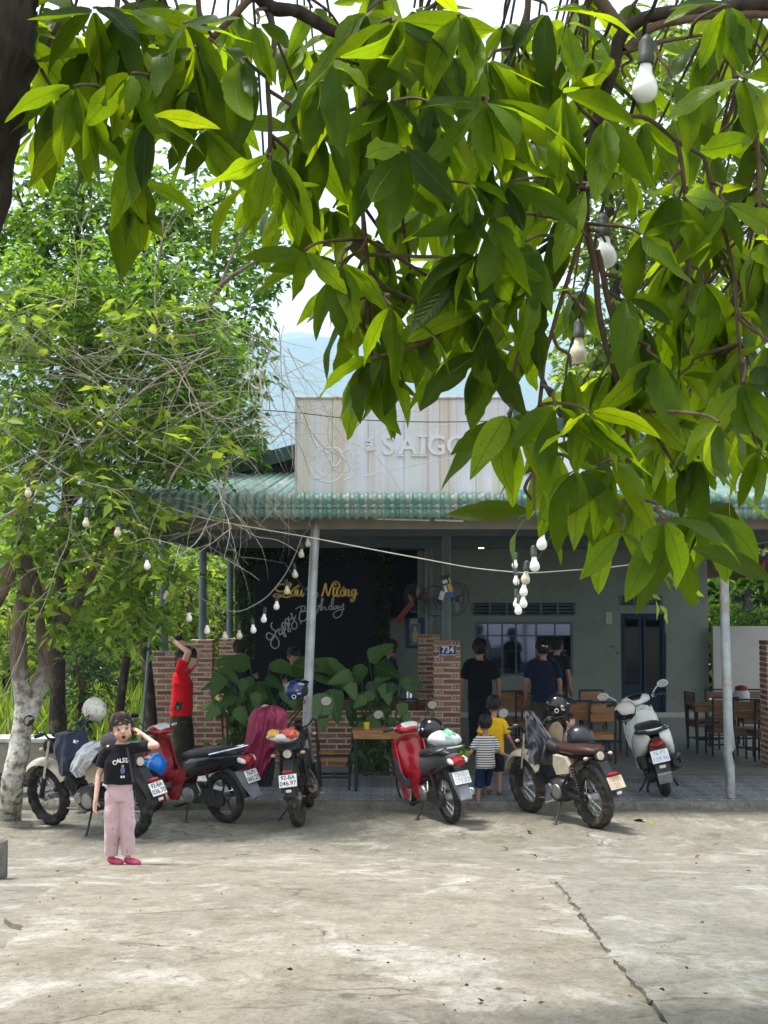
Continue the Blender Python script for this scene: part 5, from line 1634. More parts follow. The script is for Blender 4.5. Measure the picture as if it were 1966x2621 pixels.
# behind the plants
table(fl(px(850, 22.4), 22.4), 0, 'dark red table set with glasses behind the big plant', 1.2, .7, wood=MAT_REDWOOD, wk='r')
table(fl(px(1010, 22.0), 22.3), 0, 'dark red table beside the shaded brick pillar', 1.0, .7, wood=MAT_REDWOOD, wk='r')
chair(fl(px(1035, 21.3), 21.3), 0, 'dark red chair with its back to the low brick wall', wood=MAT_REDWOOD, wk='r')
chair(fl(px(870, 21.5), 21.5), R(3), 'dark red chair pushed to the glass-set table', wood=MAT_REDWOOD, wk='r')

# ------------------------------------------------------------------ small things on tables
def small(name, prof, loc, mat, label, cat, lid=None, n=14):
    root = empty(name, loc, label=label, cat=cat)
    mb = MB(); mb.lathe(prof, n=n); mb.build('body', mat, root, smooth=50)
    if lid:
        mb = MB(); mb.lathe(lid[0], n=n); mb.build('lid', lid[1], root, smooth=50)
    return root
p = at(938, 1888, 17.6)
small('yellow_cup', [(.030, 0), (.034, .01), (.036, .075), (.032, .08)], (p.x, 17.62, FLOOR + .744), M('yellow_plastic', (.62, .40, .03), .35, bump=0), 'small yellow cup on the front table', 'cup', ([(.037, .068), (.038, .09), (.01, .094)], M('yellow_lid', (.70, .52, .06), .35, bump=0)))
small('water_bottle', [(.04, 0), (.042, .02), (.042, .16), (.036, .18), (.04, .2), (.018, .25), (.016, .28)], (px(1047, 22.2), 22.2, FLOOR + .744), mat_glass('clear_bottle', (.8, .88, .9), .05, .18), 'clear water bottle on the dark red table by the brick pillar', 'bottle', ([(.018, .275), (.018, .30), (.005, .302)], M('bottle_cap', (.5, .55, .6), .4)))
small('storage_jar', [(.10, 0), (.125, .02), (.128, .16), (.10, .20), (.09, .21)], (px(1892, 22.2), 22.2, FLOOR + .744), M('frosted_jar', (.45, .47, .45), .3, bump=0), 'frosted jar with red lid on the table near the bent post', 'jar', ([(.095, .205), (.10, .21), (.10, .26), (.03, .285)], M('red_lid', (.22, .02, .02), .4, bump=0)))
for k in range(7):
    small('drinking_glass', [(.028, 0), (.034, .10)], (px(820 + k * 9, 22.3), 22.2 + .03 * (k % 3), FLOOR + .744), M('pink_glass', (.42, .16, .17), .2, bump=0), '%s pinkish glass from the front post in the row on the dark red table' % ['first', 'second', 'third', 'fourth', 'fifth', 'sixth', 'seventh'][k], 'glass')['group'] = 'glasses on the dark red table'
for k, (u, c) in enumerate([(1290, (.5, .42, .2)), (1310, (.2, .3, .08)), (1326, (.45, .2, .08))]):
    small('food_plate', [(.05, 0), (.11, .02), (.10, .022), (.05, .06 + .02 * k)], (px(u, 24.3), 24.2, FLOOR + .744), M('food_%d' % k, c, .5, var=.5, scale=30), ['plate of yellow noodles on the long food table', 'plate of green vegetables on the long food table', 'plate of reddish food on the long food table'][k], 'plate')

# ------------------------------------------------------------------ string lights
MAT_BULB = M('opal_bulb', (.82, .83, .80), .22, var=.05, bump=0, spec=.5)
MAT_BULBOLD = M('dirty_bulb', (.62, .57, .42), .35, var=.3, scale=30, dirt=(.35, .3, .18))
MAT_SOCKET = M('green_black_socket', (.035, .045, .035), .6, var=.3)
MAT_CABLE = M('black_cable', (.018, .02, .018), .6)
MAT_CORD = M('weathered_white_cord', (.46, .43, .36), .8, var=.3)
def bulb_me(mat):
    mb = MB(); mb.lathe([(.013, 0), (.016, -.006), (.019, -.03), (.030, -.05), (.0345, -.068), (.033, -.086), (.022, -.102), (.004, -.108)], n=16)
    me = mb.mesh('bulb', 60); me.materials.append(mat); return me
BULBS = [bulb_me(MAT_BULB), bulb_me(MAT_BULBOLD)]
mb = MB(); mb.lathe([(.006, .075), (.014, .066), (.021, .055), (.021, .02), (.023, .018), (.022, -.004), (.014, -.006)], n=14)
SOCK = mb.mesh('socket', 50); SOCK.materials.append(MAT_SOCKET)
def strand(name, label, cable, rad, cmat, bulbs, old=.35, scale=1.0):
    """cable: (u, v, d) points; bulbs: (u, v of globe centre, d)."""
    P = catmull([at(*c) for c in cable], 8)
    root = empty(name, P[0], label=label, cat='string lights')
    inv = Matrix.Translation(-P[0])
    mb = MB(); mb.tube(P, rad, 6)
    o = mb.build('cable', cmat, root); o.matrix_parent_inverse = inv
    q = random.Random(len(bulbs))
    for b in bulbs:
        u, v, d = b[:3]
        c = at(u, v, d)
        o = link('bulb', BULBS[1 if q.random() < old else 0], None, root, None); o.matrix_parent_inverse = inv
        o.matrix_basis = Matrix.Translation(c + Vector((0, 0, .066 * scale))) @ Euler((q.uniform(-.12, .12), q.uniform(-.12, .12), 0)).to_matrix().to_4x4() @ Matrix.Scale(scale, 4)
        link('socket', SOCK, None, o)
        top = min(P, key=lambda p: (p - c).length if p.z > c.z + .1 else 99)
        h = c + Vector((0, 0, .135 * scale))
        mb = MB(); mb.tube([h, h.lerp(top, .5) + Vector((.004, 0, 0)), top], .0035, 5)
        w = mb.build('drop_wire', MAT_CABLE, root); w.matrix_parent_inverse = inv
    return root
A_c = [(0, 1093, 13.6), (77, 1152, 13.7), (149, 1201, 13.8), (217, 1233, 13.9), (312, 1262, 14.1), (350, 1322, 14.2), (377, 1363, 14.4), (415, 1424, 14.7), (440, 1457, 15.0), (486, 1508, 15.4), (531, 1541, 15.7), (575, 1562, 15.8), (615, 1564, 15.9), (648, 1550, 16.0), (680, 1530, 16.1), (709, 1499, 16.2), (736, 1460, 16.3), (758, 1414, 16.4), (775, 1371, 16.5), (795, 1350, 16.6), (808, 1327, 16.7)]
A_b = [(788, 1391, 16.6), (772, 1419, 16.5), (754, 1471, 16.4), (734, 1513, 16.3), (709, 1552, 16.2), (677, 1585, 16.1), (647, 1612, 16.0), (612, 1627, 15.9), (575, 1630, 15.8), (530, 1614, 15.7), (483, 1582, 15.4), (427, 1526, 14.8), (376, 1448, 14.4), (301, 1364, 14.1), (221, 1339, 13.9), (72, 1262, 13.7)]
strand('string_lights', 'sagging string of bulbs tied between the tree and the front post', A_c, .007, M('festoon_cord', (.22, .21, .17), .8, var=.4), A_b, .55)
strand('string_lights', 'black cable of white bulbs hanging inside the overhanging leaves', [(1700, -60, 3.55), (1672, 20, 3.6), (1652, 60, 3.65), (1636, 200, 3.8), (1605, 330, 4.0), (1575, 430, 4.2), (1540, 540, 4.5), (1508, 700, 5.0), (1486, 800, 5.4), (1452, 930, 6.0), (1446, 1060, 7.0), (1440, 1180, 8.0), (1420, 1330, 9.0), (1395, 1400, 9.8), (1368, 1440, 10.6), (1346, 1462, 11.6), (1330, 1472, 12.8), (1318, 1462, 14.4), (1312, 1420, 16.2), (1312, 1360, 17)],
    .006, MAT_CABLE, [(1654, 222, 3.66), (1547, 655, 4.45), (1482, 905, 5.45), (1455, 1050, 6.4), (1389, 1392, 9.2), (1367, 1448, 9.6), (1347, 1482, 10.6), (1342, 1514, 11.6), (1339, 1544, 12.2), (1328, 1562, 12.8), (1322, 1546, 13.2), (1320, 1488, 14.4), (1320, 1446, 15.6)], .2, 1.0)
strand('string_lights', 'short row of tiny bulbs under the eave beyond the bent post', [(1850, 1400, 20), (1900, 1395, 21), (1966, 1388, 22), (2000, 1380, 22)], .006, MAT_CORD, [(1902, 1418, 21), (1917, 1414, 21.2), (1933, 1424, 21.6), (1952, 1416, 21.8)], .2)
P = catmull([at(u, v, d) for u, v, d in [(330, 1272, 15.4), (435, 1301, 15.6), (520, 1326, 15.8), (640, 1349, 16.0), (800, 1377, 16.2), (940, 1404, 16.2), (1085, 1431, 16.2), (1200, 1452, 16.2), (1300, 1463, 16.2), (1360, 1466, 16.3), (1440, 1461, 16.4), (1560, 1452, 16.5), (1700, 1430, 16.6), (1850, 1390, 16.7)]], 6)
mb = MB(); mb.tube(P, .007, 6); tag(mb.build('cord', MAT_CORD), 'pale cord stretched across the front of the terrace', 'cord')
P = catmull([at(u, v, d) for u, v, d in [(640, 1048, 15.6), (757, 1056, 15.9), (920, 1074, 16.1), (1090, 1080, 16.2), (1250, 1078, 16.3), (1400, 1072, 16.4)]], 6)
mb = MB(); mb.tube(P, .006, 5); tag(mb.build('power_cable', MAT_CABLE), 'thin black cable crossing in front of the billboard', 'cable')

# ------------------------------------------------------------------ big-leaved plants in front of the low wall
ARUM = []
for k in range(5):
    q = random.Random(40 + k)
    me = leaf_mesh('leaf', q.uniform(.34, .44), q.uniform(.2, .8), q.uniform(.08, .3), q.uniform(.03, .10), 9, 'heart', k)
    me.materials.append(MAT_ARUM); ARUM.append(me)
def arum(label, base, items, seed):
    root = empty('arum_plant', base, label=label, cat='plant', group='big-leaved plants along the low wall')
    B = Vector(base); inv = Matrix.Translation(-B)
    q = random.Random(seed)
    mb = MB()
    for (u, v, L, ang, d) in items:
        P = at(u, v, d)
        a = R(ang)
        dr = Vector((math.cos(a), q.uniform(-.5, -.05), math.sin(a)))
        up = Vector((q.uniform(-.3, .3), -.75, .7))
        o = link('leaf', ARUM[q.randrange(5)], None, root); o.matrix_parent_inverse = inv
        o.matrix_basis = Matrix.Translation(P) @ basis(dr, up, q.uniform(-.4, .4)).to_4x4() @ Matrix.Diagonal((L, L, L, 1))
        f = B + Vector((q.uniform(-.25, .25), q.uniform(-.1, .1), .05))
        mb.tube(catmull([f, f.lerp(P, .6) + Vector((0, .05, .12)), P], 5), [.012] * 6 + [.009] * 5, 6)
    o = mb.build('stem', M('plant_stem', (.05, .10, .03), .6), root); o.matrix_parent_inverse = inv
    return root
q = random.Random(8)
itA = [(560, 1712, .38, -20, 18.6), (640, 1705, .50, 160, 18.8), (690, 1700, .52, -10, 18.9), (660, 1745, .42, -60, 18.5), (750, 1700, .55, -15, 18.9), (800, 1712, .62, -25, 18.9), (850, 1715, .60, 175, 19.0), (600, 1760, .36, -120, 18.4), (720, 1760, .36, -50, 18.3), (575, 1745, .34, 190, 18.5), (820, 1775, .50, -85, 17.9), (845, 1765, .46, -70, 18.0), (770, 1740, .42, -100, 18.6), (560, 1700, .36, 20, 18.9)]
itA += [(q.uniform(545, 700), q.uniform(1720, 1830), q.uniform(.20, .33), q.choice([-30, -60, -90, -120, -150, 200]) + q.uniform(-20, 20), q.uniform(18.0, 18.8)) for _ in range(26)]
arum('large clump of big glossy leaves beside the man in red', (px(640, 18.8), 18.9, FLOOR), itA, 1)
itB = [(925, 1700, .36, -100, 18.5), (960, 1705, .40, -20, 18.6), (1000, 1725, .34, 200, 18.6), (905, 1730, .36, 190, 18.5), (945, 1745, .30, -60, 18.4), (980, 1750, .30, -70, 18.4), (935, 1770, .26, -90, 18.3), (895, 1760, .5, 120, 18.8), (870, 1712, .62, 165, 18.9), (945, 1690, .4, 40, 18.7)]
itB += [(q.uniform(880, 1040), q.uniform(1730, 1860), q.uniform(.17, .29), q.choice([-30, -60, -90, -120, -150]) + q.uniform(-20, 20), q.uniform(18.0, 18.8)) for _ in range(26)]
arum('leafy plant climbing behind the small front table', (px(945, 18.9), 18.9, FLOOR), itB, 2)
itC = [(q.uniform(580, 680), q.uniform(1830, 1945), q.uniform(.10, .18), q.uniform(-150, -30), q.uniform(18.0, 18.5)) for _ in range(42)] + [(q.uniform(490, 560), q.uniform(1900, 1945), q.uniform(.09, .15), q.uniform(-150, -30), 18.2) for _ in range(14)]
arum('low creeping vine under the big leaves by the wall', (px(620, 18.4), 18.4, FLOOR), itC, 3)
itD = [(q.uniform(900, 1060), q.uniform(1850, 1950), q.uniform(.11, .19), q.uniform(-150, -30), q.uniform(18.3, 18.8)) for _ in range(30)]
arum('small vine leaves under the front table', (px(980, 18.7), 18.7, FLOOR), itD, 4)

# ------------------------------------------------------------------ concrete bench and odds and ends at the yard's edge
root = empty('concrete_bench', (px(40, 17.2), 17.2, 0), label='grey concrete counter behind the whitewashed trunk', cat='counter')
mb = MB(); mb.box((0, 0, .77), (1.5, .5, .06), bev=.01); mb.build('top', M('counter_top', (.45, .46, .43), .6, dirt=(.2, .2, .15)), root)
mb = MB(); mb.box((0, -.2, .56), (1.44, .05, .36), bev=.006); mb.build('front_panel', M('counter_panel', (.24, .225, .19), .8, dirt=(.15, .14, .1)), root)
for x in (-.66, .55):
    mb = MB(); mb.box((x, -.1, .19), (.09, .3, .38), bev=.006); mb.build('leg', M('counter_leg', (.30, .29, .22), .8), root)
root = empty('stacked_planks', (px(70, 18), 18.0, 0), label='dark planks lying low behind the front wheel of the cream bike', cat='planks')
for k in range(4):
    mb = MB(); mb.box((0, .05 * k, .05 + .075 * k), (1.9 - .2 * k, .25, .05), rot=(0, 0, .05 * (k % 2)), bev=.005); mb.build('plank', M('dark_plank', (.045, .045, .045), .7, var=.4), root)
g = on_ground(-18, 2250)
mb = MB(); mb.box((g.x, g.y, g.z + .13), (.16, .2, .3), bev=.02); tag(mb.build('concrete_block', MAT_KERB), 'small concrete block at the picture edge near the girl', 'block')
# long pole leaning on the first pillar
mb = MB(); mb.cyl(at(358, 1950, 18.9), at(408, 1330, 19.2), .022, n=8); tag(mb.build('leaning_pole', MAT_STEEL), 'slim steel pole leaning beside the first brick pillar', 'pole')
# kerb around the whitewashed trunk
mb = MB(); g = on_ground(30, 2104)
mb.torus((g.x + .05, g.y, g.z + .0), .34, .06, (0, 0, 1), 24, 6); mb.v = [(a + .03 * fnoise((a * 7, b_ * 7, 0)), b_, c_ + .02 * fnoise((a * 9, b_ * 9, 3))) for a, b_, c_ in mb.v]
tag(mb.build('tree_kerb', MAT_KERB), 'rough concrete ring round the whitewashed trunk', 'kerb', kind='structure')
# fallen leaves on the yard
LF = []
for k in range(3):
    me = leaf_mesh('fallen_leaf', .19, .5 + .5 * k, .3, .2, 6, 'lance', k)
    me.materials.append(M('dry_leaf_%d' % k, [(.10, .05, .02), (.16, .09, .03), (.20, .22, .05)][k], .8, var=.4)); LF.append(me)
FL = [(1355, 2135, 0, .15, 'small brown leaf beside the centre stand of the scrambler'), (1645, 2105, 0, .26, 'dry brown leaf in front of the white scooter'), (1668, 2107, 2, .16, 'yellowish leaf curled against the dry brown leaf'), (1285, 2175, 0, .13, 'brown leaf alone in the middle of the yard'), (790, 2182, 0, .13, 'brown leaf near the slab joint in mid yard'), (1355, 2197, 1, .10, 'pale leaf scrap beyond the slab joint'),
      (1455, 2090, 2, .22, 'green leaf lying between the scrambler wheels'), (1958, 2255, 2, .2, 'green leaf at the picture edge'), (1790, 2196, 1, .1, 'tiny pale leaf on the greenish stain'), (355, 2316, 0, .08, 'tiny dark leaf scrap on the front slab'), (210, 2422, 0, .07, 'tiny leaf fragment low on the front slab'), (1288, 2553, 0, .06, 'dark crumb of leaf near the bottom of the front slab'), (1185, 2086, 1, .12, 'pale dry leaf behind the boy in stripes'), (1724, 2100, 0, .06, 'leaf crumb near the bent post')]
for u, v, k, L, lab in FL:
    g = on_ground(u, v)
    o = link('fallen_leaf', LF[k], None, None, (g.x, g.y, g.z + .03), (rnd.uniform(-.3, .3), rnd.uniform(-.2, .2), rnd.uniform(0, 6.28)), L)
    tag(o, lab, 'leaf', 'fallen leaves on the yard')

q = np.random.default_rng(31)
P_, D_, S_ = [], [], []
for _ in range(170):
    u, v = q.uniform(-20, 1990), q.uniform(2075, 2620)
    g = on_ground(u, v)
    P_.append((g.x, g.y, g.z + .031)); a = q.uniform(0, 6.28); D_.append((math.cos(a), math.sin(a), q.uniform(0, .25))); S_.append(q.uniform(.012, .045) * (1 if g.y > 9 else .6))
o = leaf_cloud('leaf_litter', np.array(P_), np.array(D_), np.array(S_), M('litter_scraps', (.075, .05, .028), .9, var=.5, scale=3), None, .5, q)
tag(o, 'tiny dry leaf scraps and grit scattered over the yard', 'leaf litter', kind='stuff')

# ------------------------------------------------------------------ motorbikes
MT = {
 'tyre': M('tyre_rubber', (.016, .016, .017), .8, var=.4, scale=14, bump=.4, spec=.3, dirt=(.10, .085, .065)),
 'mud': M('muddy_tyre', (.04, .036, .03), .9, var=.4, scale=18, bump=.5, spec=.2, dirt=(.14, .115, .085)),
 'rimd': M('dark_rim', (.03, .03, .032), .4, .4), 'chrome': M('chrome', (.72, .72, .74), .18, 1.0, var=.15, bump=0), 'alu': M('dull_aluminium', (.36, .36, .36), .42, .7, var=.3, dirt=(.16, .13, .1)),
 'black': M('black_plastic', (.014, .015, .016), .42, var=.3, bump=.08, dirt=(.04, .037, .032)), 'gloss': M('gloss_black', (.010, .011, .013), .16, var=.2, bump=0, coat=.5),
 'engine': M('engine_metal', (.05, .05, .052), .5, .5, var=.4, scale=20, dirt=(.10, .08, .06)), 'cream': M('cream_paint', (.52, .46, .36), .35, var=.1, bump=0, coat=.3, dirt=(.36, .31, .24)),
 'brown': M('brown_leather', (.042, .016, .012), .45, var=.25), 'seat': M('black_seat', (.022, .025, .028), .38, var=.2, bump=.15), 'red': M('red_paint', (.42, .010, .020), .22, var=.1, bump=0, coat=.6),
 'dred': M('dark_red_paint', (.26, .008, .014), .28, var=.1, bump=0, coat=.5), 'grey': M('grey_panel', (.07, .075, .08), .4, var=.2), 'white': M('pearl_white', (.66, .69, .66), .25, var=.06, bump=0, coat=.5),
 'lens': M('red_lens', (.30, .012, .015), .15, var=.2, bump=0), 'clear': M('clear_lens', (.62, .62, .60), .12, var=.15, bump=0), 'amber': M('amber_lens', (.55, .40, .30), .2, bump=0), 'mirror': mat_plain('mirror_glass', (.34, .38, .40), .04, None, 1.0),
 'plate': M('plate_white', (.72, .73, .72), .4, var=.06, bump=0), 'dusty': M('plate_dusty', (.52, .42, .31), .8, var=.2, scale=20, bump=.1), 'ink': M('plate_ink', (.02, .025, .04), .5, bump=0), 'inkb': M('plate_blue_ink', (.22, .42, .62), .5, bump=0), 'inkf': M('plate_faded_ink', (.42, .43, .45), .6, bump=0), 'inkd': M('plate_dust_ink', (.36, .30, .23), .8, bump=0),
 'mudflap': M('grey_mudflap', (.20, .22, .25), .5, var=.2), 'rust': M('dirty_exhaust', (.16, .12, .085), .6, .5, var=.5, scale=14),
}
def wheel(root, x, r, tr, style, knob=0, rim='rimd', tyre='tyre', w=1.0):
    mb = MB(); mb.torus((0, 0, 0), r - tr, tr, (0, 1, 0), 72, 14, knob, width=w)
    wh = empty('wheel', (x, 0, r), parent=root)
    mb.build('tyre', MT[tyre], wh, smooth=50 if not knob else 25)
    rr = r - tr * 1.75
    mb = MB(); mb.torus((0, 0, 0), rr, .017, (0, 1, 0), 40, 8, width=1.4 * w)
    if style == 'alloy':
        for k in range(5):
            a = k * 2 * math.pi / 5 + .3
            e = Vector((math.cos(a), 0, math.sin(a)))
            f = Vector((-math.sin(a), 0, math.cos(a)))
            mb.tube([e * .05 - f * .02, e * (rr * .55) + f * .012, e * rr], [.02, .014, .018], 6, flat=.6)
    mb.build('rim', MT[rim], wh)
    mb = MB(); mb.lathe([(.035, -.07), (.055, -.05), (.055, .05), (.035, .07)], (0, 0, 0), (0, 1, 0), 14); mb.cyl((0, -.11, 0), (0, .11, 0), .011, n=8)
    mb.build('hub', MT['alu'], wh)
    if style == 'wire':
        mb = MB()
        for k in range(28):
            a = k * 2 * math.pi / 28; s = 1 if k % 2 else -1; b = a + (.5 if (k // 2) % 2 else -.5)
            mb.cyl((.05 * math.cos(b), s * .05, .05 * math.sin(b)), (rr * math.cos(a), 0, rr * math.sin(a)), .0024, n=4, cap=False)
        mb.build('spokes', MT['chrome'], wh)
    return wh
def arc_fender(root, name, x, z, R_, a0, a1, hw, mat, th=.02, n=16):
    mb = MB()
    vs, fs = [], []
    sec = [(-1, -.055), (-.85, -.012), (-.4, .012), (0, .018), (.4, .012), (.85, -.012), (1, -.055)]
    for i in range(n + 1):
        a = lerp(a0, a1, i / n)
        tp = 1 - .25 * abs(i / n - .5) * 2
        for (t, dz) in sec:
            rr = R_ + dz * tp
            vs.append((x + rr * math.cos(a), t * hw * tp, z + rr * math.sin(a)))
    m = len(sec)
    for i in range(n):
        for j in range(m - 1): fs.append((i * m + j, (i + 1) * m + j, (i + 1) * m + j + 1, i * m + j + 1))
    mb.add(vs, fs)
    return mb.build(name, mat, root, smooth=60)
def shock(root, a, b, r=.026, mat=None):
    a, b = Vector(a), Vector(b)
    mb = MB()
    L = (b - a).length
    prof = []
    k = 26
    for i in range(k + 1):
        prof.append((r * (1.0 if i % 3 == 0 else .66), L * (.22 + .7 * i / k)))
    mb.lathe([(.012, 0), (.016, L * .2)] + prof + [(.02, L)], a, (b - a), 10)
    return mb.build('shock_absorber', mat or MT['black'], root, smooth=30)
def plate(root, loc, tilt, lines, mat='plate', ink='ink', w=.19, h=.14, roll=0.0):
    p = empty('number_plate', loc, parent=root)
    # faces the rear; tilt leans its top forwards
    Mx = Matrix(((0, 0, -1), (-1, 0, 0), (0, 1, 0)))
    p.matrix_basis = Matrix.Translation(loc) @ (Matrix.Rotation(tilt, 3, 'Y') @ Matrix.Rotation(roll, 3, 'X') @ Mx).to_4x4()
    mb = MB(); mb.box((0, 0, -.006), (w + .01, h + .01, .008), bev=.002); mb.build('holder', MT['black'], p)
    mb = MB(); mb.box((0, 0, 0), (w, h, .005), bev=.002); mb.build('panel', MT[mat], p)
    for s, yy, sz in ((lines[0], h * .24, h * .46), (lines[1], -h * .22, h * .5)):
        if s: link('characters', text_mesh(s, sz, .0006, .0008, 0, .92), MT[ink], p, (0, yy, .0036))
    return p
def mirror(root, base, tip, aim=(-1, 0, 0), r=.055, shape=1.0, stem='black'):
    base, tip = Vector(base), Vector(tip)
    mb = MB(); mb.tube(catmull([base, base.lerp(tip, .5) + Vector((.02, 0, .02)), tip], 4), .006, 6)
    m = mb.build('mirror', MT[stem], root)
    a = Vector(aim).normalized()
    mb = MB(); mb.lathe([(r * .5, .022), (r, .012), (r * 1.08, 0), (r, -.004)], tip, -a, 16); mb.v = [tuple(tip + Vector((p[0] - tip.x, (p[1] - tip.y) * 1.25 * shape, p[2] - tip.z))) for p in mb.v]
    mb.build('housing', MT[stem], m)
    mb = MB(); mb.lathe([(r * .93, .0062), (r * .5, .0064), (.002, .0066)], tip, a, 16, cap=False); mb.v = [tuple(tip + Vector((p[0] - tip.x, (p[1] - tip.y) * 1.25 * shape, p[2] - tip.z))) for p in mb.v]
    mb.build('glass', MT['mirror'], m)
def indicator(root, loc, mat='amber'):
    mb = MB(); mb.ball(loc, (.022, .030, .020), 10, 6); i = mb.build('indicator', MT[mat], root)
    mb = MB(); mb.cyl(loc, (loc[0] + .01, loc[1] * .4, loc[2] - .005), .008, n=6); mb.build('stalk', MT['black'], i)
def bike_root(name, rc, fc, lean, label, wb):
    h = (fc - rc); yaw = math.atan2(h.y, h.x)
    o = empty(name, rc, label=label, cat='motorbike')
    o.rotation_mode = 'QUATERNION'
    o.rotation_quaternion = (Matrix.Rotation(yaw, 3, 'Z') @ Matrix.Rotation(-lean, 3, 'X')).to_quaternion()
    return o
def stand(root, x=.48, reach=.27, mat='black'):
    mb = MB(); mb.tube([(x, .09, .26), (x - .03, .17, .14), (x - .08, reach, .035)], .012, 8); mb.box((x - .085, reach + .005, .035), (.07, .035, .012))
    mb.build('side_stand', MT[mat], root)
def handlebar(root, x, z, half, rise, sweep, mat='black'):
    P = [(x - sweep, -half, z + rise), (x - sweep * .3, -half * .55, z + rise), (x, -half * .25, z), (x, half * .25, z), (x - sweep * .3, half * .55, z + rise), (x - sweep, half, z + rise)]
    mb = MB(); mb.tube(catmull(P, 5), .011, 8); hb = mb.build('handlebar', MT[mat], root)
    for s in (-1, 1):
        mb = MB(); mb.lathe([(.014, 0), (.019, .01), (.018, .10), (.021, .11), (.021, .118)], (x - sweep, s * half, z + rise), (.12, -s, 0), 10); mb.build('grip', MT['black'], hb)
        mb = MB(); mb.tube([(x - sweep * .2, s * half * .62, z + rise), (x + .04, s * half * .72, z + rise - .01), (x - .01, s * half * 1.0, z + rise - .02)], .005, 5); mb.box((x - sweep * .3, s * half * .62, z + rise + .0), (.035, .05, .04), bev=.006)
        mb.build('lever', MT['alu'], hb)
    return hb
def scrambler(rc, fc, label, plates, tank='cream', seat='brown', lean=.15, pmat='plate', ink='ink', tyre='tyre', rack=False, wheel_r=.325):
    B = bike_root('scrambler_motorbike', rc, fc, lean, label, 1.3)
    wb, r = 1.30, wheel_r
    wheel(B, 0, r, .062, 'wire', .010, 'rimd', tyre)
    wheel(B, wb, r, .055, 'wire', .008, 'rimd', tyre)
    mb = MB()
    for s in (-1, 1): mb.tube([(0, s * .115, r), (.2, s * .11, r + .02), (.46, s * .08, .38)], [.02, .024, .024], 8)
    mb.build('swingarm', MT['black'], B)
    for s in (-1, 1): shock(B, (.03, s * .14, .36), (.13, s * .13, .70))
    mb = MB()
    mb.tube(catmull([(1.04, 0, .90), (.8, 0, .82), (.4, 0, .74), (.0, 0, .77), (-.22, 0, .78)], 4), .022, 8)
    mb.tube(catmull([(1.03, 0, .84), (.92, 0, .5), (.78, 0, .27), (.5, 0, .25), (.42, 0, .42), (.42, 0, .72)], 4), .019, 8)
    for s in (-1, 1): mb.tube([(.42, s * .09, .42), (.18, s * .10, .66), (-.1, s * .09, .75)], .014, 6)
    mb.build('frame', MT['black'], B)
    e = MB(); e.loft([(.40, 0, .36, .07, .09, 3), (.46, 0, .36, .12, .13, 3), (.62, 0, .36, .125, .13, 3), (.74, 0, .37, .08, .10, 3)], 14)
    en = e.build('engine', MT['engine'], B)
    e = MB()
    for k in range(8): e.box((.74 + k * .018, 0, .44 + k * .014), (.010, .15, .15), rot=(0, R(-38), 0))
    e.box((.89, 0, .55), (.06, .12, .13), rot=(0, R(-38), 0), bev=.01); e.build('cylinder_fins', MT['engine'], en)
    e = MB(); e.lathe([(.085, 0), (.08, .02), (.03, .028)], (.50, .12, .36), (0, 1, 0), 16); e.lathe([(.06, 0), (.055, .02), (.02, .025)], (.64, .12, .38), (0, 1, 0), 14); e.build('casing', MT['alu'], en)
    e = MB(); e.tube(catmull([(.88, -.06, .52), (.92, -.12, .40), (.80, -.16, .26), (.45, -.17, .25), (.22, -.18, .30)], 5), .018, 8); ex = e.build('exhaust', MT['rust'], B)
    e = MB(); e.lathe([(.03, 0), (.052, .04), (.055, .34), (.045, .40), (.022, .405), (.020, .37)], (.24, -.19, .30), (-.95, -.06, .25), 14); e.build('muffler', MT['rust'], ex)
    e = MB(); e.box((-.1, -.19, .43), (.16, .07, .03), rot=(0, R(14), 0), bev=.008); e.build('heat_guard', MT['black'], ex)
    mb = MB(); mb.loft([(.42, 0, .80, .05, .05, 2.4), (.50, 0, .80, .08, .07, 2.6), (.68, 0, .83, .09, .08, 2.6), (.86, 0, .86, .085, .08, 2.5), (.98, 0, .86, .06, .06, 2.4)], 18)
    mb.build('fuel_tank', MT['black'], B, smooth=60)
    mb = MB(); mb.loft([(-.22, 0, .85, .07, .02, 3), (-.16, 0, .86, .12, .045, 3), (.1, 0, .845, .13, .05, 3), (.34, 0, .835, .115, .05, 3), (.46, 0, .85, .09, .045, 3)], 16)
    mb.build('seat', MT[seat], B, smooth=50)
    for s in (-1, 1):
        mb = MB(); mb.prism([(.18, .60), (.42, .56), (.47, .66), (.44, .78), (.22, .77), (.16, .68)], .05 * s, Matrix(((1, 0, 0, 0), (0, 0, 1, s * .10), (0, 1, 0, 0), (0, 0, 0, 1)))); mb.build('side_panel', MT[tank], B)
        mb = MB(); mb.tube([(1.30, s * .095, r), (1.215, s * .095, .54)], .028, 10); mb.build('fork_leg', MT['black'], B)
        mb = MB(); mb.tube([(1.22, s * .095, .53), (1.06, s * .095, .96)], .018, 10); mb.build('fork_tube', MT['chrome'], B)
        mb = MB(); mb.tube([(.52, s * .08, .25), (.52, s * .22, .26)], .012, 6); mb.box((.52, s * .22, .265), (.05, .09, .018)); mb.build('footpeg', MT['alu'], B)
    mb = MB(); mb.prism([(-.02, r - .04), (.46, .33), (.46, .41), (-.02, r + .05)], .03, Matrix(((1, 0, 0, 0), (0, 0, 1, .075), (0, 1, 0, 0), (0, 0, 0, 1)))); mb.build('chain_guard', MT['black'], B)
    arc_fender(B, 'front_fender', wb, r, r + .075, R(20), R(150), .085, MT[tank])
    arc_fender(B, 'rear_fender', 0, r, r + .10, R(60), R(172), .085, MT['black'])
    mb = MB(); mb.prism([(-.12, .78), (-.28, .74), (-.46, .50), (-.44, .48), (-.26, .66), (-.10, .68)], .11, Matrix(((1, 0, 0, 0), (0, 0, 1, -.055), (0, 1, 0, 0), (0, 0, 0, 1)))); mb.build('tail_bracket', MT['black'], B)
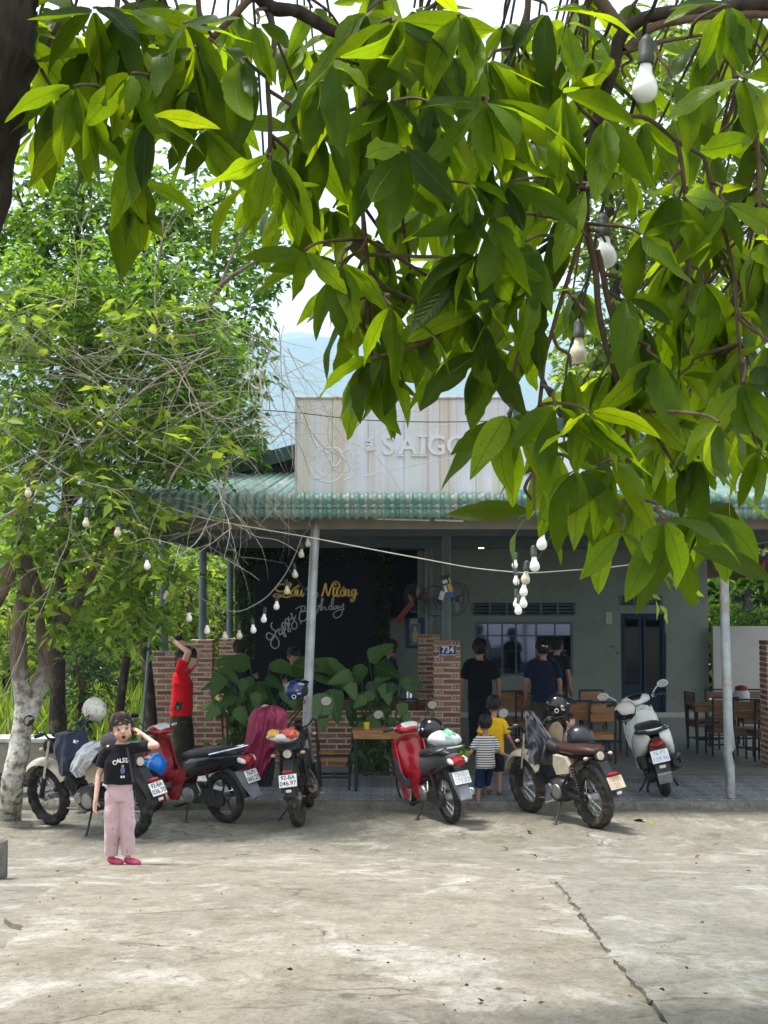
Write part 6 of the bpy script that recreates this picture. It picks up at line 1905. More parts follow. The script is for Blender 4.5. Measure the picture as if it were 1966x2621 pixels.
    mb = MB(); mb.lathe([(.055, 0), (.058, .03), (.03, .045)], (-.20, 0, .80), (-1, 0, .1), 16); tl = mb.build('tail_housing', MT['black'], B)
    mb = MB(); mb.lathe([(.046, 0), (.044, .006), (.002, .010)], (-.245, 0, .805), (-1, 0, .1), 16, cap=False); mb.build('reflector', M('pale_reflector', (.55, .50, .40), .3, var=.2), tl)
    mb = MB(); mb.box((-.42, 0, .63), (.05, .11, .035), bev=.01); mb.build('tail_light', MT['lens'], B)
    for s in (-1, 1): indicator(B, (-.20, s * .16, .80)); indicator(B, (1.12, s * .16, .88))
    plate(B, (-.468, 0, .545), R(28), plates, pmat, ink)
    mb = MB(); mb.box((-.50, 0, .44), (.02, .06, .03), bev=.006); mb.build('rear_reflector', MT['clear'], B)
    mb = MB(); mb.lathe([(.03, -.06), (.075, -.02), (.088, .04), (.085, .06)], (1.13, 0, .88), (1, 0, -.1), 18); hl = mb.build('headlight', MT['black'], B)
    mb = MB(); mb.lathe([(.08, .062), (.05, .075), (.002, .08)], (1.13, 0, .88), (1, 0, -.1), 18, cap=False); mb.build('lens', MT['clear'], hl)
    mb = MB(); mb.lathe([(.05, 0), (.055, .03), (.045, .045)], (1.06, 0, 1.0), (-.5, 0, 1), 16); ga = mb.build('gauge', MT['black'], B)
    mb = MB(); mb.lathe([(.045, .046), (.002, .047)], (1.06, 0, 1.0), (-.5, 0, 1), 16, cap=False); mb.build('dial', MT['mirror'], ga)
    handlebar(B, 1.04, .98, .37, .09, .10)
    for s in (-1, 1): mirror(B, (1.0, s * .26, 1.07), (1.02, s * .36, 1.24))
    stand(B)
    mb = MB(); mb.box((.56, .14, .235), (.06, .03, .012)); mb.tube([(.66, .12, .27), (.80, .16, .27)], .008, 6); mb.build('gear_lever', MT['alu'], B)
    if rack:
        mb = MB()
        for s in (-1, 1): mb.tube([(.12, s * .13, .80), (-.1, s * .14, .90), (-.36, s * .13, .90)], .008, 6)
        for k in range(4): mb.tube([(-.06 - .1 * k, -.14, .90), (-.06 - .1 * k, .14, .90)], .007, 6)
        mb.build('rack', MT['black'], B)
    return B
def underbone(rc, fc, label, plates, main, rear, wheels='alloy', lean=.14, pmat='plate', ink='ink'):
    B = bike_root('underbone_motorbike', rc, fc, lean, label, 1.24)
    wb, r = 1.24, .285
    wheel(B, 0, r, .043, wheels, 0, 'rimd' if wheels == 'alloy' else 'alu')
    wheel(B, wb, r - .004, .036, wheels, 0, 'rimd' if wheels == 'alloy' else 'alu')
    mb = MB()
    for s in (-1, 1): mb.tube([(0, s * .10, r), (.40, s * .08, .34)], .018, 8)
    mb.build('swingarm', MT['black'], B)
    for s in (-1, 1): shock(B, (.02, s * .125, .33), (.14, s * .115, .60), .022)
    for s in (-1, 1):
        mb = MB(); mb.tube([(wb, s * .075, r), (1.06, s * .06, .72)], .020, 8); mb.build('fork_leg', MT['alu'], B)
    arc_fender(B, 'front_fender', wb, r, r + .04, R(10), R(165), .062, MT[main])
    mb = MB(); mb.loft([(.985, 0, .66, .20, .24, 2.6), (1.05, 0, .67, .185, .22, 2.4), (1.12, 0, .68, .11, .15, 2.2), (1.145, 0, .68, .03, .06, 2)], 20); mb.build('front_cowl', MT[main], B, smooth=60)
    for s in (-1, 1):
        mb = MB(); mb.prism([(1.05, .88), (1.08, .62), (.98, .34), (.84, .20), (.74, .22), (.80, .40), (.90, .58), (.97, .86)], .018, Matrix(((1, 0, 0, 0), (0, 0, 1, s * .175 - .009), (0, 1, 0, 0), (0, 0, 0, 1)))); mb.build('leg_shield', MT[main], B)
        mb = MB(); mb.prism([(1.07, .66), (.99, .66), (.84, .50), (.70, .43), (.60, .47), (.62, .40), (.82, .34), (1.0, .44)], .012, Matrix(((1, 0, 0, 0), (0, 0, 1, s * .192 - .006), (0, 1, 0, 0), (0, 0, 0, 1)))); mb.build('wing_panel', MT['grey'], B)
    mb = MB(); mb.loft([(.97, 0, .62, .165, .24, 3), (.92, 0, .56, .15, .19, 3), (.86, 0, .48, .10, .12, 3)], 16); mb.build('inner_cover', MT[main], B)
    mb = MB(); mb.loft([(.96, 0, .46, .07, .08, 2.5), (.75, 0, .47, .075, .06, 2.5), (.55, 0, .53, .085, .07, 2.5), (.40, 0, .60, .10, .08, 2.5)], 16); mb.build('step_through', MT[main], B, smooth=60)
    mb = MB(); mb.loft([(-.40, 0, .77, .035, .03, 2.6), (-.28, 0, .745, .085, .065, 2.8), (-.05, 0, .70, .115, .105, 2.8), (.22, 0, .65, .125, .13, 2.8), (.46, 0, .60, .115, .125, 2.8), (.60, 0, .53, .075, .08, 2.6)], 18); mb.build('tail_body', MT[rear], B, smooth=60)
    for s in (-1, 1):
        mb = MB(); mb.prism([(.58, .42), (.40, .50), (.05, .60), (-.20, .69), (-.06, .63), (.34, .52), (.60, .47)], .012, Matrix(((1, 0, 0, 0), (0, 0, 1, s * .128 - .006), (0, 1, 0, 0), (0, 0, 0, 1)))); mb.build('stripe', MT[main], B)
        mb = MB(); mb.prism([(.75, .22), (.62, .22), (.52, .40), (.44, .56), (.56, .60), (.66, .46), (.86, .40)], .02, Matrix(((1, 0, 0, 0), (0, 0, 1, s * .10 - .01), (0, 1, 0, 0), (0, 0, 0, 1)))); mb.build('side_cover', MT[main], B)
    mb = MB(); mb.loft([(-.30, 0, .80, .06, .02, 3), (-.22, 0, .81, .115, .045, 3), (.02, 0, .80, .13, .05, 3), (.26, 0, .765, .125, .055, 3), (.46, 0, .735, .10, .05, 3), (.55, 0, .72, .06, .03, 3)], 16); mb.build('seat', MT['seat'], B, smooth=55)
    mb = MB(); mb.tube(catmull([(.02, .145, .79), (-.2, .15, .84), (-.38, .10, .88), (-.42, 0, .885), (-.38, -.10, .88), (-.2, -.15, .84), (.02, -.145, .79)], 5), .012, 8); mb.build('grab_rail', MT['chrome'], B)
    mb = MB(); mb.loft([(-.36, 0, .755, .07, .035, 2.5), (-.43, 0, .745, .075, .04, 2.5), (-.47, 0, .72, .05, .03, 2.5)], 12); mb.build('tail_light', MT['lens'], B)
    for s in (-1, 1):
        mb = MB(); mb.loft([(-.36, s * .085, .745, .025, .028, 2.3), (-.42, s * .088, .735, .025, .028, 2.3), (-.45, s * .08, .725, .012, .015, 2.3)], 10); mb.build('indicator', MT['clear'], B)
    arc_fender(B, 'rear_fender', .02, r, r + .10, R(70), R(175), .07, MT['black'])
    mb = MB(); mb.prism([(-.26, .60), (-.40, .60), (-.52, .34), (-.50, .32), (-.36, .46)], .13, Matrix(((1, 0, 0, 0), (0, 0, 1, -.065), (0, 1, 0, 0), (0, 0, 0, 1)))); mb.build('mudguard', MT['mudflap'], B)
    plate(B, (-.455, 0, .56), R(26), plates, pmat, ink)
    e = MB(); e.loft([(.30, 0, .30, .06, .08, 2.6), (.38, 0, .30, .115, .115, 2.6), (.54, 0, .31, .115, .115, 2.6), (.62, 0, .33, .07, .08, 2.6)], 14); en = e.build('engine', MT['engine'], B)
    e = MB()
    for k in range(6): e.box((.63 + k * .022, 0, .345 + .003 * k), (.012, .15, .13))
    e.box((.80, 0, .36), (.08, .12, .12), bev=.015); e.build('cylinder_fins', MT['alu'], en)
    for s in (-1, 1):
        e = MB(); e.lathe([(.095, 0), (.085, .03), (.04, .04)], (.44, s * .10, .30), (0, s, 0), 16); e.build('casing', MT['alu'], en)
    mb = MB(); n_ = 10
    poly = [(0 + .088 * math.cos(a), r + .088 * math.sin(a)) for a in [R(90) + k * math.pi / n_ for k in range(n_ + 1)]] + [(.40 + .075 * math.cos(a), .31 + .075 * math.sin(a)) for a in [R(-90) + k * math.pi / n_ for k in range(n_ + 1)]]
    mb.prism(poly, .05, Matrix(((1, 0, 0, 0), (0, 0, 1, .062), (0, 1, 0, 0), (0, 0, 0, 1)))); mb.build('chain_case', MT['engine'], B)
    e = MB(); e.tube(catmull([(.80, -.02, .30), (.74, -.10, .22), (.45, -.13, .19), (.22, -.15, .24)], 5), .015, 8); ex = e.build('exhaust', MT['rust'], B)
    e = MB(); e.lathe([(.025, 0), (.043, .05), (.048, .42), (.04, .50), (.024, .505), (.02, .46)], (.24, -.155, .235), (-.95, -.05, .24), 14); e.build('muffler', MT['chrome'], ex)
    mb = MB(); mb.loft([(.82, 0, .965, .09, .03, 2.4), (.88, 0, .985, .16, .05, 2.4), (.97, 0, .985, .165, .06, 2.4), (1.05, 0, .96, .12, .06, 2.4), (1.10, 0, .94, .06, .035, 2.4)], 16); hc = mb.build('handle_cover', MT[main], B, smooth=60)
    mb = MB(); mb.loft([(.835, 0, .998, .07, .010, 2.6), (.87, 0, 1.022, .10, .016, 2.6), (.93, 0, 1.038, .09, .014, 2.6)], 14); mb.build('speedometer', MT['clear'], hc)
    mb = MB(); mb.loft([(1.07, 0, .955, .085, .04, 2.2), (1.11, 0, .945, .05, .025, 2.2)], 12); mb.build('headlight', MT['clear'], hc)
    handlebar(B, .93, .985, .34, .02, .08, 'chrome')
    for s in (-1, 1): mirror(B, (.92, s * .20, 1.02), (.95, s * .34, 1.19), r=.05, stem='black')
    stand(B, .46, .25)
    for s in (-1, 1):
        mb = MB(); mb.tube([(.50, s * .08, .20), (.50, s * .24, .20)], .012, 6); mb.box((.50, s * .22, .205), (.05, .10, .02)); mb.build('footpeg', MT['black'], B)
        mb = MB(); mb.tube([(.30, s * .10, .44), (.20, s * .15, .36), (.16, s * .22, .35)], .010, 6); mb.build('pillion_peg', MT['alu'], B)
    return B
def scooter(rc, fc, label, plates, lean=.23):
    B = bike_root('white_scooter', rc, fc, lean, label, 1.26)
    B.scale = (1.08, 1.08, 1.08)
    wb, r = 1.26, .265
    wheel(B, 0, r, .058, 'alloy'); wheel(B, wb, r, .05, 'alloy')
    for s in (-1, 1):
        mb = MB(); mb.loft([(-.34, s * .075, .70, .02, .03, 2.4), (-.26, s * .130, .67, .050, .10, 2.6), (.0, s * .165, .59, .055, .17, 2.6), (.28, s * .170, .52, .05, .18, 2.6), (.52, s * .12, .42, .04, .11, 2.6), (.62, s * .10, .37, .02, .05, 2.4)], 16); mb.build('side_cowl', MT['white'], B, smooth=60)
        mb = MB(); mb.prism([(1.06, .92), (1.12, .62), (1.02, .40), (.86, .24), (.80, .26), (.90, .46), (.98, .66), (.99, .90)], .02, Matrix(((1, 0, 0, 0), (0, 0, 1, s * .165 - .01), (0, 1, 0, 0), (0, 0, 0, 1)))); mb.build('leg_shield', MT['white'], B)
    mb = MB(); mb.loft([(-.36, 0, .66, .06, .04, 2.4), (-.28, 0, .60, .10, .12, 2.6), (.0, 0, .58, .115, .16, 2.6), (.45, 0, .55, .11, .17, 2.6), (.56, 0, .48, .10, .12, 2.6)], 16); mb.build('under_cowl', MT['gloss'], B, smooth=60)
    mb = MB(); mb.loft([(-.34, 0, .755, .08, .02, 3), (-.26, 0, .775, .135, .045, 3), (.05, 0, .785, .15, .05, 3), (.40, 0, .765, .14, .05, 3), (.56, 0, .745, .08, .03, 3)], 16); mb.build('seat', MT['seat'], B, smooth=55)
    mb = MB(); mb.tube(catmull([(-.05, .165, .76), (-.28, .165, .775), (-.42, .09, .78), (-.44, 0, .78), (-.42, -.09, .78), (-.28, -.165, .775), (-.05, -.165, .76)], 5), [.024] * 31, 10); gr = mb.build('grab_rail', MT['gloss'], B)
    mb = MB(); mb.tube(catmull([(-.30, .155, .792), (-.43, .085, .795), (-.456, 0, .795), (-.43, -.085, .795), (-.30, -.155, .792)], 5), .010, 8); mb.build('chrome_strip', MT['white'], gr)
    mb = MB(); mb.box((.70, 0, .30), (.36, .30, .05), bev=.02); mb.build('floorboard', MT['black'], B)
    mb = MB(); mb.loft([(1.0, 0, .66, .215, .30, 2.6), (1.08, 0, .68, .20, .27, 2.4), (1.17, 0, .66, .10, .17, 2.2), (1.20, 0, .66, .03, .06, 2)], 18); mb.build('front_apron', MT['white'], B, smooth=60)
    mb = MB(); mb.loft([(1.0, 0, .64, .20, .28, 3), (.93, 0, .66, .19, .24, 3), (.90, 0, .68, .15, .16, 3)], 14); mb.build('inner_apron', MT['white'], B)
    mb = MB(); mb.loft([(.86, 0, 1.0, .05, .03, 2.4), (.92, 0, 1.02, .17, .055, 2.4), (1.02, 0, 1.02, .18, .065, 2.4), (1.10, 0, .99, .10, .05, 2.4)], 16); hc = mb.build('handle_cover', MT['white'], B, smooth=60)
    mb = MB(); mb.loft([(.85, 0, 1.04, .05, .012, 2.4), (.93, 0, 1.075, .09, .014, 2.4)], 12); mb.build('speedometer', MT['gloss'], hc)
    mb = MB(); mb.tube([(1.02, 0, .96), (1.06, 0, .80)], .06, 10); mb.build('steering_column', MT['white'], B)
    handlebar(B, .98, 1.01, .35, .02, .08)
    for s in (-1, 1): mirror(B, (.98, s * .22, 1.06), (1.0, s * .36, 1.14), r=.042, shape=1.2, stem='white')
    arc_fender(B, 'front_fender', wb, r, r + .05, R(20), R(165), .075, MT['white'])
    mb = MB(); mb.prism([(-.22, .62), (-.36, .62), (-.44, .30), (-.34, .22), (-.20, .42)], .16, Matrix(((1, 0, 0, 0), (0, 0, 1, -.08), (0, 1, 0, 0), (0, 0, 0, 1)))); mb.build('rear_fender', MT['black'], B)
    mb = MB(); mb.prism([(-.425, .34), (-.445, .30), (-.40, .20), (-.37, .24)], .15, Matrix(((1, 0, 0, 0), (0, 0, 1, -.075), (0, 1, 0, 0), (0, 0, 0, 1)))); mb.build('mudflap', MT['mudflap'], B)
    mb = MB(); mb.box((-.425, 0, .385), (.012, .07, .035), rot=(0, R(14), 0), bev=.006); mb.build('rear_reflector', MT['clear'], B)
    mb = MB(); mb.loft([(-.33, 0, .635, .075, .03, 2.6), (-.39, 0, .625, .07, .028, 2.6), (-.41, 0, .62, .03, .015, 2.6)], 12); mb.build('tail_light', MT['lens'], B)
    plate(B, (-.435, 0, .50), R(18), plates, 'plate', 'inkb')
    mb = MB(); n_ = 10
    poly = [(.0 + .085 * math.cos(a), r + .085 * math.sin(a)) for a in [R(90) + k * math.pi / n_ for k in range(n_ + 1)]] + [(.42 + .08 * math.cos(a), .28 + .08 * math.sin(a)) for a in [R(-90) + k * math.pi / n_ for k in range(n_ + 1)]]
    mb.prism(poly, .08, Matrix(((1, 0, 0, 0), (0, 0, 1, .07), (0, 1, 0, 0), (0, 0, 0, 1)))); mb.build('drive_case', MT['engine'], B)
    mb = MB(); mb.box((-.10, .17, .43), (.30, .11, .15), bev=.03); mb.build('air_box', MT['black'], B)
    mb = MB(); mb.lathe([(.04, 0), (.065, .05), (.07, .34), (.06, .42), (.03, .425), (.026, .39)], (.28, -.18, .27), (-.95, -.06, .22), 14); mu = mb.build('muffler', MT['black'], B)
    mb = MB(); mb.loft([(.18, -.235, .33, .012, .06, 2.4), (.0, -.245, .37, .014, .075, 2.4), (-.14, -.245, .40, .012, .06, 2.4)], 10); mb.build('heat_guard', MT['gloss'], mu)
    shock(B, (.0, .12, .34), (.08, .11, .58)); stand(B, .42, .28)
    mb = MB(); mb.tube([(.30, -.1, .2), (.26, -.16, .10), (.2, -.17, .06)], .014, 6); mb.tube([(.30, .1, .2), (.26, .16, .10), (.2, .17, .06)], .014, 6); mb.build('centre_stand', MT['black'], B)
    return B
def wheels_at(ur, vr, uf, vf, wb, floor=False):
    f = on_floor if floor else on_ground
    a, b = f(ur, vr), f(uf, vf)
    d = (b - a); d.z = 0
    b = a + d.normalized() * wb
    if not floor: b.z = gz(b.y)
    return a, b
a, b = wheels_at(338, 2141, 142, 2112, 1.3)
BK1 = scrambler(a, b, 'cream and black scrambler behind the girl with a navy tote on its tank', ('92-BA', '036.70'), lean=.15)
a, b = wheels_at(580, 2106, 370, 2078, 1.24)
BK2 = underbone(a, b, 'black and red step-through bike with a blue helmet by its seat', ('76-P1', '065.27'), 'dred', 'gloss', 'alloy')
a, b = wheels_at(766, 2114, 800, 2066, 1.3)
BK3 = scrambler(a, b, 'small black trail bike seen from behind under a maroon raincoat', ('92-BA', '046.97'), 'black', 'seat', .13, tyre='mud', rack=True, wheel_r=.31)
a, b = wheels_at(1156, 2108, 1046, 2068, 1.24)
BK4 = underbone(a, b, 'bright red and grey step-through bike with plastic bags on its seat', ('73-G1', '071.53'), 'red', 'grey', 'wire', pmat='plate', ink='inkf')
a, b = wheels_at(1528, 2119, 1362, 2079, 1.3)
BK5 = scrambler(a, b, 'cream scrambler with brown seat and a dusty plate in front of the boys', ('76-H1', '20'), lean=.15, pmat='dusty', ink='inkd', tyre='mud')
a, b = wheels_at(1706, 2038, 1668, 1996, 1.26, True)
BK6 = scooter(a, b, 'white scooter parked on the patterned terrace tiles', ('76-P1', '139.96'))

# ------------------------------------------------------------------ helmets, bags and clothes on the bikes
def helmet(loc, rz, label, mat, R_=.135, tilt=(0, 0), visor=None, stripe=None, ring=False, smat=None):
    """Open-face helmet, +X its front."""
    root = empty('helmet', loc, (tilt[0], tilt[1], rz), label, 'helmet', 'helmets left on the motorbikes')
    mb = MB()
    nu, nv = 28, 14
    vs, idx, fs = [], {}, []
    for j in range(nv + 1):
        t = lerp(0, 2.25, j / nv)
        for i in range(nu):
            a = 2 * math.pi * i / nu
            fr = math.cos(a)
            lim = 2.25 if fr < .35 else lerp(2.25, 1.28, min(1, (fr - .35) / .3))
            tt = min(t, lim)
            rr = R_ * (1 - .10 * max(0, (tt - 1.6)))
            idx[i, j] = len(vs)
            vs.append((rr * 1.12 * math.sin(tt) * math.cos(a), rr * .95 * math.sin(tt) * math.sin(a), rr * math.cos(tt)))
    for j in range(nv):
        for i in range(nu): fs.append((idx[i, j], idx[i, j + 1], idx[(i + 1) % nu, j + 1], idx[(i + 1) % nu, j]))
    mb.add(vs, fs); mb.build('shell', mat, root, smooth=70)
    mb = MB(); mb.ball((-.004, 0, -.006), (R_ * 1.03, R_ * .87, R_ * .92), 16, 10); mb.v = [(x, y, max(z, -R_ * .55)) for x, y, z in mb.v]; mb.build('lining', M('helmet_lining', (.02, .02, .022), .9), root, smooth=60)
    mb = MB(); mb.tube(catmull([(.02, R_ * .8, -R_ * .5), (.05, R_ * .3, -R_ * 1.15), (.05, -R_ * .3, -R_ * 1.15), (.02, -R_ * .8, -R_ * .5)], 4), .006, 5); mb.build('strap', MT['black'], root)
    if visor:
        mb = MB()
        def vf(i, j):
            a = lerp(-1.15, 1.15, i); t = lerp(visor[0], visor[1], j)
            rr = R_ * (1.06 + visor[2] * j)
            return (rr * 1.15 * math.sin(t) * math.cos(a), rr * .98 * math.sin(t) * math.sin(a), rr * math.cos(t))
        mb.grid(vf, 14, 5); mb.build('visor', visor[3], root, smooth=80)
        for s in (-1, 1):
            mb = MB(); mb.lathe([(.02, 0), (.018, .008), (.004, .01)], (R_ * .25, s * R_ * .95, R_ * .12), (0, s, 0), 12); mb.build('hinge', MT['chrome'], root)
    if stripe:
        mb = MB(); mb.torus((0, 0, 0), R_ * 1.0, .007, (.35, .9, .1), 40, 6); mb.v = [(x * 1.1, y * .96, z * 1.01) for x, y, z in mb.v]; mb.build('trim_band', stripe, root)
    if ring:
        mb = MB(); mb.torus((-.02, -R_ * .90, -R_ * .32), .022, .005, (0, 1, .2), 20, 6); mb.build('badge', MAT_WHITEPAINT, root)
        link('badge_text', text_mesh('Bulldog' if False else 'bee', .03, .001, .001), MAT_WHITEPAINT, root, (.05, -R_ * .93, -R_ * .12), (R(90), 0, 0))
    return root
def patchwork():
    t = NT('sticker_collage')
    co = t.coord()
    v = t.new('TexVoronoi', Scale=22.0); t.l.new(co, v.inputs['Vector'])
    hsv = t.new('HueSaturation', Saturation=.55, Value=.75); t.l.new(v.outputs['Color'], hsv.inputs['Color'])
    c = t.mix(t.ramp(t.noise(co, 30, 4), [(.42, (0, 0, 0)), (.55, (1, 1, 1))]), hsv.outputs[0], (.55, .50, .40))
    return t.done(t.bsdf(c, .25, 0, None, .5, coat=.5))
TV = mat_glass('tinted_visor', (.35, .38, .40), .08, .25)
helmet(at(242, 1818, 15.0), R(115), 'sticker-covered helmet hung on the mirror of the tote-carrying bike', patchwork(), .135, (R(10), R(-20)))
helmet(at(394, 1962, 15.3), R(100), 'bright blue helmet hooked beside the black seat', M('bright_blue', (.005, .16, .62), .22, var=.08, bump=0, coat=.4), .142, (R(20), R(25)), stripe=M('pale_blue_band', (.35, .5, .62), .4))
helmet(at(760, 1768, 16.4), R(-10), 'navy blue helmet with flipped visor on the trail bike mirror', M('navy_helmet', (.012, .035, .12), .2, var=.1, bump=0, coat=.5), .135, (R(8), R(-12)), visor=(.5, 1.15, .12, TV), ring=True)
helmet(at(1103, 1868, 16.1), R(150), 'black helmet resting on the red bike behind the plastic bag', MT['gloss'], .14, (0, R(10)), visor=(.9, 1.5, .04, TV))
helmet(at(1430, 1806, 16.3), R(-5), 'glossy black helmet with clear visor raised on the scrambler mirror', MT['gloss'], .135, (R(5), R(8)), visor=(.7, 1.25, .35, mat_glass('clear_visor', (.62, .66, .68), .1, .2)), ring=True)
helmet(at(1484, 1890, 15.6), R(165), 'matt black helmet lying on the scrambler seat', M('satin_black', (.02, .026, .03), .3, var=.2, bump=0, coat=.2), .145, (0, R(-8)), ring=True)
helmet(at(1601, 1822, 17.8), R(170), 'white helmet hung under the scooter handlebar', M('ivory_helmet', (.60, .58, .50), .3, var=.08, bump=0), .13, (R(25), R(20)), stripe=MT['black'])

def lump(name, c, r, mat, label, cat, amp=.18, freq=6, seed=0, rot=None, parts=None, folds=0):
    mb = MB(); mb.ball((0, 0, 0), r, 28, 18, rot)
    out = []
    for p in mb.v:
        v = Vector(p)
        n = v.normalized()
        d = amp * (fnoise(v * freq + Vector((seed, 0, 0))) + .5 * fnoise(v * freq * 2.3 + Vector((0, seed, 0))))
        if folds: d += amp * .5 * math.sin(folds * math.atan2(v.y, v.x) + 3 * fnoise(v * 5))
        out.append(tuple(v + n * d * min(r)))
    mb.v = out
    root = empty(name, c, label=label, cat=cat)
    mb.build('body', mat, root, smooth=80)
    return root
def drape(name, c, rows, mat, label, cat, folds=5, amp=.03, seed=0, th=.012, nu=36, rng=None):
    """A hanging cloth: rows of (z, x_left, x_right, y) in local space, closed front and back with folds."""
    root = empty(name, c, label=label, cat=cat)
    mb = MB()
    n = len(rows) - 1
    def row(j):
        f = j * n; k = min(int(f), n - 1); t = f - k
        return [lerp(rows[k][m], rows[k + 1][m], t) for m in range(4)]
    def surf(side):
        def fn(i, j):
            z, xl, xr, y = row(j)
            x = lerp(xl, xr, i)
            e = math.sin(math.pi * i) ** .5
            f = amp * (.35 + .65 * j) * (math.sin(folds * math.pi * i + 2.2 * fnoise((i * 2, j * 2, seed))) + .7 * fnoise((i * folds * 1.6, j * 3.0, seed + 3)))
            x += .022 * fnoise((j * 5, (0 if i < .5 else 9), seed)) * (2 * abs(i - .5))
            r1 = 1 - 2.2 * abs(fnoise((i * 3.2 + j * 1.3, j * 3.4 - i * 1.1, seed + 8)))
            r2 = 1 - 2.2 * abs(fnoise((i * 6.5 - j * 3, j * 6 + i * 2, seed + 14)))
            f *= .55
            crease = -amp * (.75 * max(0, r1) ** 2 + .35 * max(0, r2) ** 2)
            return Vector((x + .25 * f, y + f + crease - side * th * e * 2.2, z + .02 * fnoise((i * 5, j * 2, seed + 5))))
        return fn
    mb.grid(surf(1), nu, 34); mb.grid(surf(-1), nu, 34)
    mb.build('cloth', mat, root, smooth=28)
    return root
CL_M = lambda n, c, r=.75, sh=.2: M(n, c, r, var=.18, scale=10, bump=.25, sheen=sh, bscale=220)
# maroon raincoat on the trail bike
c = at(690, 1900, 15.5)
kx = 15.5 / FPX
rc_rows = [((1900 - v) * kx, (a - 690) * kx, (b_ - 690) * kx, y) for v, a, b_, y in [(1808, 690, 706, .10), (1816, 650, 728, .05), (1835, 640, 738, 0), (1870, 634, 735, -.03), (1910, 628, 712, -.04), (1950, 618, 690, -.03), (1985, 614, 676, 0), (2008, 634, 662, .02), (2028, 643, 652, .03)]]
drape('raincoat', c, rc_rows, M('maroon_nylon', (.20, .018, .055), .42, var=.2, scale=7, bump=.15), 'maroon raincoat hanging over the trail bike', 'raincoat', 7, .05, 2)
rows = [((1900 - v) * kx, (a - 690) * kx, (b_ - 690) * kx, y) for v, a, b_, y in [(1925, 680, 704, .03), (1960, 672, 704, .03), (2005, 662, 698, .04), (2012, 664, 696, .04)]]
drape('dark_trousers', c, rows, CL_M('charcoal_cloth', (.012, .014, .018)), 'black cloth hanging below the maroon raincoat', 'cloth', 3, .02, 5)
def plastic(name, cols, rough=.25):
    t = NT(name)
    n = t.noise(t.coord(), 9, 3, .5, 1.2)
    c = t.ramp(n, [(.30 + .12 * i, cc) for i, cc in enumerate(cols)], 'LINEAR')
    return t.done(t.bsdf(c, rough, 0, t.bump(t.noise(t.coord(), 34, 4), .6, .01), .5))
BAGM = plastic('printed_bag', [(.62, .60, .56), (.58, .36, .04), (.64, .60, .55), (.55, .04, .04), (.60, .10, .06)])
PB = lump('plastic_bundle', at(722, 1886, 15.15), (.175, .13, .055), plastic('white_wrap', [(.60, .58, .54), (.66, .64, .62), (.52, .54, .60), (.62, .58, .40)]), 'red and yellow plastic bundle strapped on the trail bike rack', 'bag', .25, 9, 3)
for nm, dx, dz, rr, cc, sd in [('yellow_fold', -.075, .028, (.085, .10, .058), [(.58, .36, .04), (.62, .44, .10), (.60, .20, .04), (.62, .50, .25)], 1), ('red_fold', .07, .034, (.105, .11, .062), [(.50, .03, .03), (.58, .08, .05), (.45, .03, .03), (.62, .22, .10)], 5)]:
    mb = MB(); mb.ball((0, 0, 0), rr, 22, 14)
    mb.v = [tuple(Vector(v) * (1 + .30 * fnoise(Vector(v) * 13 + Vector((sd, 0, 0))) + .15 * fnoise(Vector(v) * 31 + Vector((0, sd, 0)))) + Vector((dx, -.02, dz))) for v in mb.v]
    mb.build(nm, plastic(nm, cc), PB, smooth=50)
mb = MB(); p = at(719, 1880, 15.15); mb.torus(p, .10, .007, (1, 0, .1), 24, 5); mb.v = [(x, y, p.z + (z - p.z) * .95) for x, y, z in mb.v]; tag(mb.build('strap', M('purple_cord', (.08, .02, .09), .6)), 'dark purple strap tying the plastic bundle', 'strap')
lump('plastic_bag', at(1138, 1892, 15.75), (.19, .16, .09), plastic('clear_bag', [(.55, .60, .60), (.62, .66, .66), (.68, .70, .70), (.5, .6, .56)], .2), 'pale plastic bag of groceries on the red bike', 'bag', .22, 8, 6)
lump('green_bag', at(1146, 1886, 15.68), (.085, .09, .085), plastic('green_bag', [(.25, .5, .36), (.10, .42, .22), (.35, .6, .45), (.45, .62, .55)], .2), 'green striped plastic bag knotted between the pale bags', 'bag', .28, 12, 1)
q = np.random.default_rng(4)
n = 160; cc = np.array(at(1165, 1930, 15.7)); P_ = cc + q.normal(0, (.055, .05, .06), (n, 3)); D_ = q.normal(0, 1, (n, 3)) + np.array([.3, 0, -.4])
root = empty('leaf_greens', tuple(cc), label='bunch of leafy greens hanging from the pale plastic bag', cat='vegetables')
o = leaf_cloud('leaves', P_, D_, q.uniform(.05, .10, n), MAT_TREELEAF, root, .4, q, kind='stuff'); o.matrix_parent_inverse = Matrix.Translation(-Vector(cc))
lump('red_bottle', at(1134, 1930, 15.62), (.055, .055, .085), MT['dred'], 'dark red bundle under the grocery bag', 'bundle', .08, 6, 2)
# navy tote, grey shirt and cap on the first scrambler
c = at(186, 1920, 14.75); kx = 14.75 / FPX
rows = [((1920 - v) * kx, (a - 186) * kx, (b_ - 186) * kx, y) for v, a, b_, y in [(1872, 166, 224, .02), (1880, 140, 226, .0), (1905, 140, 230, -.03), (1940, 146, 226, -.05), (1965, 152, 205, -.04), (1982, 160, 180, -.02)]]
TOTE = drape('tote_bag', c, rows, CL_M('navy_canvas', (.012, .018, .042)), 'navy canvas tote bag with small white label on the cream bike', 'bag', 4, .025, 9, .05)
mb = MB(); mb.tube(catmull([(-.10, -.04, .15), (-.02, .02, .24), (.06, .06, .30), (.16, .05, .36)], 5), .014, 6, flat=.4); mb.tube(catmull([(.06, -.05, .18), (.12, .0, .26), (.16, .05, .36)], 5), .014, 6, flat=.4); mb.build('handle', CL_M('navy_canvas', (.012, .018, .042)), TOTE)
mb = MB(); mb.box((.06, -.135, .10), (.05, .006, .03), rot=(0, R(14), 0)); mb.build('label_patch', MAT_WHITEPAINT, TOTE)
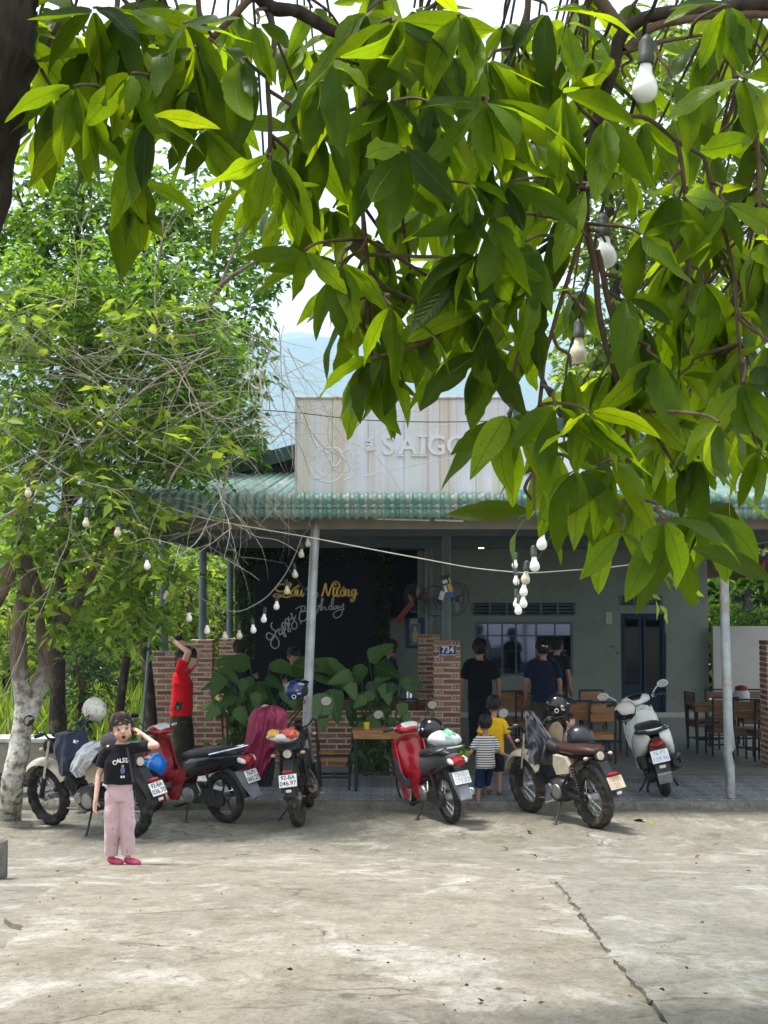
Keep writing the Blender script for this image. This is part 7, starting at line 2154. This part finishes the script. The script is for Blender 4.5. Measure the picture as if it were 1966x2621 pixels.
c = at(226, 1945, 14.6)
rows = [((1945 - v) * kx, (a - 226) * kx, (b_ - 226) * kx, y) for v, a, b_, y in [(1900, 232, 262, .06), (1910, 210, 266, .02), (1930, 196, 250, -.03), (1955, 186, 236, -.06), (1970, 184, 222, -.06), (1984, 204, 214, -.05)]]
drape('grey_shirt', c, rows, CL_M('pale_grey_cloth', (.50, .50, .54)), 'pale grey shirt draped over the cream bike seat', 'shirt', 5, .035, 12, .03)
c = at(283, 1900, 14.3)
root = empty('cap', c, (0, 0, R(200)), 'dark grey cap hung behind the girl\'s head', 'cap')
mb = MB(); mb.ball((0, 0, 0), (.105, .095, .10), 20, 12); mb.v = [(x, y, max(z, -.03)) for x, y, z in mb.v]; mb.build('crown', CL_M('charcoal_cap', (.05, .048, .055)), root, smooth=70)
mb = MB(); mb.grid(lambda i, j: (.085 * math.cos(lerp(-1.2, 1.2, i)) + .085 * j, lerp(-.085, .085, i), -.03 - .03 * j - .03 * (2 * i - 1) ** 2), 12, 4); mb.build('peak', CL_M('charcoal_cap', (.05, .048, .055)), root)
# jacket and towel on the second cream scrambler
c = at(1380, 1900, 15.95); kx = 15.95 / FPX
rows = [((1900 - v) * kx, (a - 1380) * kx, (b_ - 1380) * kx, y) for v, a, b_, y in [(1822, 1346, 1368, .06), (1840, 1344, 1382, .02), (1870, 1346, 1398, -.02), (1900, 1348, 1420, -.04), (1925, 1352, 1404, -.05), (1952, 1352, 1396, -.04)]]
drape('dark_jacket', c, rows, CL_M('slate_jacket', (.026, .028, .042)), 'slate grey jacket hanging on the scrambler handlebar', 'jacket', 5, .05, 15, .04)
lump('blue_cloth', at(1458, 1917, 15.5), (.10, .08, .035), CL_M('pale_blue_cloth', (.36, .42, .55)), 'crumpled pale blue cloth behind the scrambler seat', 'cloth', .3, 10, 9)
lump('tan_bag', at(1424, 1876, 16.6), (.085, .05, .13), CL_M('tan_canvas', (.34, .25, .15)), 'tan cloth bag slung by the scrambler seat', 'bag', .3, 9, 4)

# ------------------------------------------------------------------ people
from mathutils.bvhtree import BVHTree
def zloft(mb, rings, n=20):
    """rings: (z, cx, cy, hx, hy, power) stacked along Z."""
    t = MB(); t.loft([(z, cx, cy, hx, hy, pw) for z, cx, cy, hx, hy, pw in rings], n)
    mb.add([(p[1], p[2], p[0]) for p in t.v], t.f)
def fuse(mb, voxel, it=4, amp=0.0, freq=12, seed=0, fold=0.0):
    """One continuous skin over overlapping solids."""
    me = mb.mesh('body', 0)
    o = bpy.data.objects.new('tmp', me)
    r = o.modifiers.new('r', 'REMESH'); r.mode = 'VOXEL'; r.voxel_size = voxel
    s = o.modifiers.new('s', 'SMOOTH'); s.factor = .5; s.iterations = it
    out = evaluated(o)
    bpy.data.objects.remove(o); bpy.data.meshes.remove(me)
    if amp or fold:
        n = len(out.vertices)
        co = np.zeros(n * 3, dtype=np.float32); no = np.zeros(n * 3, dtype=np.float32)
        out.vertices.foreach_get('co', co); out.vertices.foreach_get('normal', no)
        co = co.reshape(-1, 3); no = no.reshape(-1, 3)
        dd = np.zeros((n, 1), dtype=np.float32)
        for i, p in enumerate(co.tolist()):
            d = amp * (fnoise((p[0] * freq + seed, p[1] * freq, p[2] * freq * .6)) + .5 * fnoise((p[0] * freq * 2.4, p[1] * freq * 2.4 + seed, p[2] * freq * 1.7)))
            if fold: d += fold * math.sin(p[2] * 42 + 6 * fnoise((p[0] * 5, p[1] * 5, seed)) + p[0] * 20) * max(0, fnoise((p[0] * 6, p[1] * 6, p[2] * 4 + seed)) + .2)
            dd[i] = d
        out.vertices.foreach_set('co', (co + no * dd).ravel())
        out.update()
    out.polygons.foreach_set('use_smooth', [True] * len(out.polygons))
    return out
def skinmat(name, c):
    t = NT(name)
    n = t.noise(t.coord(), 30, 4)
    p = t.new('BsdfPrincipled')
    t.l.new(t.ramp(n, [(.3, tuple(x * .88 for x in c)), (.7, tuple(min(1, x * 1.08) for x in c))]), p.inputs['Base Color'])
    p.inputs['Roughness'].default_value = .5; p.inputs['Subsurface Weight'].default_value = .12; p.inputs['Subsurface Radius'].default_value = (.01, .004, .002)
    return t.done(p.outputs[0])
SKIN_L, SKIN_T = skinmat('fair_skin', (.56, .34, .25)), skinmat('tan_skin', (.36, .19, .12))
HAIR = M('black_hair', (.012, .010, .010), .45, var=.5, scale=40, bump=.6, bscale=140)
HAIRB = M('brown_hair', (.035, .022, .016), .45, var=.5, scale=40, bump=.6, bscale=140)
def hand(mb, w, d, side, s, curl=.5, palmn=None):
    """w wrist, d direction of the hand, five unequal bent fingers; side = +1 thumb towards +x of the palm frame."""
    d = Vector(d).normalized()
    nrm = Vector(palmn) if palmn else Vector((0, -1, 0))
    nrm = (nrm - d * nrm.dot(d)).normalized()
    x = d.cross(nrm).normalized() * side
    w = Vector(w)
    pc = w + d * .045 * s
    rot = Matrix((x, nrm, d)).transposed()
    mb.ball(pc, (.040 * s, .016 * s, .052 * s), 12, 8, rot)
    for k, (off, L) in enumerate(((.029, .072), (.010, .082), (-.010, .077), (-.028, .060))):
        a = w + d * .085 * s + x * off * s
        b = a + (d * math.cos(curl * .5) + nrm * math.sin(curl * .5)) * L * .5 * s
        c = b + (d * math.cos(curl * 1.3) + nrm * math.sin(curl * 1.3)) * L * .5 * s
        r = .0092 * s
        mb.capsule(a - d * .015 * s, b, r, r * .95, 8); mb.capsule(b, c, r * .95, r * .8, 8)
    a = w + d * .025 * s + x * .030 * s
    b = a + (d * .6 + x * .7 + nrm * .2).normalized() * .038 * s
    c = b + (d * .85 + x * .3 + nrm * .3).normalized() * .028 * s
    mb.capsule(a, b, .0115 * s, .010 * s, 8); mb.capsule(b, c, .010 * s, .008 * s, 8)
def person(loc, rz, H, kid, pose, top, bottom, shoes, skin, hair, label, group=None, voxel=.009, sleeve=.55, hairstyle='short', hem=None, legs_to=None, face=False, lean=None):
    """pose: overrides of joints in units of standing height, facing -Y."""
    J = dict(hip=(.050, 0, .53), knee=(.052, -.008, .285), ankle=(.052, .008, .050), pelvis=(0, 0, .55), chest=(0, .0, .74), neck=(0, .006, .835), head=(0, -.008, .925), sh=(.098, .0, .815), el=(.125, .012, .645), wr=(.135, -.018, .495))
    hs = .062                                            # half head width
    if kid:
        J = dict(hip=(.050, 0, .46), knee=(.052, -.008, .25), ankle=(.052, .008, .045), pelvis=(0, 0, .48), chest=(0, 0, .665), neck=(0, .006, .780), head=(0, -.010, .898), sh=(.088, 0, .748), el=(.128, .012, .575), wr=(.135, -.015, .435))
        hs = .069
    G = {}
    for k, v in J.items():
        if k in ('hip', 'knee', 'ankle', 'sh', 'el', 'wr'):
            G[k + 'L'] = Vector(v) * H; G[k + 'R'] = Vector((-v[0], v[1], v[2])) * H
        else: G[k] = Vector(v) * H
    for k, v in pose.items():
        if k in G: G[k] = Vector(v) * H
    root = empty('person', loc, (0, 0, rz), label, 'person', group)
    f = H * (.97 if not kid else .86)
    body = MB()
    wd = .100 if not kid else .098
    zloft(body, [(G['pelvis'].z - .05 * H, 0, 0, .075 * f, .055 * f, 2.4), (G['pelvis'].z + .01 * H, 0, 0, .088 * f, .062 * f, 2.4), (lerp(G['pelvis'].z, G['chest'].z, .5), G['chest'].x * .4, G['chest'].y * .4, .075 * f, .052 * f, 2.3), (G['chest'].z, G['chest'].x, G['chest'].y, .090 * f, .060 * f, 2.4), (G['neck'].z - .035 * H, G['neck'].x, G['neck'].y, .080 * f, .045 * f, 2.2), (G['neck'].z, G['neck'].x, G['neck'].y, .035 * f, .032 * f, 2)])
    hd = G['head']
    body.capsule(G['neck'] - Vector((0, 0, .03 * H)), hd - Vector((0, -.008 * H, .03 * H)), .031 * f, .030 * f)
    turn = pose.get('turn', 0.0); nod = pose.get('nod', 0.0)
    HR = Matrix.Rotation(turn, 3, 'Z') @ Matrix.Rotation(nod, 3, 'X') @ Matrix.Rotation(pose.get('tilt', 0), 3, 'Y')
    hw = hs * H
    hp = lambda x, y, z: hd + HR @ Vector((x * hw, y * hw, z * hw))
    body.ball(hp(0, .10, .24), (hw * .98, hw * 1.18, hw * 1.12), 18, 12, HR)
    body.ball(hp(0, -.22, -.30), (hw * .80, hw * .82, hw * .90), 16, 10, HR)
    body.ball(hp(0, -.45, -.62), (hw * .50, hw * .50, hw * .48), 12, 8, HR)
    body.ball(hp(0, -1.05, -.22), (hw * .17, hw * .20, hw * .22), 10, 8, HR)
    if kid:
        for s in (-1, 1): body.ball(hp(s * .45, -.62, -.42), (hw * .36, hw * .32, hw * .36), 10, 8, HR)
    for s in (-1, 1): body.ball(hp(s * .98, .10, -.10), (hw * .12, hw * .22, hw * .30), 10, 8, HR)
    for s in 'LR':
        sg = 1 if s == 'L' else -1
        sh, el, wr = G['sh' + s], G['el' + s], G['wr' + s]
        body.capsule(sh - Vector((sg * .02 * H, 0, .0)), el, .031 * f, .024 * f); body.capsule(el, wr, .0245 * f, .0175 * f)
        hdv = pose.get('hand' + s, (wr - el).normalized())
        hand(body, wr, hdv, sg if not pose.get('flip' + s) else -sg, H / 1.72, pose.get('curl' + s, .5), pose.get('palm' + s, (0, -1, 0)))
        hip, kn, an = G['hip' + s], G['knee' + s], G['ankle' + s]
        body.capsule(hip, kn, .050 * f, .034 * f); body.capsule(kn, an, .034 * f, .021 * f)
        toe = pose.get('toe' + s, (0, -1, 0))
        td = Vector(toe).normalized()
        body.capsule(an - Vector((0, 0, .018 * H)) - td * .012 * H, an - Vector((0, 0, .024 * H)) + td * .075 * H, .023 * f, .018 * f)
    me = fuse(body, voxel, 4)
    link('body', me, skin, root)
    # top
    if top is not None:
        b = MB()
        hz = hem * H if hem else G['pelvis'].z - .01 * H
        ww = .112 if not kid else .118
        zloft(b, [(hz, G['pelvis'].x, G['pelvis'].y, (ww + .004) * f, .080 * f, 2.6), (lerp(hz, G['chest'].z, .5), G['chest'].x * .5, G['chest'].y * .5, ww * f, .076 * f, 2.6), (G['chest'].z, G['chest'].x, G['chest'].y, ww * f, .074 * f, 2.6), (G['neck'].z - .040 * H, G['neck'].x, G['neck'].y, .098 * f, .056 * f, 2.3), (G['neck'].z - .006 * H, G['neck'].x, G['neck'].y, .046 * f, .042 * f, 2)])
        for s in 'LR':
            sg = 1 if s == 'L' else -1
            sh, el = G['sh' + s], G['el' + s]
            e2 = sh.lerp(el, sleeve * 1.35)
            b.capsule(sh - Vector((sg * .035 * H, 0, .005 * H)), sh.lerp(el, .2), .042 * f, .042 * f)
            b.tube([sh - Vector((sg * .02 * H, 0, 0)), sh.lerp(el, .5 * sleeve * 1.35), e2], [.044 * f, .043 * f, .044 * f], 16)
        me = fuse(b, voxel * .9, 2, .007, 10, H * 7, .005)
        tp = link('shirt', me, top, root)
    if bottom is not None:
        b = MB()
        ends = legs_to if legs_to else (.075, .085)
        zloft(b, [(G['pelvis'].z - .07 * H, G['pelvis'].x, G['pelvis'].y, .094 * f, .070 * f, 2.5), (G['pelvis'].z, G['pelvis'].x, G['pelvis'].y, .100 * f, .074 * f, 2.5), (G['pelvis'].z + .055 * H, G['pelvis'].x * .8, G['pelvis'].y * .8, .092 * f, .068 * f, 2.5)])
        for s in 'LR':
            hip, kn, an = G['hip' + s], G['knee' + s], G['ankle' + s]
            stop, wid = ends
            if stop < .2:
                t = 1 - max(0, (stop * H - an.z)) / max(.01, kn.z - an.z)
                e2 = kn.lerp(an, min(1, t))
                b.tube([hip + Vector((0, 0, .01 * H)), kn, e2], [.062 * f, wid * f * .62, wid * f * .55], 16)
            else:
                t = (hip.z - stop * H) / max(.01, hip.z - kn.z)
                e2 = hip.lerp(kn, t) if t <= 1 else kn.lerp(an, (t - 1) * .8)
                b.tube([hip + Vector((0, 0, .01 * H)), hip.lerp(e2, .6), e2], [.062 * f, wid * f * .70, wid * f * .72], 16)
        me = fuse(b, voxel * .9, 2, .007, 10, H * 3, .006)
        link('trousers' if (ends[0] < .2) else 'shorts', me, bottom, root)
    if shoes is not None:
        for s in 'LR':
            an = G['ankle' + s]; td = Vector(pose.get('toe' + s, (0, -1, 0))).normalized()
            b = MB(); sx = td.cross(Vector((0, 0, 1))).normalized()
            rot = Matrix((sx, td, sx.cross(td))).transposed()
            c = an - Vector((0, 0, .024 * H)) + td * .032 * H
            b.ball(c, (.033 * f, .074 * f, .027 * f), 16, 10, rot); b.ball(c + td * .035 * H - Vector((0, 0, .004 * H)), (.035 * f, .042 * f, .024 * f), 14, 8, rot)
            b.ball(c - td * .035 * H + Vector((0, 0, .008 * H)), (.028 * f, .034 * f, .030 * f), 12, 8, rot)
            zc = (rot @ Vector((0, 0, 1)))
            me = fuse(b, .006, 2)
            lo = min(v.co.z for v in me.vertices)
            for v in me.vertices:
                if abs(td.z) < .3: v.co.z = max(v.co.z, (an.z - .046 * H) if not kid else an.z - .044 * H)
            link('shoe', me, shoes, root)
    # hair
    b = MB()
    if hairstyle != 'none':
        b.ball(hp(0, .18, .36), (hw * 1.08, hw * 1.24, hw * 1.20), 18, 12, HR)
        b.ball(hp(0, .62, -.05), (hw * .90, hw * .70, hw * .75), 14, 10, HR)
        if hairstyle == 'fringe':
            for s in (-1, -.45, .45, 1): b.capsule(hp(s * .55, -.80, .78), hp(s * .82, -.80 + .30 * abs(s), .46 - .12 * abs(s)), hw * .16, hw * .07, 8)
            for s in (-1, 1): b.capsule(hp(s * .92, -.10, .5), hp(s * .96, .05, -.25), hw * .22, hw * .12, 8)
            b.ball(hp(0, 1.25, -.1), (hw * .35, hw * .4, hw * .6), 10, 8, HR)
        me = fuse(b, .007, 2, .006, 45, 3)
        keep = me
        bm = bmesh.new(); bm.from_mesh(me)
        inv = HR.inverted()
        dead = []
        for v in bm.verts:
            l = (inv @ (v.co - hd)) / hw
            front = l.y < -.55
            lim = (.42 if hairstyle == 'short' else .36) if front else (-.10 if l.y < .15 else -.62)
            if hairstyle == 'fringe' and not front: lim = -.5 if l.y < .15 else -1.2
            if l.z < lim: dead.append(v)
        bmesh.ops.delete(bm, geom=dead, context='VERTS')
        bm.to_mesh(me); bm.free()
        hr = link('hair', me, hair, root)
        qh = random.Random(int(H * 1000))
        sm = MB()
        for _ in range(260 if hairstyle == 'fringe' else 120):
            az = qh.uniform(0, 2 * math.pi)
            fr = -math.sin(az)                            # 1 towards the face
            if hairstyle == 'fringe': end = qh.uniform(.95, 1.28) if fr > .55 else (qh.uniform(1.3, 1.75) if fr > .1 else qh.uniform(1.6, 2.1))
            else: end = qh.uniform(.85, 1.02) if fr > .55 else (qh.uniform(1.1, 1.45) if fr > 0 else qh.uniform(1.5, 2.0))
            st = qh.uniform(.05, .6)
            P_s = []
            for k in range(6):
                t = lerp(st, end, k / 5)
                rr = 1.06 + .05 * math.sin(k) * qh.random() + (.05 if k == 5 else 0)
                aa = az + .15 * math.sin(k * .8 + az * 3)
                P_s.append(hp(rr * 1.06 * math.sin(t) * math.cos(aa), .16 + rr * 1.22 * math.sin(t) * math.sin(aa), .34 + rr * 1.18 * math.cos(t)))
            sm.tube(P_s, [hw * .030] * 4 + [hw * .024, hw * .008], 4)
        so = sm.build('hair_strands', hair, hr, smooth=80); so['kind'] = 'stuff'
    if face:
        dk = M('eye_dark', (.012, .008, .007), .15, bump=0)
        for s in (-1, 1):
            mb = MB(); mb.ball(hp(s * .36, -.90, .02), (hw * .17, hw * .07, hw * .095), 12, 8, HR); e = mb.build('eye', M('eye_white', (.55, .50, .47), .25, bump=0), root)
            mb = MB(); mb.ball(hp(s * .36 + .02, -.945, .02), (hw * .095, hw * .05, hw * .092), 10, 8, HR); mb.build('iris', dk, e)
            mb = MB(); mb.tube([hp(s * .18, -.945, .085), hp(s * .37, -.965, .14), hp(s * .55, -.88, .07)], hw * .035, 5); mb.build('eyelid', dk, e)
            mb = MB(); mb.tube([hp(s * .16, -.96, .30), hp(s * .38, -.95, .36), hp(s * .60, -.80, .28)], hw * .045, 5); mb.build('eyebrow', hair, root)
            mb = MB(); mb.ball(hp(s * .07, -1.20, -.33), (hw * .045, hw * .04, hw * .035), 8, 6, HR); mb.build('nostril', M('nostril_shade', (.10, .03, .025), .6, bump=0), root)  # dark ball with the nostril's shade put into its colour
        mb = MB(); mb.ball(hp(0, -.93, -.72), (hw * .21, hw * .10, hw * .15), 14, 8, HR); m_ = mb.build('mouth', M('open_mouth', (.03, .006, .006), .5, bump=0), root)
        mb = MB(); mb.torus(hp(0, -.95, -.72), hw * .20, hw * .045, HR @ Vector((0, 1, 0)), 20, 6); c0 = hp(0, -.95, -.72)
        mb.v = [tuple(c0 + HR @ Matrix.Diagonal((1.05, 1, .8)) @ (HR.inverted() @ (Vector(p) - c0))) for p in mb.v]; mb.build('lips', M('lip', (.42, .17, .14), .4, bump=0), m_)
    return root, G, H
def cloth_mat(name, c, r=.85, var=.15): return M(name, c, r, var=var, scale=8, bump=.3, sheen=.05, bscale=260, spec=.12)
def project_text(root, shirt, me, x, z, mat, name, rotz=0.0, off=.003):
    bv = BVHTree.FromPolygons([v.co.copy() for v in shirt.data.vertices], [tuple(p.vertices) for p in shirt.data.polygons])
    for v in me.vertices:
        c, s = math.cos(rotz), math.sin(rotz)
        a, b_ = v.co.x * c - v.co.y * s + x, v.co.x * s + v.co.y * c + z
        h = bv.ray_cast(Vector((a, -2, b_)), Vector((0, 1, 0)))
        v.co = Vector((a, (h[0].y if h[0] else -.08) - off - .6 * v.co.z, b_))
    return link(name, me, mat, shirt)
# girl in the yard
g = on_ground(303, 2222)
kG = FPX / g.y
HG = 388 / kG
def printed_pink():
    t = NT('pink_printed_cotton')
    co = t.coord()
    v = t.new('TexVoronoi', Scale=17.0); t.l.new(co, v.inputs['Vector'])
    dots = t.ramp(v.outputs['Distance'], [(.13, (1, 1, 1)), (.2, (0, 0, 0))])
    c = t.ramp(t.noise(co, 7, 4), [(.3, (.47, .31, .34)), (.7, (.57, .41, .43))])
    c = t.mix(t.math('MULTIPLY', dots, .55), c, (.30, .13, .20))
    return t.done(t.bsdf(c, .85, 0, t.bump(t.noise(co, 200, 2), .2, .003), .3, sheen=.2))
girl, G, H = person((g.x, g.y, g.z + .028 if g.y < 11.9 else g.z), R(12), HG, True, {
    'shL': (.090, 0, .748), 'elL': (.232, -.095, .772), 'wrL': (.148, -.005, .835), 'handL': (-.72, .15, .55), 'curlL': .5, 'palmL': (-.6, .4, -.3),
    'elR': (-.132, .03, .575), 'wrR': (-.150, -.02, .425), 'curlR': .35, 'palmR': (.6, -.5, 0), 'head': (.010, -.012, .877), 'turn': R(4), 'tilt': R(-8),
    'hipL': (.040, 0, .46), 'hipR': (-.040, 0, .46), 'ankleL': (.062, -.012, .045), 'kneeL': (.054, -.010, .25), 'ankleR': (-.044, .03, .045), 'kneeR': (-.046, .0, .25), 'toeL': (.75, -.65, 0), 'toeR': (.7, -.7, 0)},
    cloth_mat('girl_black_tee', (.010, .010, .014)), printed_pink(), M('pink_clog', (.42, .045, .12), .5, var=.15, bump=.05), SKIN_L, HAIRB, 'girl in black T-shirt and pink trousers standing in the yard, hand to her ear', voxel=.0065, sleeve=.50, hairstyle='fringe', hem=.522, legs_to=(.062, .096), face=True)
sh_ = [c for c in girl.children if c.name.startswith('shirt')][0]
WH = M('tee_print_white', (.66, .64, .60), .6, var=.1, bump=0)
for ch, dx, dz, rr in [('C', -.052, -.012, .35), ('A', -.026, .000, .20), ('L', -.004, .004, .08), ('S', .016, .005, 0), ('T', .036, .004, -.1), ('A', .057, -.002, -.22)]:
    project_text(girl, sh_, text_mesh(ch, .046, .0015, .0012), .012 + dx, .672 * H + dz, WH, 'print', rr)
for nm, x, z, rx, rz_, m in [('print', .022, .612, .018, .026, M('tee_print_blue', (.10, .13, .26), .7, bump=0)), ('print', .022, .640, .012, .012, M('tee_print_tan', (.34, .22, .14), .7, bump=0)), ('print', .013, .572, .008, .010, WH), ('print', .031, .572, .008, .010, WH)]:
    mb = MB(); mb.add([(rx * math.cos(a), rz_ * math.sin(a), 0) for a in [k * .52 for k in range(12)]], [tuple(range(12))])
    project_text(girl, sh_, mb.mesh('print', 0), x, z * H, m, nm, 0, .004)
bv = BVHTree.FromPolygons([v.co.copy() for v in sh_.data.vertices], [tuple(p.vertices) for p in sh_.data.polygons])
pts = []
for k in range(13):
    x, z = lerp(.050, .105, k / 12), lerp(.775, .535, k / 12) * H
    h = bv.ray_cast(Vector((x, -2, z)), Vector((0, 1, 0)))
    if h[0]: pts.append(h[0] + Vector((0, -.004, 0)))
mb = MB(); mb.tube(pts, .012, 6, flat=.35); mb.build('bag_strap', M('dark_strap', (.05, .035, .03), .6), girl)
for s_ in (-1, 1): pass
# man in red with arms raised
fm = (px(468, 18.3), 18.3, FLOOR)
man, _, _ = person(fm, R(82), 1.73, False, {
    'elL': (.125, -.095, .965), 'wrL': (.060, .030, 1.045), 'handL': (-.3, .5, .8), 'elR': (-.120, -.085, .975), 'wrR': (-.055, .040, 1.05), 'handR': (.3, .5, .8), 'shL': (.098, -.012, .835), 'shR': (-.098, -.012, .835),
    'head': (0, -.045, .915), 'nod': R(16), 'kneeL': (.052, -.02, .285), 'chest': (0, -.008, .74)},
    cloth_mat('red_tee', (.52, .006, .012)), cloth_mat('olive_cargo', (.030, .030, .018), .9, .3), MT['black'], SKIN_L, HAIR, 'man in red T-shirt and olive trousers raising his arms by the first pillar', sleeve=.42, hem=.50, legs_to=(.06, .115))
mb = MB(); mb.ball((.0, .05, 1.86), (.09, .05, .035), 14, 8); mb.build('held_cap', M('black_cap', (.01, .01, .012), .8), man)
# diners and staff inside
person((px(1227, 21.8), 21.8, FLOOR), R(180), 1.73, False, {'elL': (.158, .0, .64), 'wrL': (.165, -.02, .495), 'elR': (-.165, .0, .64), 'wrR': (-.168, -.015, .50)}, cloth_mat('black_tee', (.008, .009, .012)), cloth_mat('dark_trousers', (.014, .015, .02)), MT['black'], SKIN_T, HAIR, 'man in black T-shirt seen from behind beside the number pillar', sleeve=.62, hem=.48)
capman, G, H = person((px(1388, 21.6), 21.6, FLOOR), R(186), 1.74, False, {'elL': (.150, .01, .64), 'wrL': (.140, -.05, .50), 'elR': (-.145, .01, .64), 'wrR': (-.15, -.01, .49), 'chest': (.0, .0, .74)}, cloth_mat('navy_tee', (.010, .017, .042)), cloth_mat('camouflage_shorts', (.07, .065, .055), .9, .6), MT['black'], SKIN_T, HAIR, 'man in navy T-shirt and cap seen from behind', sleeve=.60, hem=.47, legs_to=(.29, .115))
mb = MB(); mb.ball((0, .01, .955 * H), (.112, .128, .085), 18, 10); mb.v = [(x, y, max(z, .945 * H)) for x, y, z in mb.v]; mb.build('cap', M('black_cap', (.01, .01, .012), .8), capman, smooth=70)
mb = MB(); mb.box((0, .137, .955 * H), (.09, .006, .022), rot=(0, R(-10), 0)); mb.build('cap_badge', MAT_WHITEPAINT, capman)
person((px(1424, 24.6), 24.6, FLOOR), R(150), 1.70, False, {}, cloth_mat('dark_blue_shirt', (.012, .014, .022)), cloth_mat('dark_trousers', (.014, .015, .02)), MT['black'], SKIN_T, HAIR, 'person in dark clothes half hidden behind the man in the cap', voxel=.011)
person((px(616, 23.0), 23.0, FLOOR), R(168), 1.70, False, {'elR': (-.150, -.05, .66), 'wrR': (-.07, -.10, .78), 'elL': (.14, -.02, .65)}, cloth_mat('ink_shirt', (.008, .012, .026)), cloth_mat('dark_trousers', (.014, .015, .02)), MT['black'], SKIN_T, HAIR, 'dark-haired diner in navy seen from behind near the farthest pillar', voxel=.011)
person((px(752, 22.6), 22.6, FLOOR), R(30), 1.58, False, {'elL': (.13, -.07, .66), 'wrL': (.10, -.18, .60), 'elR': (-.13, -.07, .66), 'wrR': (-.12, -.19, .58), 'nod': R(20)}, cloth_mat('black_shirt', (.010, .011, .014)), cloth_mat('dark_trousers', (.014, .015, .02)), MT['black'], SKIN_T, HAIR, 'dark-haired diner bending over the table behind the front post', voxel=.011)
gl, G, H = person((px(998, 23.6), 23.6, FLOOR), R(-70), 1.68, False, {'elL': (.13, -.06, .66), 'wrL': (.10, -.15, .62)}, cloth_mat('dusk_blue_tee', (.012, .020, .034)), cloth_mat('dark_trousers', (.014, .015, .02)), MT['black'], SKIN_T, HAIR, 'man with sunglasses standing in profile before the half wall', voxel=.011)
mb = MB(); hw = .062 * H
for s_ in (-1, 1): mb.ball((s_ * .036, -.095, .925 * H + .012), (.026, .012, .017), 10, 6); mb.tube([(s_ * .06, -.085, .93 * H + .01), (s_ * .068, .01, .93 * H + .005)], .004, 5)
mb.build('sunglasses', MT['gloss'], gl)
# two boys stepping up to the terrace and a small child
def striped():
    t = NT('striped_jersey')
    co = t.coord()
    sx = t.new('SeparateXYZ'); t.l.new(co, sx.inputs[0])
    w = t.math('FRACT', t.math('MULTIPLY', t.math('ADD', sx.outputs['Z'], t.math('MULTIPLY', t.noise(co, 6, 2), .012)), 36.0))
    c = t.mix(t.math('GREATER_THAN', w, .58), (.66, .65, .62, 1), (.012, .014, .03, 1))
    return t.done(t.bsdf(c, .85, 0, None, .3, sheen=.15))
gb = on_ground(1212, 2069)
HB = 236 * gb.y / FPX
person((px(1240, gb.y), gb.y, gb.z), R(188), HB, True, {'elL': (.165, .03, .600), 'wrL': (.255, -.02, .51), 'elR': (-.165, .0, .59), 'wrR': (-.265, -.04, .545), 'curlL': .4, 'curlR': .4,
    'kneeR': (-.030, -.08, .285), 'ankleR': (-.020, -.16, .155), 'kneeL': (.075, -.005, .25), 'ankleL': (.088, .04, .045)},
    striped(), cloth_mat('denim_shorts', (.010, .025, .075)), M('khaki_sandal', (.13, .105, .065), .8), SKIN_T, HAIR, 'boy in striped T-shirt and navy shorts stepping onto the terrace', 'children walking into the restaurant', voxel=.0075, sleeve=.55, hem=.43, legs_to=(.225, .085))
gy = on_floor(1262, 2036)
HY = 252 * gy.y / FPX
person((px(1262, gy.y), gy.y, FLOOR), R(172), HY, True, {'elL': (.150, .02, .590), 'wrL': (.165, -.08, .53), 'elR': (-.150, .02, .590), 'wrR': (-.19, -.05, .50), 'kneeL': (.052, -.06, .26), 'ankleL': (.055, -.02, .06)},
    cloth_mat('yellow_tee', (.72, .42, .012)), cloth_mat('black_shorts', (.012, .013, .02)), M('khaki_sandal', (.13, .105, .065), .8), SKIN_T, HAIR, 'boy in yellow T-shirt walking ahead of the striped boy', 'children walking into the restaurant', voxel=.0075, sleeve=.6, hem=.43, legs_to=(.24, .085))
person((px(1452, 17.5), 17.5, FLOOR), R(60), .95, True, {'elL': (.13, -.06, .60), 'wrL': (.05, -.15, .58), 'elR': (-.13, -.06, .60), 'wrR': (-.05, -.15, .58)}, cloth_mat('pale_pink_top', (.45, .32, .27)), cloth_mat('tan_shorts', (.2, .15, .1)), M('khaki_sandal', (.13, .105, .065), .8), SKIN_L, HAIRB, 'small brown-haired child behind the matt black helmet', voxel=.0075, legs_to=(.25, .085))

bpy.data.scenes.remove(WS)
